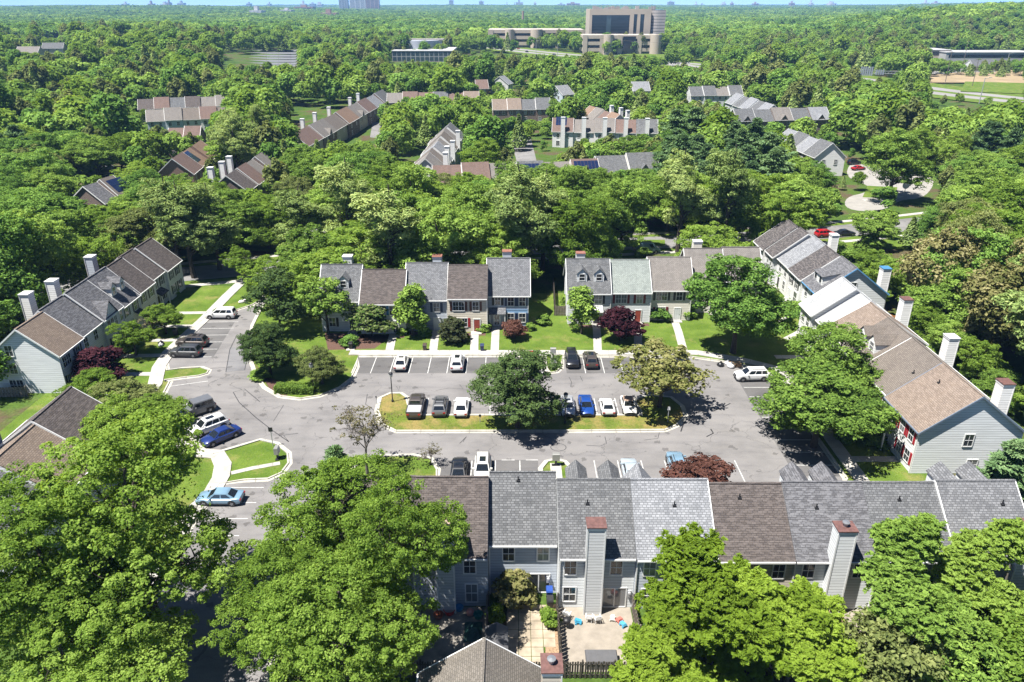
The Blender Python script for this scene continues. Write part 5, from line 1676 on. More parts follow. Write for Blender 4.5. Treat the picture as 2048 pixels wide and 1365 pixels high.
car('suv', 'dark pickup-sized car in the court left of the stepped gables', (775, 258), P['dgrey'], 40)
car('suv', 'black suv at the left cul-de-sac by the solar-roofed block', (170, 354), P['black'], 15)
car('sedan', 'navy car at the left cul-de-sac beside the black suv', (228, 351), P['navy'], 15)
rr = random.Random(3)
for i in range(12):
    f = 8 + i * 2.3
    j = int(f)
    if j + 1 >= len(HW): break
    a, b = HW[j], HW[j + 1]
    s = rr.choice([-1, 1])
    an = math.degrees(math.atan2(b[1] - a[1], b[0] - a[0]))
    c = offset_line([a, b], s * 10)[0]
    o = car(rr.choice(['sedan', 'suv']), 'tiny car travelling on the far highway', None, P[rr.choice(['white', 'silver', 'black', 'dgrey', 'red'])], an, xy=c, group='cars on the far highway', name='travelling_car')
    o.location.z = .55
# ---------------------------------------------------------------- lamps, signs, mailboxes, bins, fences, yard things
LAMPG = plain('lamp_glass', (.62, .62, .58), .3)
def lamp(label, px, h=4.2, head=.28, dark=True):
    x, y = G(*px, .1)
    t = thing('street_lamp', label, 'street lamp', (x, y, .0))
    m = DARKM if dark else STEEL
    MB().lathe([(.16, 0), (.16, .35), (.075, .45), (.06, h - .5), (.0, h - .5)], n=8).build('shaft', m, t)
    MB().lathe([(.10, h - .5), (head * .75, h - .42), (head, h - .05), (head * .6, h + .02), (0, h + .02)], n=10).build('lantern', LAMPG, t)
    MB().lathe([(head * 1.08, h + .021), (head * .8, h + .16), (.05, h + .26), (0, h + .32)], n=10).build('lantern_cap', m, t)
lamp('pale-globed lamp post at the left end of the traffic island', c5(308, 1064))
lamp('dark lamp post in front of the silver-white sedan on the island', c5(1316, 1190))
lamp('dark lamp post at the hedge corner of the left green', c4(1838, 1005))
lamp('dark lamp post on the street corner far left of the north row', c4(1608, 190), 4.5)
lamp('slender lamp post behind the right maple on the court verge', (1772, 405), 6)
lamp('lamp post standing by the side court at the right', (1820, 372), 6)


def sign(label, px, h, col, w=.5, hh=.6, rz=0, name='street_sign'):
    x, y = G(*px, .05)
    t = thing(name, label, 'sign', (x, y, 0), R_(rz))
    MB().box(-.04, .04, -.04, .04, 0, h).build('post', STEEL, t)
    MB().box(-w / 2, w / 2, -.075, -.045, h - hh - .02, h).build('sign_panel', col, t)
sign('thin sign post with small pale panel at the right tip of the traffic island', (1335, 845), 2.3, WHITE, .35, .45)
sign('short dark sign post in the island grass left of the big tree', c5(820, 1185), 1.2, DARKM, .3, .3)
sign('sign post with dark panel on the lower left grass by the road', (546, 892), 2.6, DARKM, .5, .55)
sign('thin post left of the island tip beside the lamp', c5(215, 1078), 1.3, DARKM, .15, .3)
sign('grey sign post standing behind the bare tree by the lower road', (766, 935), 2.4, STEEL, .4, .5)
sx, sy = G(1809, 386)
t = thing('round_sign', 'white round-topped sign board at the right side court entrance', 'sign', (sx, sy, 0))
MB().box(-.07, .07, -.05, .05, 0, 1.6).build('post', STEEL, t)
MB().tube((0, -.08, 2.1), (0, -.02, 2.1), 1.0, 1.0, 16).build('sign_panel', WHITE, t)


def cluster_box(label, xy, n=2, rz=0):
    t = thing('mailbox_cluster', label, 'mailbox', (xy[0], xy[1], .05), R_(rz))
    MB().box(-.45, .45, -.2, .2, 0, .07).build('base_plate', DARKM, t)
    MB().box(-.12, .12, -.1, .1, .07, .72).build('pedestal', DARKM, t)
    m = MB().box(-.42, .42, -.24, .24, .72, 1.5); m.hull8([(-.44, -.26, 1.5), (.44, -.26, 1.5), (.44, .26, 1.5), (-.44, .26, 1.5)], [(-.4, -.18, 1.58), (.4, -.18, 1.58), (.4, .18, 1.58), (-.4, .18, 1.58)])
    b = m.build('mail_cabinet', plain('mailbox_grey', (.30, .30, .28), .5, .3), t)
    for i in range(3):
        for j in range(4): MB().box(-.39 + i * .265, -.15 + i * .265, -.255, -.24, .75 + j * .18, .91 + j * .18).build('mail_door', STEEL, b)
cluster_box('grey mailbox cabinet on the north island pad beside the black suv', G(1107, 734))
cluster_box('second mailbox cabinet on the north island pad nearer the houses', G(1106, 716))
cluster_box('mailbox cabinet on the small island between the south bays', (5.0, 72.2), rz=180)
cluster_box('grey mailbox cabinet on the lower left grass beside the kerb', G(556, 918), rz=90)
tx, ty = G(371, 915)
t = thing('transformer_box', 'olive green utility transformer box by the lower left pavement', 'utility box', (tx, ty, 0), R_(20))
OL = plain('utility_green', (.26, .27, .15), .6, vary=.1)
MB().box(-.85, .85, -.75, .75, 0, .12).build('plinth', CONC, t)
MB().hull8([(-.75, -.65, .12), (.75, -.65, .12), (.75, .65, .12), (-.75, .65, .12)], [(-.75, -.6, 1.0), (.75, -.6, 1.0), (.75, .65, 1.15), (-.75, .65, 1.15)]).build('cabinet', OL, t)
MB().box(-.02, .02, -.67, -.62, .2, .95).build('door_seam', DARKM, t)


def bin_(label, xy, col, h=1.05, rz=0):
    t = thing('wheeled_bin', label, 'bin', (xy[0], xy[1], .02), R_(rz))
    MB().hull8([(-.22, -.25, .05), (.22, -.25, .05), (.22, .25, .05), (-.22, .25, .05)], [(-.29, -.35, h - .1), (.29, -.35, h - .1), (.29, .33, h - .1), (-.29, .33, h - .1)]).build('bin_body', col, t)
    MB().hull8([(-.31, -.38, h - .1), (.31, -.38, h - .1), (.31, .36, h - .1), (-.31, .36, h - .1)], [(-.27, -.3, h + .02), (.27, -.3, h + .02), (.27, .36, h + .05), (-.27, .36, h + .05)]).build('lid', col, t)
    for s in (-1, 1): MB().tube((s * .24 - .03, .27, .12), (s * .24 + .03, .27, .12), .12, .12, 10).build('wheel', BLACK, t)
BINB = plain('bin_blue', (.015, .06, .28), .5); BINK = plain('bin_black', (.02, .02, .022), .5); BINN = plain('bin_brown', (.07, .05, .04), .5); BINNV = plain('bin_navy', (.025, .04, .10), .5)
bin_('brown wheeled bin on the lawn edge below the pale blue house', G(*c5(497, 765)), BINN)
bin_('navy wheeled bin on the lawn edge left of the stepped walk', G(*c5(832, 768)), BINNV)
bin_('black bin under the bushes at the left end of the north pavement', G(*c5(65, 755)), BINK)
bin_('black bin beside the left pavement above the bronze suv', G(*c4(1030, 675)), BINK)
bin_('blue recycling bin against the patio door wall of the paved yard', (3.3, 51.2), BINB, 1.1)
bin_('black bin just below the blue recycling bin in the paved yard', (3.3, 50.2), BINK, .95)
bin_('blue bin at the foot of the vented chimney in the right yard', (25.2, 48.6), BINB, .9)
bin_('black kettle-like bin at the corner of the right yard', (24.6, 46.6), BINK, .8)
# stepped slab edge on the walk and white rocks / bags
def bags(label, cx, cy, n, cols, seed, r=.35, name='refuse_bag'):
    rr = random.Random(seed)
    for i in range(n):
        m = MB()
        R0 = r * rr.uniform(.7, 1.2)
        ph = rr.uniform(0, 6)
        prof = [(0, 0), (R0 * .8, .03), (R0, R0 * .45), (R0 * .75, R0 * .9), (R0 * .2, R0 * 1.15), (R0 * .28, R0 * 1.35), (0, R0 * 1.36)]
        m.lathe(prof, n=9)
        m.v = [(x * (1 + .18 * math.sin(3 * math.atan2(y, x) + ph + z * 4)), y * (1 + .15 * math.cos(2 * math.atan2(y, x) + ph)), z) for x, y, z in m.v]
        o = m.build(name, cols[i % len(cols)], smooth=60)
        o.location = (cx + rr.uniform(-.8, .8), cy + rr.uniform(-.6, .6), .02)
        tag(o, label[i] if isinstance(label, list) else label, 'bag', None if isinstance(label, list) else 'refuse bags')
PBAG = plain('bag_white', (.66, .66, .66), .4); PBAGK = plain('bag_black', (.02, .02, .022), .3)
bags(['white bag beside the front walk of the left row near the dark grey suv', 'black bag next to the white one in the left row front yard'], *G(*c4(930, 735)), 2, [PBAG, PBAGK], 1, .5)
bx, by = G(*c6(310, 870))
bags(['white rubbish bag on the shaded pavement by the white suv', 'black rubbish bag in the shaded pile by the white suv', 'pale bag at the edge of the shaded rubbish pile'], bx, by + .8, 3, [PBAG, PBAGK, PBAG], 5, .5)
for i, (dx, c, nm) in enumerate(((.9, (.42, .28, .15), 'open brown'), (1.8, (.34, .22, .12), 'small brown'))):
    o = MB().box(-.35, .35, -.3, .3, 0, .5).face([(-.35, -.3, .5), (.35, -.3, .5), (.4, -.55, .62), (-.4, -.55, .62)]).face([(-.35, .3, .5), (-.4, .5, .64), (.4, .5, .64), (.35, .3, .5)]).build('cardboard_box', plain('card_%d' % i, c, .9))
    o.location = (bx + dx, by + .6, .02); tag(o, nm + ' cardboard box in the shaded rubbish pile under the maple', 'box')
for k, (px, py) in enumerate((c4(1415, 485), c4(1440, 478))):
    x, y = G(px, py)
    m = MB().lathe([(0, 0), (.55, .02), (.6, .2), (.35, .42), (0, .46)], n=9)
    m.v = [(a * (1 + .25 * math.sin(2.3 * math.atan2(b, a) + k)), b * (.8 + .2 * math.cos(3 * math.atan2(b, a))), c) for a, b, c in m.v]
    o = m.build('landscape_rock', plain('rock_pale', (.55, .54, .5), .8, vary=.15), smooth=50); o.location = (x, y, 0)
    tag(o, ('larger' if k == 0 else 'smaller') + ' pale rock on the grass at the far end of the left bays', 'rock')

# fences
FW = plain('fence_weathered', (.17, .145, .115), .9, vary=.35, vs=2.0)
FWD = plain('fence_dark', (.085, .072, .055), .9, vary=.35, vs=2.0)
FWO = plain('fence_orange', (.36, .16, .06), .8, vary=.25, vs=2.0)
def fence(label, a, b, h=1.8, m=None, gap=.02):
    m = m or FW
    dx, dy = b[0] - a[0], b[1] - a[1]
    L = math.hypot(dx, dy)
    t = thing('board_fence', label, 'fence', (a[0], a[1], 0), math.atan2(dy, dx))
    p = MB(); rr = random.Random(int(L * 100))
    n = int(L / .2)
    for i in range(n):
        x = L * i / n
        o = .03 if i % 2 else -.03
        p.box(x + gap / 2, x + L / n - gap / 2, o - .012, o + .012, .05, h + rr.uniform(-.03, .02))
    p.build('boards', m, t)
    r = MB()
    for z in (.35, h - .35): r.box(0, L, -.017, .017, z, z + .09)
    r.build('rails', m, t)
    k = max(2, int(L / 2.4) + 1)
    for i in range(k):
        x = L * i / (k - 1)
        MB().box(x - .06, x + .06, .05, .16, 0, h + .08).build('post', m, t)
fence('dark weathered board fence closing the yards at the bottom of the picture', (-9.6, 42.6), (13, 42.6), 1.75, FWD, .05)
fence('board fence between the cluttered yard and the paved yard', (-2.15, 50.2), (-2.15, 42.8), 1.7, FW)
fence('board fence between the paved yard and the chair patio', (3.85, 50.0), (3.85, 42.8), 1.7, FWD)
fence('board fence right of the chair patio under the yellow-green tree', (10.4, 49.9), (10.4, 42.8), 1.7, FW)
fence('white slatted fence left of the right yard with boxes', (23.8, 49.7), (23.8, 43.4), 1.6, plain('fence_white', (.62, .62, .6), .6, vary=.06))
fence('weathered fence side facing the lawn gap right of the blue-fronted house', G(*c5(1258, 560)), G(*c5(1250, 400)), 1.9, FWD)
fence('short weathered fence front beside the dormer house', G(*c5(1258, 562)), (9.0, G(*c5(1258, 562))[1]), 1.8, FW)
fence('wooden deck fence behind the dormered right row house', (56.5, 83), (61, 83), 1.7, FW)
fence('orange wooden fence behind the blue-trimmed gable', (60.7, 114), (62.2, 112.6), 1.9, FWO)
fence('grey board fence behind the blue-trimmed gable', (58.6, 109.5), (61.6, 109.5), 1.9, FW)
fence('board fence at the foot of the near left gable', (-68.5, 88.4), (-64.9, 88.6), 1.5, FW)

# sheds and yard things
t = thing('garden_shed', 'dark grey plastic shed with ridged roof in the paved yard', 'shed', (-1.25, 44.9, 0))
SHG = plain('shed_grey', (.10, .10, .105), .7, vary=.08); 
MB().box(-.8, .8, -1.15, 1.15, 0, 1.75).build('wall', plain('shed_wall', (.16, .15, .14), .7), t)
r = MB(); r.slab([(-.95, -1.3, 1.7), (0, -1.3, 2.25), (0, 1.3, 2.25), (-.95, 1.3, 1.7)], .06); r.slab([(0, -1.3, 2.25), (.95, -1.3, 1.7), (.95, 1.3, 1.7), (0, 1.3, 2.25)], .06)
r.build('roof', SHG, t)
MB().box(-.55, .55, -1.19, -1.152, .1, 1.6).build('door', SHG, t)
t = thing('deck_box', 'low dark grey deck box by the back fence of the chair patio', 'storage box', (7.1, 44.0, 0))
MB().box(-1.2, 1.2, -.6, .6, 0, .75).build('box_body', plain('deckbox', (.13, .13, .135), .6), t)
MB().hull8([(-1.28, -.68, .755), (1.28, -.68, .755), (1.28, .68, .755), (-1.28, .68, .755)], [(-1.2, -.6, .9), (1.2, -.6, .9), (1.2, .6, .9), (-1.2, .6, .9)]).build('lid', SHG, t)
PLW = plain('chair_plastic', (.74, .74, .73), .4)
def chair(label, x, y, rz):
    t = thing('plastic_chair', label, 'chair', (x, y, .012), R_(rz))
    MB().box(-.25, .25, -.25, .22, .40, .44).build('seat', PLW, t)
    b = MB()
    for k in range(5): b.hull8([(-.24 + k * .1, .2, .44), (-.17 + k * .1, .2, .44), (-.17 + k * .1, .24, .44), (-.24 + k * .1, .24, .44)], [(-.24 + k * .1, .32, .86), (-.17 + k * .1, .32, .86), (-.17 + k * .1, .35, .86), (-.24 + k * .1, .35, .86)])
    b.box(-.26, .26, .315, .36, .86, .95); b.build('backrest', PLW, t)
    for s in (-1, 1):
        MB().box(s * .27 - .03, s * .27 + .03, -.25, .28, .63, .66).box(s * .27 - .025, s * .27 + .025, -.24, -.19, .44, .63).build('armrest', PLW, t)
        for q in (-.22, .18): MB().box(s * .22 - .025, s * .22 + .025, q - .025, q + .025, 0, .40).build('leg', PLW, t)
chair('white plastic chair at the chimney foot, left of the pair', 6.55, 48.5, 172)
chair('white plastic chair at the chimney foot, right of the pair', 7.25, 48.4, 190)
chair('white plastic chair by the window of the chair patio', 4.7, 48.9, 150)
def ball(name, label, cat, x, y, r, m, sq=1.0, z=.012):
    o = MB().lathe([(r * math.sin(a), r * sq * (1 - math.cos(a))) for a in np.linspace(0, math.pi, 9)], n=12).build(name, m, smooth=60)
    o.location = (x, y, z); tag(o, label, cat)
CR = lambda n, c, r=.5: plain('toy_' + n, c, r)
ball('toy_ball', 'red and white play ball in the cluttered yard', 'ball', -3.6, 49.2, .35, CR('redw', (.6, .25, .2)))
def tub(label, x, y, r, h, m, name='tub'):
    o = MB().lathe([(0, .03), (r * .8, 0), (r, h), (r * 1.06, h), (r * 1.06, h - .04), (r * .94, h - .02), (r * .74, .06), (0, .06)], n=14).build(name, m, smooth=40)
    o.location = (x, y, .012); tag(o, label, 'tub')
tub('red plastic tub in the cluttered yard under the kitchen window', -5.4, 49.5, .5, .45, CR('red', (.5, .03, .03)))
tub('orange-brown tub beside the red tub in the cluttered yard', -6.3, 49.0, .42, .35, CR('rust', (.33, .10, .045)))
tub('teal tub in the cluttered yard beside the play ball', -2.9, 49.0, .4, .4, CR('teal', (.02, .22, .20)))
tub('blue basin against the wall of the cluttered yard', -4.6, 49.9, .38, .3, CR('bluebasin', (.05, .25, .5)))
for i, (x, y) in enumerate(((-3.0, 45.6), (-3.0, 44.8))):
    o = MB().lathe([(.2, 0), (.42, .02), (.46, .1), (.42, .18), (.2, .2), (.2, 0)], n=14).build('old_tyre', TYRE, smooth=50); o.location = (x, y, .012)
    tag(o, ('black tyre lying nearer the house' if i == 0 else 'black tyre lying nearer the back fence') + ' in the cluttered yard', 'tyre')
def tarp(label, x, y, w, d, h, m, seed, name='tarpaulin'):
    rr = random.Random(seed)
    n = 9
    g = [[(x + w * i / (n - 1), y + d * j / (n - 1), .03 + h * math.sin(math.pi * min(1, max(0, i / (n - 1)))) * math.sin(math.pi * j / (n - 1)) * rr.uniform(.6, 1.2) + rr.uniform(0, .06)) for j in range(n)] for i in range(n)]
    mb = MB()
    for i in range(n - 1):
        for j in range(n - 1): mb.face([g[i][j], g[i + 1][j], g[i + 1][j + 1], g[i][j + 1]])
    o = mb.build(name, m); tag(o, label, 'tarpaulin')
tarp('crumpled dark green tarpaulin in the cluttered yard', -4.0, 46.2, 1.5, 2.2, .5, plain('tarp_green', (.015, .075, .065), .5), 2)
tarp('crumpled grey-white sheet over things in the right yard', 28.0, 45.3, 2.4, 1.8, .5, plain('tarp_white', (.5, .5, .49), .6), 4)
tarp('blue plastic sheet showing through leaves in the far right yard', 34.5, 44.5, 2.2, 1.4, .4, plain('tarp_blue', (.06, .30, .52), .5), 6)
tarp('small bright blue cover under leaves at the far right yard', 37.6, 45.6, 1.4, 1.1, .4, plain('tarp_cyan', (.05, .38, .55), .5), 8)
for i, (x, y, s, lab) in enumerate(((26.6, 48.3, .8, 'tall upright cardboard box by the chimney in the right yard'), (27.7, 48.2, .6, 'low cardboard box beside the tall one in the right yard'))):
    o = MB().box(-.4, .4, -.3, .3, 0, s).face([(-.4, -.3, s), (.4, -.3, s), (.45, -.6, s + .1), (-.45, -.6, s + .1)]).face([(-.4, .3, s), (-.44, .5, s + .15), (.44, .5, s + .15), (.4, .3, s)]).build('cardboard_box', plain('card_tan', (.46, .32, .18), .9)); o.location = (x, y, .012)
    tag(o, lab, 'box')
t = thing('sofa', 'dark grey discarded sofa below the cardboard boxes in the right yard', 'sofa', (27.1, 47.5, .012), R_(185))
SOF = plain('sofa_grey', (.11, .10, .095), .9)
MB().box(-.9, .9, -.35, .3, .1, .42).build('seat', SOF, t); MB().box(-.9, .9, .3, .5, .1, .85).build('backrest', SOF, t)
for s in (-1, 1): MB().box(s * .92 - .1 * s, s * 1.08, -.35, .5, .1, .62).build('armrest', SOF, t)
for i, (x, y, c, lab) in enumerate(((5.6, 48.3, (.05, .35, .55), 'small blue toy slide on the chair patio'), (9.1, 48.5, (.55, .15, .12), 'small red toy beside the patio door'), (8.6, 48.7, (.62, .60, .55), 'white stool by the patio door'), (9.4, 48.0, (.08, .33, .5), 'blue toy cart near the patio door'))):
    t = thing('garden_toy' if i != 2 else 'stool', lab, 'toy' if i != 2 else 'stool', (x, y, .012), R_(i * 40))
    m = CR('t%d' % i, c)
    MB().hull8([(-.28, -.2, .2), (.28, -.2, .2), (.28, .2, .2), (-.28, .2, .2)], [(-.2, -.15, .5 if i == 0 else .38), (.3, -.15, .3), (.3, .15, .3), (-.2, .15, .5 if i == 0 else .38)]).build('toy_body' if i != 2 else 'seat', m, t)
    for s in (-1, 1): MB().tube((-.2, s * .2, .1), (-.2, s * .24, .1), .1, .1, 8).tube((.2, s * .2, .1), (.2, s * .24, .1), .1, .1, 8).build('wheel' if i != 2 else 'leg', m, t)
t = thing('grill', 'covered kettle grill by the left window of the chair patio', 'grill', (4.6, 47.8, .012))
MB().lathe([(0, .55), (.3, .62), (.36, .8), (.3, .98), (0, 1.06)], n=12).build('kettle', BLACK, t, smooth=60)
for k in range(3): MB().tube((.18 * math.cos(k * 2.1), .18 * math.sin(k * 2.1), .62), (.3 * math.cos(k * 2.1), .3 * math.sin(k * 2.1), 0), .02, .02, 5).build('leg', DARKM, t)
for lab, x, y, z in (('grey electric meter box on the wall beside the blue bin', 3.2, 51.86, 1.3), ('grey meter box on the blue-grey wall above the red ball', -2.55, 50.26, 1.3), ('grey meter box right of the patio door in the chair yard', 10.1, 50.1, 1.3)):
    t = thing('meter_box', lab, 'meter', (x, y, z))
    MB().box(-.16, .16, -.14, 0, 0, .7).build('box', STEEL, t); MB().tube((0, -.14, .5), (0, -.26, .5), .11, .11, 12).build('dial', plain('meter_white', (.6, .6, .6), .3), t)
# ---------------------------------------------------------------- foliage
def np_mesh(name, V, tint, mats, nper=4):
    me = bpy.data.meshes.new(name)
    n = len(V) // nper
    me.vertices.add(len(V)); me.loops.add(len(V)); me.polygons.add(n)
    me.vertices.foreach_set('co', V.astype(np.float32).ravel())
    me.loops.foreach_set('vertex_index', np.arange(len(V), dtype=np.int32))
    me.polygons.foreach_set('loop_start', np.arange(0, len(V), nper, dtype=np.int32))
    a = me.attributes.new('tint', 'FLOAT', 'FACE')
    a.data.foreach_set('value', tint.astype(np.float32))
    me.update(calc_edges=True)
    for m in mats: me.materials.append(m)
    return me


def unit(v): return v / np.maximum(np.linalg.norm(v, axis=1, keepdims=True), 1e-9)


def cards(P, Nn, size, rng, aspect=.55, axis=None):
    """pointed leaf cards at P with normals Nn"""
    n = len(P)
    Nn = unit(Nn)
    r = unit(rng.normal(size=(n, 3))) if axis is None else axis
    a = unit(r - Nn * np.sum(r * Nn, 1, keepdims=True))
    b = np.cross(Nn, a)
    s = (size * rng.uniform(.5, 1.5, n))[:, None] * .5
    V = np.empty((n, 4, 3))
    bend = Nn * s * .25
    V[:, 0] = P - a * s - bend; V[:, 1] = P + b * s * aspect; V[:, 2] = P + a * s - bend; V[:, 3] = P - b * s * aspect
    return V.reshape(-1, 3)


def rdir(rng, n, up=0.0):
    v = unit(rng.normal(size=(n, 3)))
    v[:, 2] += up
    return unit(v)


def broadleaf(seed, R=5.0, z0=2.5, z1=11.0, lobes=9, ncl=22, nleaf=55, ls=.45, rc=.95, flat=.7, open_=0.0, mat=None, top=.5, name='crown', aspect=.6, fill=.12, lsc=1.0):
    rng = np.random.default_rng(seed)
    H = z1 - z0
    L = [(np.array([0, 0, z0 + H * .66]), R * .55 * lsc, H * .33 * lsc)]
    for i in range(lobes):
        f = (i + .5) / lobes
        a = i * 2.39996 + rng.uniform(-.4, .4)
        zf = .14 + .66 * ((i * .618) % 1.0)
        prof = math.sin(math.pi * (.18 + .72 * zf)) ** .7
        rad = R * prof * (rng.uniform(.50, .66) + (1 - lsc) * rng.uniform(-.35, .5))
        L.append((np.array([rad * math.cos(a), rad * math.sin(a), z0 + H * zf]), R * rng.uniform(.34, .48) * lsc, H * rng.uniform(.15, .24) * lsc))
    PP, NN, TT = [], [], []
    for k, (c, r, rz) in enumerate(L):
        m = max(4, int(ncl * (1.5 if k == 0 else 1) * (r / (R * .42 * lsc)) ** 2))
        d = rdir(rng, m, .25)
        cc = c + d * np.array([r, r, rz]) * rng.uniform(.72, 1.08, (m, 1))
        lt = rng.uniform(-.12, .12)
        for q in range(m):
            inner = False
            for j, (c2, r2, rz2) in enumerate(L):
                if j != k and np.sum(((cc[q] - c2) / np.array([r2, r2, rz2])) ** 2) < .35: inner = True; break
            if inner and rng.random() < .8: continue
            if rng.random() < open_: continue
            rr = rc * rng.uniform(.5, 1.45)
            nl = int(nleaf * rng.uniform(.7, 1.3))
            dd = rdir(rng, nl, .35)
            PP.append(cc[q] + dd * np.array([rr, rr, rr * flat]) * rng.uniform(.35, 1.05, (nl, 1)) ** .6)
            NN.append(dd * .7 + np.array([0, 0, .55]) + d[q] * .3 + rng.normal(size=(nl, 3)) * .55)
            TT.append(np.clip(rng.normal(.5 + lt + rng.uniform(-.16, .16), .22, nl), 0, 1))
    ni = int(sum(len(p) for p in PP) * fill)
    if ni:
        d = rdir(rng, ni) * rng.uniform(.1, .75, (ni, 1))
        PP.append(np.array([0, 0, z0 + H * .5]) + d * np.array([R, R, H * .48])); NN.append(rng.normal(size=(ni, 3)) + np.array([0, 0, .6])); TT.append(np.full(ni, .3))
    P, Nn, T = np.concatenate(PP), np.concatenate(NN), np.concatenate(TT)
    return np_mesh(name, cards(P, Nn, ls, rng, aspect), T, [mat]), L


def feather(seed, R=6.0, z0=2.0, z1=13.0, lobes=11, nsp=26, mat=None, ls=.4):
    """compound-leaved tree: radiating sprays of narrow leaflets on each branch tip"""
    rng = np.random.default_rng(seed)
    H = z1 - z0
    PP, NN, AX, TT = [], [], [], []
    L = []
    for i in range(lobes):
        a = i * 2.39996
        zf = .15 + .8 * ((i * .618) % 1.0)
        prof = math.sin(math.pi * (.2 + .7 * zf)) ** .8
        rad_ = rng.uniform(.3, .95)
        c = np.array([R * prof * rad_ * math.cos(a), R * prof * rad_ * math.sin(a), z0 + H * zf])
        r = R * rng.uniform(.20, .33)
        L.append((c, r, r * .7))
        d = rdir(rng, nsp, .45)
        for q in range(nsp):
            tip = c + d[q] * np.array([r, r, r * .7]) * rng.uniform(.7, 1.05)
            lt = rng.uniform(-.15, .15)
            for s in range(8):
                ad = unit((d[q] * .5 + rng.normal(size=3) * .75 + np.array([0, 0, .1]))[None])[0]
                ln = rng.uniform(.55, .95)
                m = 13
                f = np.linspace(.15, 1, m)[:, None]
                P = tip + ad * f * ln + np.array([0, 0, -.28]) * f ** 2 * ln
                side = unit(np.cross(ad, [0, 0, 1.0])[None])[0]
                for sg in (-1, 1):
                    ax = unit(side * sg + ad * .45 + rng.normal(size=(m, 3)) * .12)
                    PP.append(P + ax * .14 * (1.1 - .6 * f)); AX.append(ax); NN.append(np.array([0, 0, .8]) + rng.normal(size=(m, 3)) * .5 + ad * .15)
                    TT.append(np.clip(rng.normal(.55 + lt + .1 * f[:, 0], .1, m), 0, 1))
    P, Nn, A, T = np.concatenate(PP), np.concatenate(NN), np.concatenate(AX), np.concatenate(TT)
    return np_mesh('crown', cards(P, Nn, ls * .8, rng, .42, A), T, [mat]), L


def pine(seed, R=4.2, z0=4.0, z1=18.0, whorls=13, mat=None, ls=.62, dens=1.0, droop=.0, point=.75, name='crown'):
    rng = np.random.default_rng(seed)
    H = z1 - z0
    PP, NN, AX, TT = [], [], [], []
    BR_ = []
    for w in range(whorls):
        f = w / (whorls - 1)
        z = z0 + H * f
        z += rng.uniform(-.35, .35) * (f < .95)
        prof = (min(1.0, .55 + 1.3 * f) if f < .35 else 1 - ((f - .35) / .65) ** 1.25 * point) * (0.9 if f < .98 else .45)
        nb = int(5 + 2 * rng.random())
        for b in range(nb):
            a = 2 * math.pi * (b + rng.random() * .7) / nb + w * 1.1
            ln = R * prof * rng.uniform(.45, 1.15)
            rise = rng.uniform(-.05, .75) - droop
            d = np.array([math.cos(a), math.sin(a), rise])
            o = np.array([0, 0, z + rng.uniform(-.8, .8) * (f < .95)])
            BR_.append((o, o + d * ln))
            lt = rng.uniform(-.16, .16)
            npad = max(3, int(ln / .62))
            for q in range(npad):
                t = .28 + .75 * (q + rng.random() * .5) / npad
                c = o + d * ln * t + np.array([0, 0, .12 * t * t * ln])
                perp = np.array([-d[1], d[0], 0])
                for s_ in (-1, 0, 1):
                    cc = c + perp * s_ * ln * .24 * (1.1 - t * .5) * rng.uniform(.6, 1.2) + np.array([0, 0, rng.uniform(-.1, .2)])
                    m = int(20 * dens)
                    dd = rdir(rng, m, .35)
                    ax = unit(dd + d * .7)
                    PP.append(cc + dd * np.array([.58, .58, .42]) * rng.uniform(.3, 1, (m, 1))); AX.append(ax)
                    NN.append(np.array([0, 0, .9]) + rng.normal(size=(m, 3)) * .55); TT.append(np.clip(rng.normal(.5 + lt, .15, m), 0, 1))
    P, Nn, A, T = np.concatenate(PP), np.concatenate(NN), np.concatenate(AX), np.concatenate(TT)
    return np_mesh(name, cards(P, Nn, ls, rng, .34, A), T, [mat]), BR_


def trunk_mesh(seed, h, r, lobes=None, branches=None, bark=None, top=.85, bare=0, zs=.35):
    rng = random.Random(seed)
    mb = MB()
    pts = [(0, 0, -.3)]
    n = 6
    for i in range(1, n + 1): pts.append((rng.uniform(-.12, .12) * i * r * 2, rng.uniform(-.12, .12) * i * r * 2, h * top * i / n))
    rad = [r * (1.25 if i == 0 else 1 - .8 * i / n) for i in range(n + 1)]
    mb.path(pts, rad, 7)
    def at_z(z):
        f = max(0, min(n - .001, z / (h * top) * n)); i = int(f); q = f - i
        return tuple(pts[i][k] + (pts[i + 1][k] - pts[i][k]) * q for k in range(3)), rad[i] * (1 - q) + rad[i + 1] * q
    if lobes:
        for (c, R, rz) in lobes[1:] if len(lobes) > 1 else lobes:
            z = max(h * .22, c[2] - math.hypot(c[0], c[1]) * .9)
            p, rr = at_z(z)
            mid = (p[0] + (c[0] - p[0]) * .5 + rng.uniform(-.3, .3), p[1] + (c[1] - p[1]) * .5 + rng.uniform(-.3, .3), p[2] + (c[2] - p[2]) * .62)
            mb.path([p, mid, tuple(c)], [max(.05, rr * .6), max(.04, rr * .36), .03], 5)
            for k in range(4 + bare):
                d = Vector((rng.gauss(0, 1), rng.gauss(0, 1), rng.gauss(.35, .7))).normalized()
                s = Vector(mid).lerp(Vector(tuple(c)), rng.uniform(.1, .95))
                e = s + d * R * rng.uniform(.5, 1.0)
                m2 = s.lerp(e, .5) + Vector((0, 0, .12 * R * rng.uniform(-.5, 1)))
                mb.path([s, m2, e], [max(.025, rr * .2), .02, .008], 4)
                if bare:
                    for _ in range(3):
                        d2 = Vector((rng.gauss(0, 1), rng.gauss(0, 1), rng.gauss(.2, .6))).normalized()
                        mb.tube(m2, m2 + d2 * R * .4, .014, .005, 3, cap=False)
    if branches:
        for (o, e) in branches:
            mb.tube(o, e, max(.03, r * .22), .012, 4, cap=False)
    return mb.mesh('trunk', bark or BARK)


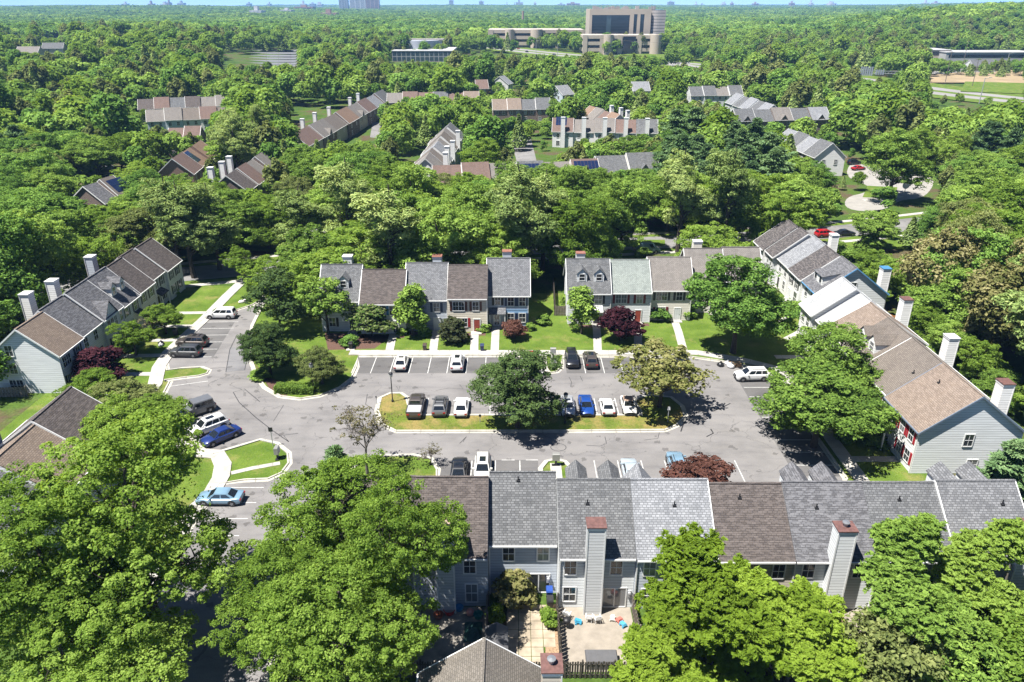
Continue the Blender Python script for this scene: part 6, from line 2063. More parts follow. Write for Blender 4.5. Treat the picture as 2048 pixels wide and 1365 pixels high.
LM = dict(
    maple=leaf('leaf_maple', (0.061, 0.115, 0.023), (0.174, 0.282, 0.053), (0.347, 0.486, 0.108)),
    bright=leaf('leaf_bright', (0.065, 0.123, 0.019), (0.178, 0.285, 0.045), (0.339, 0.471, 0.103), .5),
    deep=leaf('leaf_deep', (0.050, 0.103, 0.023), (0.136, 0.254, 0.050), (0.280, 0.434, 0.098)),
    olive=leaf('leaf_olive', (0.062, 0.084, 0.028), (0.171, 0.210, 0.068), (0.317, 0.353, 0.130)),
    pine=leaf('needle_pine', (0.085, 0.133, 0.040), (0.231, 0.321, 0.101), (0.426, 0.500, 0.181), .28),
    spruce=leaf('needle_spruce', (0.041, 0.082, 0.037), (0.118, 0.204, 0.084), (0.255, 0.360, 0.160), .2),
    dark=leaf('leaf_dark', (0.032, 0.058, 0.020), (0.075, 0.125, 0.040), (0.140, 0.205, 0.070)),
    plum=leaf('leaf_plum', (0.018, 0.008, 0.010), (0.046, 0.016, 0.022), (0.10, 0.038, 0.046), .25),
    rust=leaf('leaf_rust', (0.055, 0.026, 0.020), (0.11, 0.052, 0.040), (0.175, 0.09, 0.066), .25),
    cream=leaf('leaf_cream', (0.085, 0.10, 0.030), (0.21, 0.20, 0.08), (0.40, 0.36, 0.19), .25),
    dogwood=leaf('leaf_dogwood', (0.05, 0.10, 0.02), (0.16, 0.20, 0.07), (0.55, 0.53, 0.38), .25),
    sparse=leaf('leaf_sparse', (0.07, 0.065, 0.035), (0.13, 0.125, 0.062), (0.22, 0.18, 0.11), .25),
    yel=leaf('leaf_yellow_green', (0.085, 0.146, 0.018), (0.196, 0.297, 0.033), (0.337, 0.467, 0.071), .5))
PROTO = {}


def proto(key, make, tkw):
    cm, L = make
    PROTO[key] = (cm, trunk_mesh(tkw.pop('seed', 1), **{**tkw, **({'branches': L} if len(L[0]) == 2 else {'lobes': L})}))


for i in range(3): proto('big%d' % i, broadleaf(40 + i, 7.0, 4.0, 18.5, 17, 52, 115, .205, .62, .55, .26, LM['bright'], aspect=.62, fill=.05), dict(seed=i, h=18, r=.42))
for i in range(4): proto('maple%d' % i, broadleaf(10 + i, 5.0, 2.2, 12.0, 13, 34, 84, .25, .64, .6, .10, LM['maple'], fill=.10), dict(seed=i, h=12, r=.26))
for i in range(3): proto('bright%d' % i, broadleaf(60 + i, 5.0, 2.2, 12.0, 14, 32, 84, .25, .62, .6, .13, LM['bright'], fill=.08), dict(seed=9 + i, h=12, r=.26))
for i in range(2): proto('deep%d' % i, broadleaf(70 + i, 5.0, 2.0, 12.0, 13, 34, 84, .25, .64, .62, .08, LM['deep'], fill=.12), dict(seed=19 + i, h=12, r=.26))
for i in range(2): proto('olive%d' % i, broadleaf(80 + i, 5.0, 2.4, 12.0, 15, 28, 78, .245, .6, .64, .18, LM['olive'], fill=.05), dict(seed=29 + i, h=12, r=.26))
for i in range(3): proto('pine%d' % i, broadleaf(190 + i, 4.0, 3.6, 18.0, lobes=(22, 26, 24)[i], ncl=13, nleaf=62, ls=.40, rc=.72, flat=.6, open_=.14, mat=LM['pine'], aspect=.3, fill=.04, lsc=.62), dict(seed=39 + i, h=18, r=.3, top=.97, bare=1))
for i in range(2): proto('spruce%d' % i, pine(95 + i, 4.2, 1.5, 17.0, 17, LM['spruce'], .60, 1.2, .12, .93), dict(seed=49 + i, h=17, r=.3, top=.97))
proto('feather0', feather(5, 6.2, .8, 13.0, 54, 9, LM['yel']), dict(seed=5, h=12, r=.25))
proto('feather1', feather(6, 5.0, 2.0, 13.0, 40, 8, LM['bright']), dict(seed=6, h=12, r=.22, bark=BARKG))
proto('cream0', broadleaf(101, 5.0, 2.0, 14.0, 12, 26, 46, .42, .8, .8, .04, LM['cream'], fill=.1), dict(seed=3, h=13, r=.3))
proto('locust0', broadleaf(102, 4.4, 2.4, 9.0, 11, 17, 40, .36, .7, .8, .16, leaf('leaf_locust', (.070, .090, .025), (.165, .185, .055), (.30, .29, .12)), fill=.04), dict(seed=4, h=9, r=.2, bare=2))
proto('plum0', broadleaf(103, 2.2, .7, 4.6, 9, 22, 34, .30, .42, .85, .02, LM['plum'], fill=.1), dict(seed=5, h=4.4, r=.1))
proto('rust0', broadleaf(104, 2.6, .8, 3.6, 9, 26, 34, .26, .42, .6, .02, LM['rust'], fill=.1), dict(seed=6, h=3.4, r=.1))
proto('dogwood0', broadleaf(105, 2.3, 1.0, 5.4, 9, 20, 34, .30, .48, .7, .05, LM['dogwood'], fill=.06), dict(seed=7, h=5, r=.1))
proto('sparse0', broadleaf(106, 3.6, 4.0, 8.6, 9, 7, 26, .24, .55, .6, .25, LM['sparse'], fill=.0), dict(seed=8, h=8.2, r=.17, bare=7, bark=BARKG))
proto('bare0', broadleaf(107, 1.8, 1.6, 5.0, 8, 4, 14, .2, .4, .7, .3, LM['sparse'], fill=.0), dict(seed=9, h=4.6, r=.1, bare=7))
proto('slim0', broadleaf(108, 1.6, 1.0, 7.6, 12, 20, 34, .32, .5, .95, .03, LM['maple'], fill=.12), dict(seed=10, h=7.4, r=.13))
proto('thin0', broadleaf(109, 3.4, 2.4, 9.6, 12, 15, 36, .34, .62, .7, .16, LM['deep'], fill=.04), dict(seed=11, h=9, r=.17, bare=2))
proto('shrub0', broadleaf(110, 1.0, .05, 1.7, 7, 16, 30, .22, .26, .9, .0, LM['maple'], fill=.2), dict(seed=12, h=1.2, r=.05))
proto('shrub1', broadleaf(111, 1.0, .05, 1.6, 7, 16, 30, .22, .26, .9, .0, LM['deep'], fill=.2), dict(seed=13, h=1.2, r=.05))
proto('vine0', broadleaf(112, 3.5, .5, 6.0, 14, 26, 60, .25, .6, .7, .16, LM['maple'], fill=.1), dict(seed=14, h=5, r=.12, bare=3, bark=BARKG))
CATN = dict(big='broadleaf_tree', maple='maple_tree', bright='broadleaf_tree', deep='broadleaf_tree', olive='broadleaf_tree', pine='pine_tree', spruce='spruce_tree', feather='compound_leaf_tree', cream='blossoming_tree', locust='locust_tree', plum='plum_tree', rust='red_leaf_tree', dogwood='dogwood_tree', sparse='sparse_tree', bare='bare_tree', slim='columnar_tree', thin='garden_tree', shrub='shrub', vine='thicket_tree')
DIMS = {}
for k, (c, t) in PROTO.items():
    co = np.empty(len(c.vertices) * 3, np.float32); c.vertices.foreach_get('co', co); co = co.reshape(-1, 3)
    DIMS[k] = (np.percentile(np.abs(co[:, :2]), 97), co[:, 2].max())


def tree(key, label, x, y, H, Wd=None, rot=None, group=None, mat=None, z=None):
    """H height, Wd crown width in metres"""
    r0, h0 = DIMS[key]
    s = H / h0
    sx = (Wd / 2 / r0) if Wd else s
    base = key.rstrip('0123456789')
    t = thing(CATN[base], label, 'shrub' if base == 'shrub' else 'tree', (x, y, float(terr(x, y)) if z is None else z), random.uniform(0, 6.28) if rot is None else rot, group)
    for nm, me in (('crown', PROTO[key][0]), ('trunk' if base != 'shrub' else 'stems', PROTO[key][1])):
        o = link(nm, me, t)
        o.scale = (sx, sx, s)
        if mat and nm == 'crown':
            o.material_slots[0].link = 'OBJECT'; o.material_slots[0].material = mat
    return t


def tp(key, label, px, ptop, H, wpx, **k):
    """by the photo position of its top; wpx crown width in photo pixels"""
    x, y = G(px, ptop, H)
    dist = proj(x, y, H * .6)[2]
    return tree(key, label, x, y, H, wpx * dist / FPX, **k)


def tb(key, label, px, pbase, H, wpx, **k):
    """by the photo position of its foot"""
    x, y = G(px, pbase)
    dist = proj(x, y, H * .6)[2]
    return tree(key, label, x, y, H, wpx * dist / FPX, **k)
# ---------------------------------------------------------------- trees one can name
tree('big0', 'huge bright maple filling the lower left corner of the picture', -29.3, 46.8, 19.8, 13.8, 1.0)
tree('big1', 'broad maple cut by the left edge below the rusty roof', -34.5, 43.0, 17, 13, 2.0)
tree('big2', 'tall maple between the lower left drive and the brown end roof', -14.6, 50.0, 14.8, 11.0, .4)
tree('big1', 'full maple overhanging the brown south row roof on its left', -8.8, 45.8, 16.6, 9.4, 4.0)
tree('big0', 'bright maple at the bottom edge left of the grey shed', -11.5, 40.0, 13.5, 10.5, 3.1)
tree('big2', 'low bright maple at the bottom edge right of the shaded drive', -17.3, 43.6, 12.5, 8.6, 5.1)
tree('big2', 'lowest maple at the bottom left corner of the picture', -29.0, 38.6, 11.5, 11.0, 2.2)
tree('spruce0', 'small dark spruce top beside the bare trees at the lower road', *G(668, 890, 13), 13.0, 4.6)
tree('sparse0', 'tall half-bare tree with thin brown branches at the lower road', *G(735, 948), 9.0, 6.4, 2.2)
tree('bare0', 'thin bare sapling right of the half-bare tree', *G(862, 930), 2.9, 2.6)
tree('feather0', 'bright yellow-green feathery tree in front of the silver roof', 15.6, 43.6, 13.0, 12.0, 2.7)
tree('feather0', 'lower yellow-green feathery tree at the bottom edge right of the chimney cap', 11.0, 38.8, 7.8, 8.0, 2.5)
tree('feather0', 'yellow-green feathery bush right of the back fence end', 19.8, 39.5, 8.5, 8.5, 4.1)
tree('feather0', 'shorter yellow-green feathery tree standing right against the bright one', 19.2, 43.2, 10.4, 9.6, 3.3)
tree('feather1', 'loose olive tree over the vented chimney in the right foreground', 31.2, 45.0, 12.8, 9.5, 1.4, mat=LM['maple'])
tree('feather1', 'bright long-leaved tree in front of the right end roof', 38.6, 45.6, 12.2, 8.5, .3)
tree('vine0', 'tangled vine-hung tree at the bottom right centre', 27.5, 40.0, 8.0, 8.0, .2, mat=LM['olive'])
tree('vine0', 'dark thicket tree below the right yards', 33.0, 39.5, 7.5, 8.0, 1.2)
tree('vine0', 'bright thicket tree in the bottom right corner', 38.5, 38.5, 8.5, 8.5, 2.2, mat=LM['bright'])
tree('olive0', 'olive tree at the lower right edge beside the end chimney', 44.0, 43.0, 10.0, 7.5, 3.2)
tree('vine0', 'leafy thicket tree under the long-leaved tree', 36.5, 42.6, 6.5, 6.5, 4.0, mat=LM['bright'])
tree('spruce1', 'dark conifer at the right edge beside the south row end', *G(2040, 880, 9), 9.0, 4.8)
tree('rust0', 'red-leaved Japanese maple behind the silver roof at the south bays', 20.0, 66.0, 3.9, 6.4, .5)
tree('maple0', 'upper of the twin round maples before the right row', 41.2, 85.5, 11.2, 11.5, .7)
tree('maple1', 'lower of the twin round maples before the right row', 35.8, 76.2, 10.2, 13.4, 2.7)
tree('deep1', 'tall round maple at the right end of the north bays', *G(1466, 706), 15.2, 13.6, 1.1)
tree('deep0', 'dark green round tree in the middle of the traffic island', *G(1035, 856), 10.2, 9.6, .3, mat=LM['dark'])
tree('locust0', 'yellowish feathery locust at the right end of the traffic island', *G(1318, 815), 8.8, 10.6, 1.8)
tree('bright0', 'small bright tree before the dormer house of the left row', *G(333, 668), 5.2, 5.4)
tree('bright1', 'small bright tree in the middle front yard of the left row', *G(273, 712), 5.6, 5.6)
tree('bare0', 'leafless dark sapling between the two small bright trees of the left row', *G(309, 675), 4.2, 4.4)
tree('plum0', 'maroon plum tree at the near end of the left row', *G(200, 765), 5.2, 6.2, .4)
for i, (px, py, h, w) in enumerate(((200, 800, 5.2, 7.0), (262, 815, 5.4, 7.0), (315, 842, 5.0, 6.2))):
    tree('bright%d' % i, ('leftmost', 'middle', 'rightmost')[i] + ' of three spreading pale-green trees above the dark lower left roof', *G(px, py + 20), h, w, mat=LM['olive'] if i == 1 else None)
tree('thin0', 'tall dark loose tree at the upper corner of the left green', *G(562, 668), 10.5, 8.0, .6, mat=LM['dark'])
tree('thin0', 'airy tree with visible trunk right of the dark one on the left green', *G(657, 668), 9.6, 7.6, 2.6, mat=LM['maple'])
tree('slim0', 'narrow upright tree before the pale blue-grey house', *G(826, 672), 8.8, 4.2, .2)
tree('dogwood0', 'cream-flowering dogwood before the blue-shuttered house', *G(745, 672), 5.4, 6.4, .8)
tree('deep1', 'dark rounded tree at the kerb bend of the left green', *G(541, 748), 7.6, 7.0, .9, mat=LM['dark'])
tree('deep0', 'low spreading tree in the middle of the left green', *G(645, 768), 5.0, 6.0, 1.9, mat=LM['olive'])
tree('plum0', 'big maroon plum tree before the green-roofed house', *G(1240, 682), 5.6, 5.8, 1.4)
tree('plum0', 'small pink-brown plum before the bright blue wall', *G(1030, 678), 3.2, 3.6, 2.4, mat=LM['rust'])
tree('shrub1', 'dark round bush before the beige house', *G(908, 682), 4.0, 3.9, .4, mat=leaf('leaf_dark_bush', (.03, .04, .018), (.06, .075, .035), (.11, .11, .06)))
tree('slim0', 'conical tree before the two-dormer house', *G(1163, 668), 8.2, 4.0, 2.2)
tree('slim0', 'slim pale cedar beside the plum before the dormer house', *G(1213, 640), 4.2, 1.6, .1, mat=LM['bright'])
SHR = [(968, 662, 1.6, 2.0, 'shrub0', 'green bush right of the red door'), (1088, 648, 1.6, 2.2, 'shrub0', 'yellow-green bush at the corner of the bright blue wall'), (1318, 640, 2.4, 3.2, 'shrub1', 'reddish-green bush under the cream house window'), (1375, 635, 2.6, 2.6, 'shrub0', 'round green bush at the right corner of the cream house'),
       (1130, 622, 3.0, 1.6, 'shrub0', 'upright bush at the left corner of the two-dormer house'), (1060, 660, 1.2, 1.6, 'shrub0', 'low bush beside the small plum'), (930, 655, 1.8, 2.2, 'shrub0', 'bush left of the red door'), (700, 690, 1.6, 2.4, 'shrub1', 'dark low bush at the left end of the north pavement'),
       (852, 672, 1.2, 1.8, 'shrub1', 'small dark bush right of the narrow upright tree'), (805, 668, 1.2, 2.0, 'shrub0', 'small bush left of the narrow upright tree'), (1595, 625, 2.0, 2.6, 'shrub0', 'round bush before the far right block'), (1612, 640, 3.0, 2.8, 'shrub1', 'dark bush beside the white-roofed house'),
       (1580, 618, 1.4, 2.0, 'shrub0', 'low flowery bush before the black-roofed house'), (1745, 885, 1.6, 2.4, 'shrub0', 'bush by the porch of the nearest right row house'), (1760, 895, 1.1, 1.6, 'shrub1', 'small bush at the red-shuttered front'), (520, 755, .9, 2.6, 'shrub0', 'low leafy plants on the mulch bed of the left green'),
       (160, 790, 1.8, 2.6, 'shrub0', 'bush at the foot of the near left gable'), (348, 590, 1.4, 2.0, 'shrub1', 'small bush at the far door of the left row'), (255, 700, 1.5, 2.2, 'shrub1', 'dark bush below the triple-window gable'), (135, 800, 1.2, 2.0, 'shrub1', 'low bush at the corner of the near left gable'),
       (1690, 880, 1.4, 2.0, 'shrub1', 'dark bush in the shade by the lower twin maple'), (1285, 512, 1.8, 3.0, 'shrub0', 'bush behind the right north block near the van'), (1740, 500, 3.0, 5.0, 'shrub0', 'bush behind the far right block by the back lawn'), (1700, 520, 2.6, 4.0, 'shrub0', 'bright bush right of the far chimney')]
for px, py, h, w, k, lab in SHR: tree(k, lab, *G(px, py), h, w)
tree('shrub0', 'tall yellow-green flowering bush against the paved yard wall', .35, 51.0, 3.2, 3.2, .7, mat=LM['cream'])
tree('shrub0', 'small yellow-green bush on the left side of the paved yard', -1.35, 48.6, 1.7, 1.4, .3, mat=LM['yel'])
tree('shrub0', 'grassy green bush on the right side of the paved yard', 3.2, 48.3, 1.5, 1.5, 1.3, mat=LM['bright'])
tree('maple3', 'large round tree standing over the right side court', *G(1777, 402), 19.0, 16.0, .8)
tree('pine0', 'tall pine by the street at the far end of the left row', *G(388, 556), 18.0, 9.5, .8)
tree('pine1', 'leaning-trunked pine right of the tall pine on the street corner', *G(362, 552), 19.0, 9.0, 2.8)
tree('pine2', 'broad pine on the grass before the left street corner', *G(440, 540), 17.0, 9.0, 1.8)
tree('bright1', 'small bright tree at the top end of the left pavement', *G(487, 560), 6.2, 6.0, 1.8)
tree('pine1', 'pale airy pine behind the upper corner of the left green', *G(610, 535), 16.0, 9.0, 3.6)
# clipped hedge
tree('bright2', 'leafy tree overlapping the dark lower left roof from the right', -42.5, 69.5, 9.5, 8.0, 1.1)
rng = np.random.default_rng(3)
hp = [G(*c4(1620, 1005)), G(*c4(1840, 1010))]
n = 5200
L = math.dist(*hp)
P_ = np.stack([rng.uniform(-.1, L + .1, n), rng.uniform(-.75, .75, n), rng.uniform(.05, 1.05, n)], 1)
face = rng.integers(0, 3, n)
P_[face == 0, 2] = rng.normal(1.0, .07, (face == 0).sum()); P_[face == 1, 1] = rng.normal(-.72, .06, (face == 1).sum())
me = np_mesh('clipped_hedge', cards(P_, rng.normal(size=(n, 3)) + np.array([0, -.3, .8]), .2, rng), np.clip(rng.normal(.5, .2, n), 0, 1), [LM['maple']])
o = link('clipped_hedge', me); o.location = (hp[0][0], hp[0][1], 0); o.rotation_euler.z = math.atan2(hp[1][1] - hp[0][1], hp[1][0] - hp[0][0])
tag(o, 'low clipped hedge at the kerb bend of the left green', 'hedge')
# blossom trees and tall trees at the right edge
tree('cream0', 'tall cream-blossomed tree right of the far right block', 68.0, 111, 17.5, 11.0, .3)
tree('cream0', 'wide cream-blossomed tree cut by the right edge', 68.5, 96, 17.0, 11.5, 1.9)
tree('olive1', 'tall olive-green tree behind the cream-blossomed pair', 76, 118, 18, 10.5, .7)
tree('cream0', 'pale blossomed tree top rising behind the right edge blossoms', 79, 108, 17.5, 10.0, 2.9)
for i, (x, y, h, w, k) in enumerate(((61.5, 104, 7.5, 6.5, 'bright0'), (62.5, 98, 7.0, 6, 'maple3'), (63.5, 91, 7.0, 6, 'bright1'), (62.5, 85, 5.5, 5.5, 'maple0'), (65.5, 80, 6.0, 6, 'bright2'), (64.0, 74, 5.0, 5, 'deep0'), (63.5, 122, 8.5, 7, 'bright1'), (66.0, 129, 8.0, 7, 'bright0'), (71, 101, 10, 8, 'olive0'), (72.5, 87, 10.5, 8.5, 'deep1'), (73, 78, 10, 8, 'maple2'), (60.5, 70, 4.5, 4.6, 'maple1'), (58.6, 64, 7, 6, 'spruce0'))):
    tree(k, '%s leafy tree from the far end along the backs of the right row' % ORD[i], x, y, h, w)
# ---------------------------------------------------------------- the woods
rng = np.random.default_rng(21)
FOOT += [[(-32, 108), (44, 108), (44, 130), (-32, 123)], [(-73, 86), (-45, 86), (-42, 134), (-73, 134)], [(-47, 40), (62, 40), (62, 108), (-47, 108)], [(38, 66), (63, 66), (63, 146), (38, 146)], [(-58, 56), (-38, 56), (-38, 80), (-58, 80)],
         [(-63, 125), (-45, 125), (-42, 148), (-60, 146)]]
SL = smooth_poly(STREET, 2, False)
def near_line(x, y, line, d):
    for i in range(len(line) - 1):
        ax, ay = line[i]; bx, by = line[i + 1]
        t = max(0, min(1, ((x - ax) * (bx - ax) + (y - ay) * (by - ay)) / ((bx - ax) ** 2 + (by - ay) ** 2)))
        if math.hypot(x - ax - t * (bx - ax), y - ay - t * (by - ay)) < d: return True
    return False
# screen openings: things farther away that the nearer trees leave visible
KEEP += [(975, 55, 1325, 112, 830), (1170, 20, 1330, 110, 830), (446, 98, 594, 132, 1000), (782, 84, 888, 126, 740), (1905, 108, 2048, 120, 800), (1862, 146, 2048, 190, 590), (1880, 185, 2048, 216, 400), (900, 86, 1090, 112, 800), (1320, 112, 1400, 132, 640), (1725, 135, 1785, 160, 520),
         (1690, 318, 1725, 342, 240), (1690, 352, 1745, 408, 210), (1792, 352, 1866, 412, 210), (1640, 455, 1700, 478, 166), (1225, 478, 1320, 512, 155), (590, 432, 640, 455, 178), (1020, 280, 1060, 300, 270), (1040, 295, 1110, 320, 250), (470, 470, 560, 520, 150), (150, 345, 240, 358, 235), (560, 6, 760, 34, 2400), (1700, 480, 1860, 505, 150), (1860, 100, 1905, 118, 800), (940, 84, 1000, 100, 850)]
ct_poly = ct


def blocked(x, y, R, H, slack=.92):
    for p in FOOT:
        if inside(x, y, p): return True
    for p in FOOT:
        for (qx, qy) in p:
            if abs(qx - x) < R * .5 and abs(qy - y) < R * .5: return True
    if inside(x, y, ct_poly): return True
    z = float(terr(x, y))
    cx, cy_, fw = proj(x, y, z + H * .58)
    rx, ry = R * FPX / fw * slack, H * .42 * FPX / fw * .95 * slack
    for (a, b, c, d, dep) in KEEP:
        if y < dep and cx + rx > a and cx - rx < c and cy_ + ry > b and cy_ - ry < d: return True
    return False


CAND = []
def fill(y0, y1, sp, hr):
    yy = y0
    while yy < y1:
        half = .70 * yy * 1.04 + 22
        s = sp
        xx = -half + rng.uniform(0, s)
        while xx < half:
            x, y = xx + rng.uniform(-.3, .3) * s, yy + rng.uniform(-.3, .3) * s
            H = rng.uniform(*hr)
            CAND.append((x, y, H))
            xx += s
        yy += s * .9


def kind_at(x, y, r):
    n = math.sin(x * .045 + 1.3) * math.cos(y * .038 + .4) + .5 * math.sin(x * .11 + y * .07)
    if 118 < y < 160 and -62 < x < 62: 
        return 'pine%d' % int(r * 3) if r < .6 else ('bright%d' % int((r - .6) / .38 * 3) if r < .97 else 'deep1')
    if 172 < y < 250 and 42 < x < 74: return 'spruce%d' % int(r * 2) if r < .85 else 'deep0'
    if n > .75: return 'pine%d' % int(r * 3)
    if n > .35: return 'maple%d' % int(r * 4) if r < .8 else 'pine0'
    if n > -.2: return ('bright%d' % int(r / .45 * 3) if r < .45 else 'deep%d' % int((r - .45) / .3 * 2) if r < .75 else 'maple%d' % int((r - .75) / .2501 * 4))
    if n > -.75: return 'deep%d' % int(r / .4 * 2) if r < .4 else ('olive%d' % int((r - .4) / .25 * 2) if r < .65 else 'maple%d' % int((r - .65) / .3501 * 4))
    return 'spruce%d' % int(r / .2 * 2) if r < .2 else 'bright%d' % int((r - .2) / .8001 * 3)


fill(62, 240, 7.9, (12, 19))
TREES = []
for (x, y, H) in CAND:
    r = rng.random()
    k = kind_at(x, y, min(r, .999))
    base = k.rstrip('0123456789')
    if base in ('pine',): H = H * .5 + (14.0 if y < 160 else 10)
    if base == 'spruce': H = H * .5 + 9.5
    if base not in ('pine', 'spruce') and y > 118: H = max(9.5, H * .92) if y < 160 else max(8.5, H * .78)
    R = {'pine': .225, 'spruce': .24}.get(base, .45) * H * rng.uniform(.85, 1.15)
    R = min(R, 6.8)
    if near_line(x, y, SL, 5.5): continue
    if y < 118 and -73 < x < 63: continue
    if y < 135 and x > 55 and x < 66: continue
    bad = blocked(x, y, R, H)
    if False:  # try a lower tree before giving the spot up
        pass
    if bad:  # lower trees stand in front of what stays visible
        for q, sl in ((.75, .8), (.55, .75), (.4, .7)):
            if y < 105: break
            if not blocked(x, y, R * (q + .1), H * q, sl):
                bad = False; H, R = H * q, R * (q + .1)
                if base in ('pine', 'spruce'): k = 'maple%d' % int(rng.random() * 4); R *= 1.5
                break
        if bad: continue
    px, py, fw = proj(x, y, H * .6)
    if px < -160 or px > 2210: continue
    H *= rng.uniform(.85, 1.1)
    TREES.append((x, y, H, R, k, R * H / fw ** 2))
TREES.sort(key=lambda t: -t[5])
NEAR, REST = TREES[:290], TREES[290:]
ZN = [(lambda x, y: x < -60 and y < 150, 'woods left of the left row'), (lambda x, y: x > 55 and y < 140, 'woods behind the right row'),
      (lambda x, y: y < 150 and x < -22, 'belt behind the left green'), (lambda x, y: y < 157 and x < 14, 'belt behind the north left block'), (lambda x, y: y < 163, 'belt behind the north right block'),
      (lambda x, y: y < 190 and x < -60, 'woods around the solar brick row'), (lambda x, y: y < 190 and x < -5, 'left belt beyond the back street'), (lambda x, y: y < 190 and x < 60, 'right belt beyond the back street'), (lambda x, y: y < 190, 'woods around the side court'),
      (lambda x, y: x < -60, 'woods below the pale-blue row'), (lambda x, y: x < 25, 'trees around the stepped white row'), (lambda x, y: x < 80, 'dark stand beside the chimney row'), (lambda x, y: True, 'woods beyond the side court')]
DESC = dict(pine='feathery blue-green pine', spruce='dark conical spruce', maple='mid-green maple', bright='bright yellow-green tree', deep='deep green rounded tree', olive='olive-green loose tree')
groups = {}
for t in NEAR:
    zi = next(i for i, (f, _) in enumerate(ZN) if f(t[0], t[1]))
    groups.setdefault((zi, t[4].rstrip('0123456789')), []).append(t)
for (zi, b), lst in groups.items():
    lst.sort(key=lambda t: proj(t[0], t[1], 0)[0])
    for i, (x, y, H, R, k, _) in enumerate(lst):
        if len(lst) > 20: raise ValueError('zone too large %s %s %d' % (ZN[zi][1], b, len(lst)))
        o_ = ORD[i] + ' ' + DESC[b] + ' from the left in the ' if len(lst) > 1 else 'only ' + DESC[b] + ' in the '
        tree(k, o_ + ZN[zi][1], x, y, H, R * 2)

# everything farther: far-off woods as one mass
def far_crown(seed, R, H, n, ls, mat, con=False, nc=16):
    r = np.random.default_rng(seed)
    if con:
        z = r.uniform(.12, 1, n) ** .8; a = r.uniform(0, 2 * math.pi, n); q = R * (1.05 - z) * r.uniform(.6, 1.1, n)
        P = np.stack([q * np.cos(a), q * np.sin(a), z * H], 1); Nn = np.stack([np.cos(a) * .5, np.sin(a) * .5, np.full(n, .8)], 1) + r.normal(size=(n, 3)) * .4
        return np_mesh('far_crown', cards(P, Nn, ls, r, .6), np.clip(r.normal(.5, .17, n), 0, 1), [mat])
    lr = (.42, .15) if nc < 20 else (.30, .11)
    d = rdir(r, nc, .35); c = d * np.array([R * .62, R * .62, H * .27]) + np.array([0, 0, H * .60])
    c = np.concatenate([c, [[0, 0, H * .80]]])
    w = r.integers(0, nc + 1, n); dd = rdir(r, n, .4)
    P = c[w] + dd * np.array([R * lr[0], R * lr[0], H * lr[1]]) * r.uniform(.6, 1.05, (n, 1))
    lt = r.uniform(-.15, .15, nc + 1)
    return np_mesh('far_crown', cards(P, dd + np.array([0, 0, .5]) + r.normal(size=(n, 3)) * .4, ls, r, .7), np.clip(r.normal(.5, .15, n) + lt[w], 0, 1), [mat])


FARP = [far_crown(1, 5.2, 14, 1500, .95, LM['maple']), far_crown(2, 5.4, 14, 1700, .9, LM['deep'], nc=34), far_crown(3, 5.0, 14, 1500, .95, LM['bright']), far_crown(5, 4.4, 13, 1300, 1.0, LM['pine'], True), far_crown(7, 4.4, 15, 1600, .85, LM['olive'], nc=26), far_crown(8, 6.0, 13, 1700, .95, LM['maple'], nc=40), far_crown(6, 4.6, 12, 1500, .95, LM['deep'], nc=9)]


def patch(seed):
    r = np.random.default_rng(seed)
    PP, NN, TT = [], [], []
    for i in range(5):
        for j in range(5):
            x, y = (i - 2) * 10 + r.uniform(-4, 4), (j - 2) * 10 + r.uniform(-4, 4)
            R, H = r.uniform(5, 7.5), r.uniform(11, 18)
            n = 120
            d = rdir(r, n, .5)
            PP.append(np.array([x, y, H * .6]) + d * np.array([R, R, H * .36])); NN.append(d + np.array([0, 0, .4]) + r.normal(size=(n, 3)) * .45); TT.append(np.clip(r.normal(.5 + r.uniform(-.2, .2), .14, n), 0, 1))
    return np_mesh('wood_patch', cards(np.concatenate(PP), np.concatenate(NN), 3.0, r, .8), np.concatenate(TT), [LM['deep'] if seed % 2 else LM['maple']])


PATCHES = [patch(1), patch(2), patch(3)]


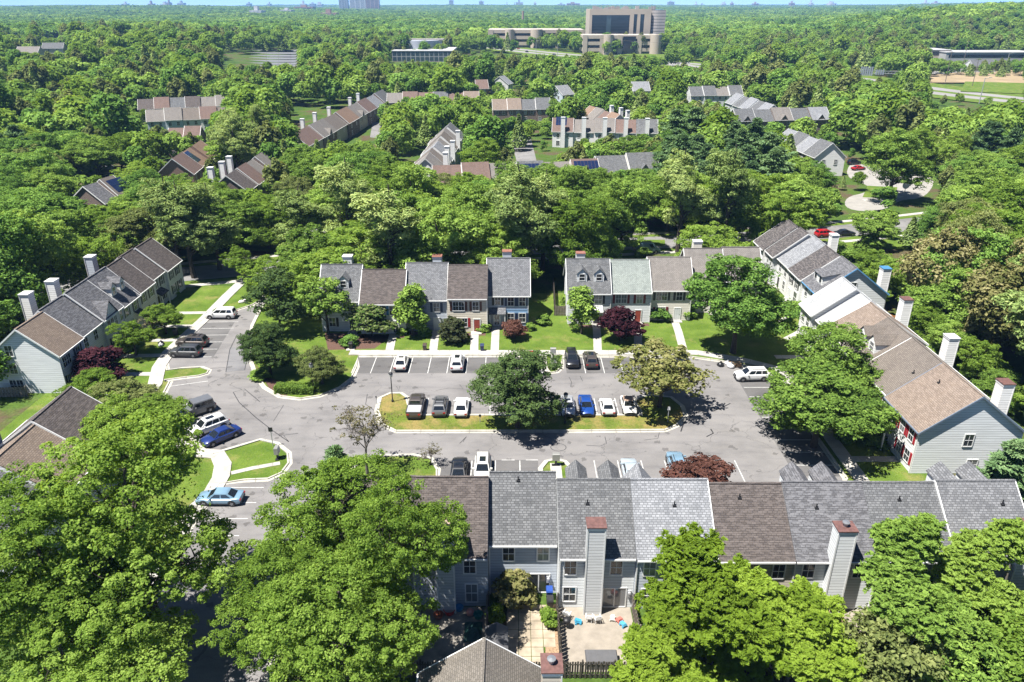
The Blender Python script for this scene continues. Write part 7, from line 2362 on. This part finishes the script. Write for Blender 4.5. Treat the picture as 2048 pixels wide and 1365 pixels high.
def scatter(name, label, pts, meshes, smin, smax):
    """one woods object: points carrying tree crowns"""
    me = bpy.data.meshes.new(name)
    me.from_pydata([tuple(p[:3]) for p in pts], [], [])
    me.attributes.new('size', 'FLOAT', 'POINT').data.foreach_set('value', [p[3] for p in pts])
    o = link(name, me)
    tag(o, label, 'woods', kind='stuff')
    ng = bpy.data.node_groups.new(name + '_nodes', 'GeometryNodeTree')
    ng.interface.new_socket('Geometry', in_out='INPUT', socket_type='NodeSocketGeometry')
    ng.interface.new_socket('Geometry', in_out='OUTPUT', socket_type='NodeSocketGeometry')
    gi, go = N(ng, 'NodeGroupInput'), N(ng, 'NodeGroupOutput')
    m2p = N(ng, 'GeometryNodeMeshToPoints')
    ng.links.new(gi.outputs[0], m2p.inputs[0])
    join = N(ng, 'GeometryNodeJoinGeometry')
    for m in meshes:
        ob = bpy.data.objects.new(name + '_source', m)
        oi = N(ng, 'GeometryNodeObjectInfo')
        oi.inputs['Object'].default_value = ob
        oi.inputs['As Instance'].default_value = True
        ng.links.new(oi.outputs['Geometry'], join.inputs[0])
    ip = N(ng, 'GeometryNodeInstanceOnPoints')
    ip.inputs['Pick Instance'].default_value = True
    ng.links.new(m2p.outputs[0], ip.inputs['Points']); ng.links.new(join.outputs[0], ip.inputs['Instance'])
    rv = N(ng, 'FunctionNodeRandomValue', data_type='FLOAT_VECTOR')
    rv.inputs['Min'].default_value = (0, 0, 0); rv.inputs['Max'].default_value = (0, 0, 6.283)
    ng.links.new(rv.outputs[0], ip.inputs['Rotation'])
    rs = N(ng, 'FunctionNodeRandomValue', data_type='FLOAT_VECTOR')
    rs.inputs['Min'].default_value = smin; rs.inputs['Max'].default_value = smax
    rs.inputs['Seed'].default_value = 5
    na = N(ng, 'GeometryNodeInputNamedAttribute', data_type='FLOAT')
    na.inputs['Name'].default_value = 'size'
    vm = N(ng, 'ShaderNodeVectorMath', operation='MULTIPLY')
    ng.links.new(rs.outputs[0], vm.inputs[0]); ng.links.new(na.outputs['Attribute'], vm.inputs[1])
    ng.links.new(vm.outputs[0], ip.inputs['Scale'])
    ri = N(ng, 'FunctionNodeRandomValue', data_type='INT')
    ri.inputs['Min'].default_value = 0; ri.inputs['Max'].default_value = len(meshes) - 1
    ri.inputs['Seed'].default_value = 9
    ng.links.new([s for s in ri.outputs if s.type == 'INT'][0], ip.inputs['Instance Index'])
    ng.links.new(ip.outputs[0], go.inputs[0])
    md = o.modifiers.new('scatter', 'NODES'); md.node_group = ng
    return o


# the rest of the middle woods joins the far mass
mid = [(x, y, float(terr(x, y)), H / 14.0) for (x, y, H, R, k, _) in REST]
yy = 240.0
while yy < 1000:
    s = 9.0 + (yy - 240) * .0022
    half = .70 * yy * 1.05 + 25
    for xx in np.arange(-half, half, s):
        x, y = xx + rng.uniform(-.35, .35) * s, yy + rng.uniform(-.35, .35) * s
        if near_line(x, y, HW[::2], 30): continue
        sz = rng.triangular(.55, .95, 1.65)
        for q, sl in ((1, .85), (.75, .8), (.55, .75), (.38, .7), (0, 0)):
            if q == 0 or not blocked(x, y, 5.2 * sz * q, 14 * sz * q, sl): break
        if q == 0: continue
        sz *= q
        mid.append((x, y, float(terr(x, y)) - rng.uniform(0, 1.0), sz))
    yy += s * .9
scatter('distant_woods', 'deciduous woods of mixed greens filling the middle distance', mid, FARP, (.88, .88, .85), (1.15, 1.15, 1.15))
far = []
yy = 1000.0
while yy < 9500:
    s = 30.0 if yy < 2200 else 44.0
    half = .70 * yy * 1.04 + 30
    for xx in np.arange(-half, half, s):
        x, y = xx + rng.uniform(-.4, .4) * s, yy + rng.uniform(-.4, .4) * s
        far.append((x, y, float(terr(x, y)) - rng.uniform(0, 4.0), rng.uniform(.85, 1.25)))
    yy += s * .92
scatter('horizon_woods', 'hazy woods fading to blue towards the horizon', far, PATCHES, (.9, .9, .85), (1.1, 1.1, 1.15))
# ---------------------------------------------------------------- air
mb = MB().box(-11800, 11800, -80, 11800, -2.5, 130)
m = bpy.data.materials.new('haze_air')
m.use_nodes = True
n = m.node_tree
n.nodes.clear()
out = N(n, 'ShaderNodeOutputMaterial')
pv = N(n, 'ShaderNodeVolumePrincipled')
pv.inputs['Color'].default_value = (0.30, 0.56, 1.0, 1)
pv.inputs['Density'].default_value = 0.00009
pv.inputs['Anisotropy'].default_value = 0.0
n.links.new(pv.outputs[0], out.inputs['Volume'])
hz_ = mb.build('haze', m)
hz_.display_type = 'WIRE'
tag(hz_, 'thin pale blue air over the whole suburb', 'haze', kind='stuff')
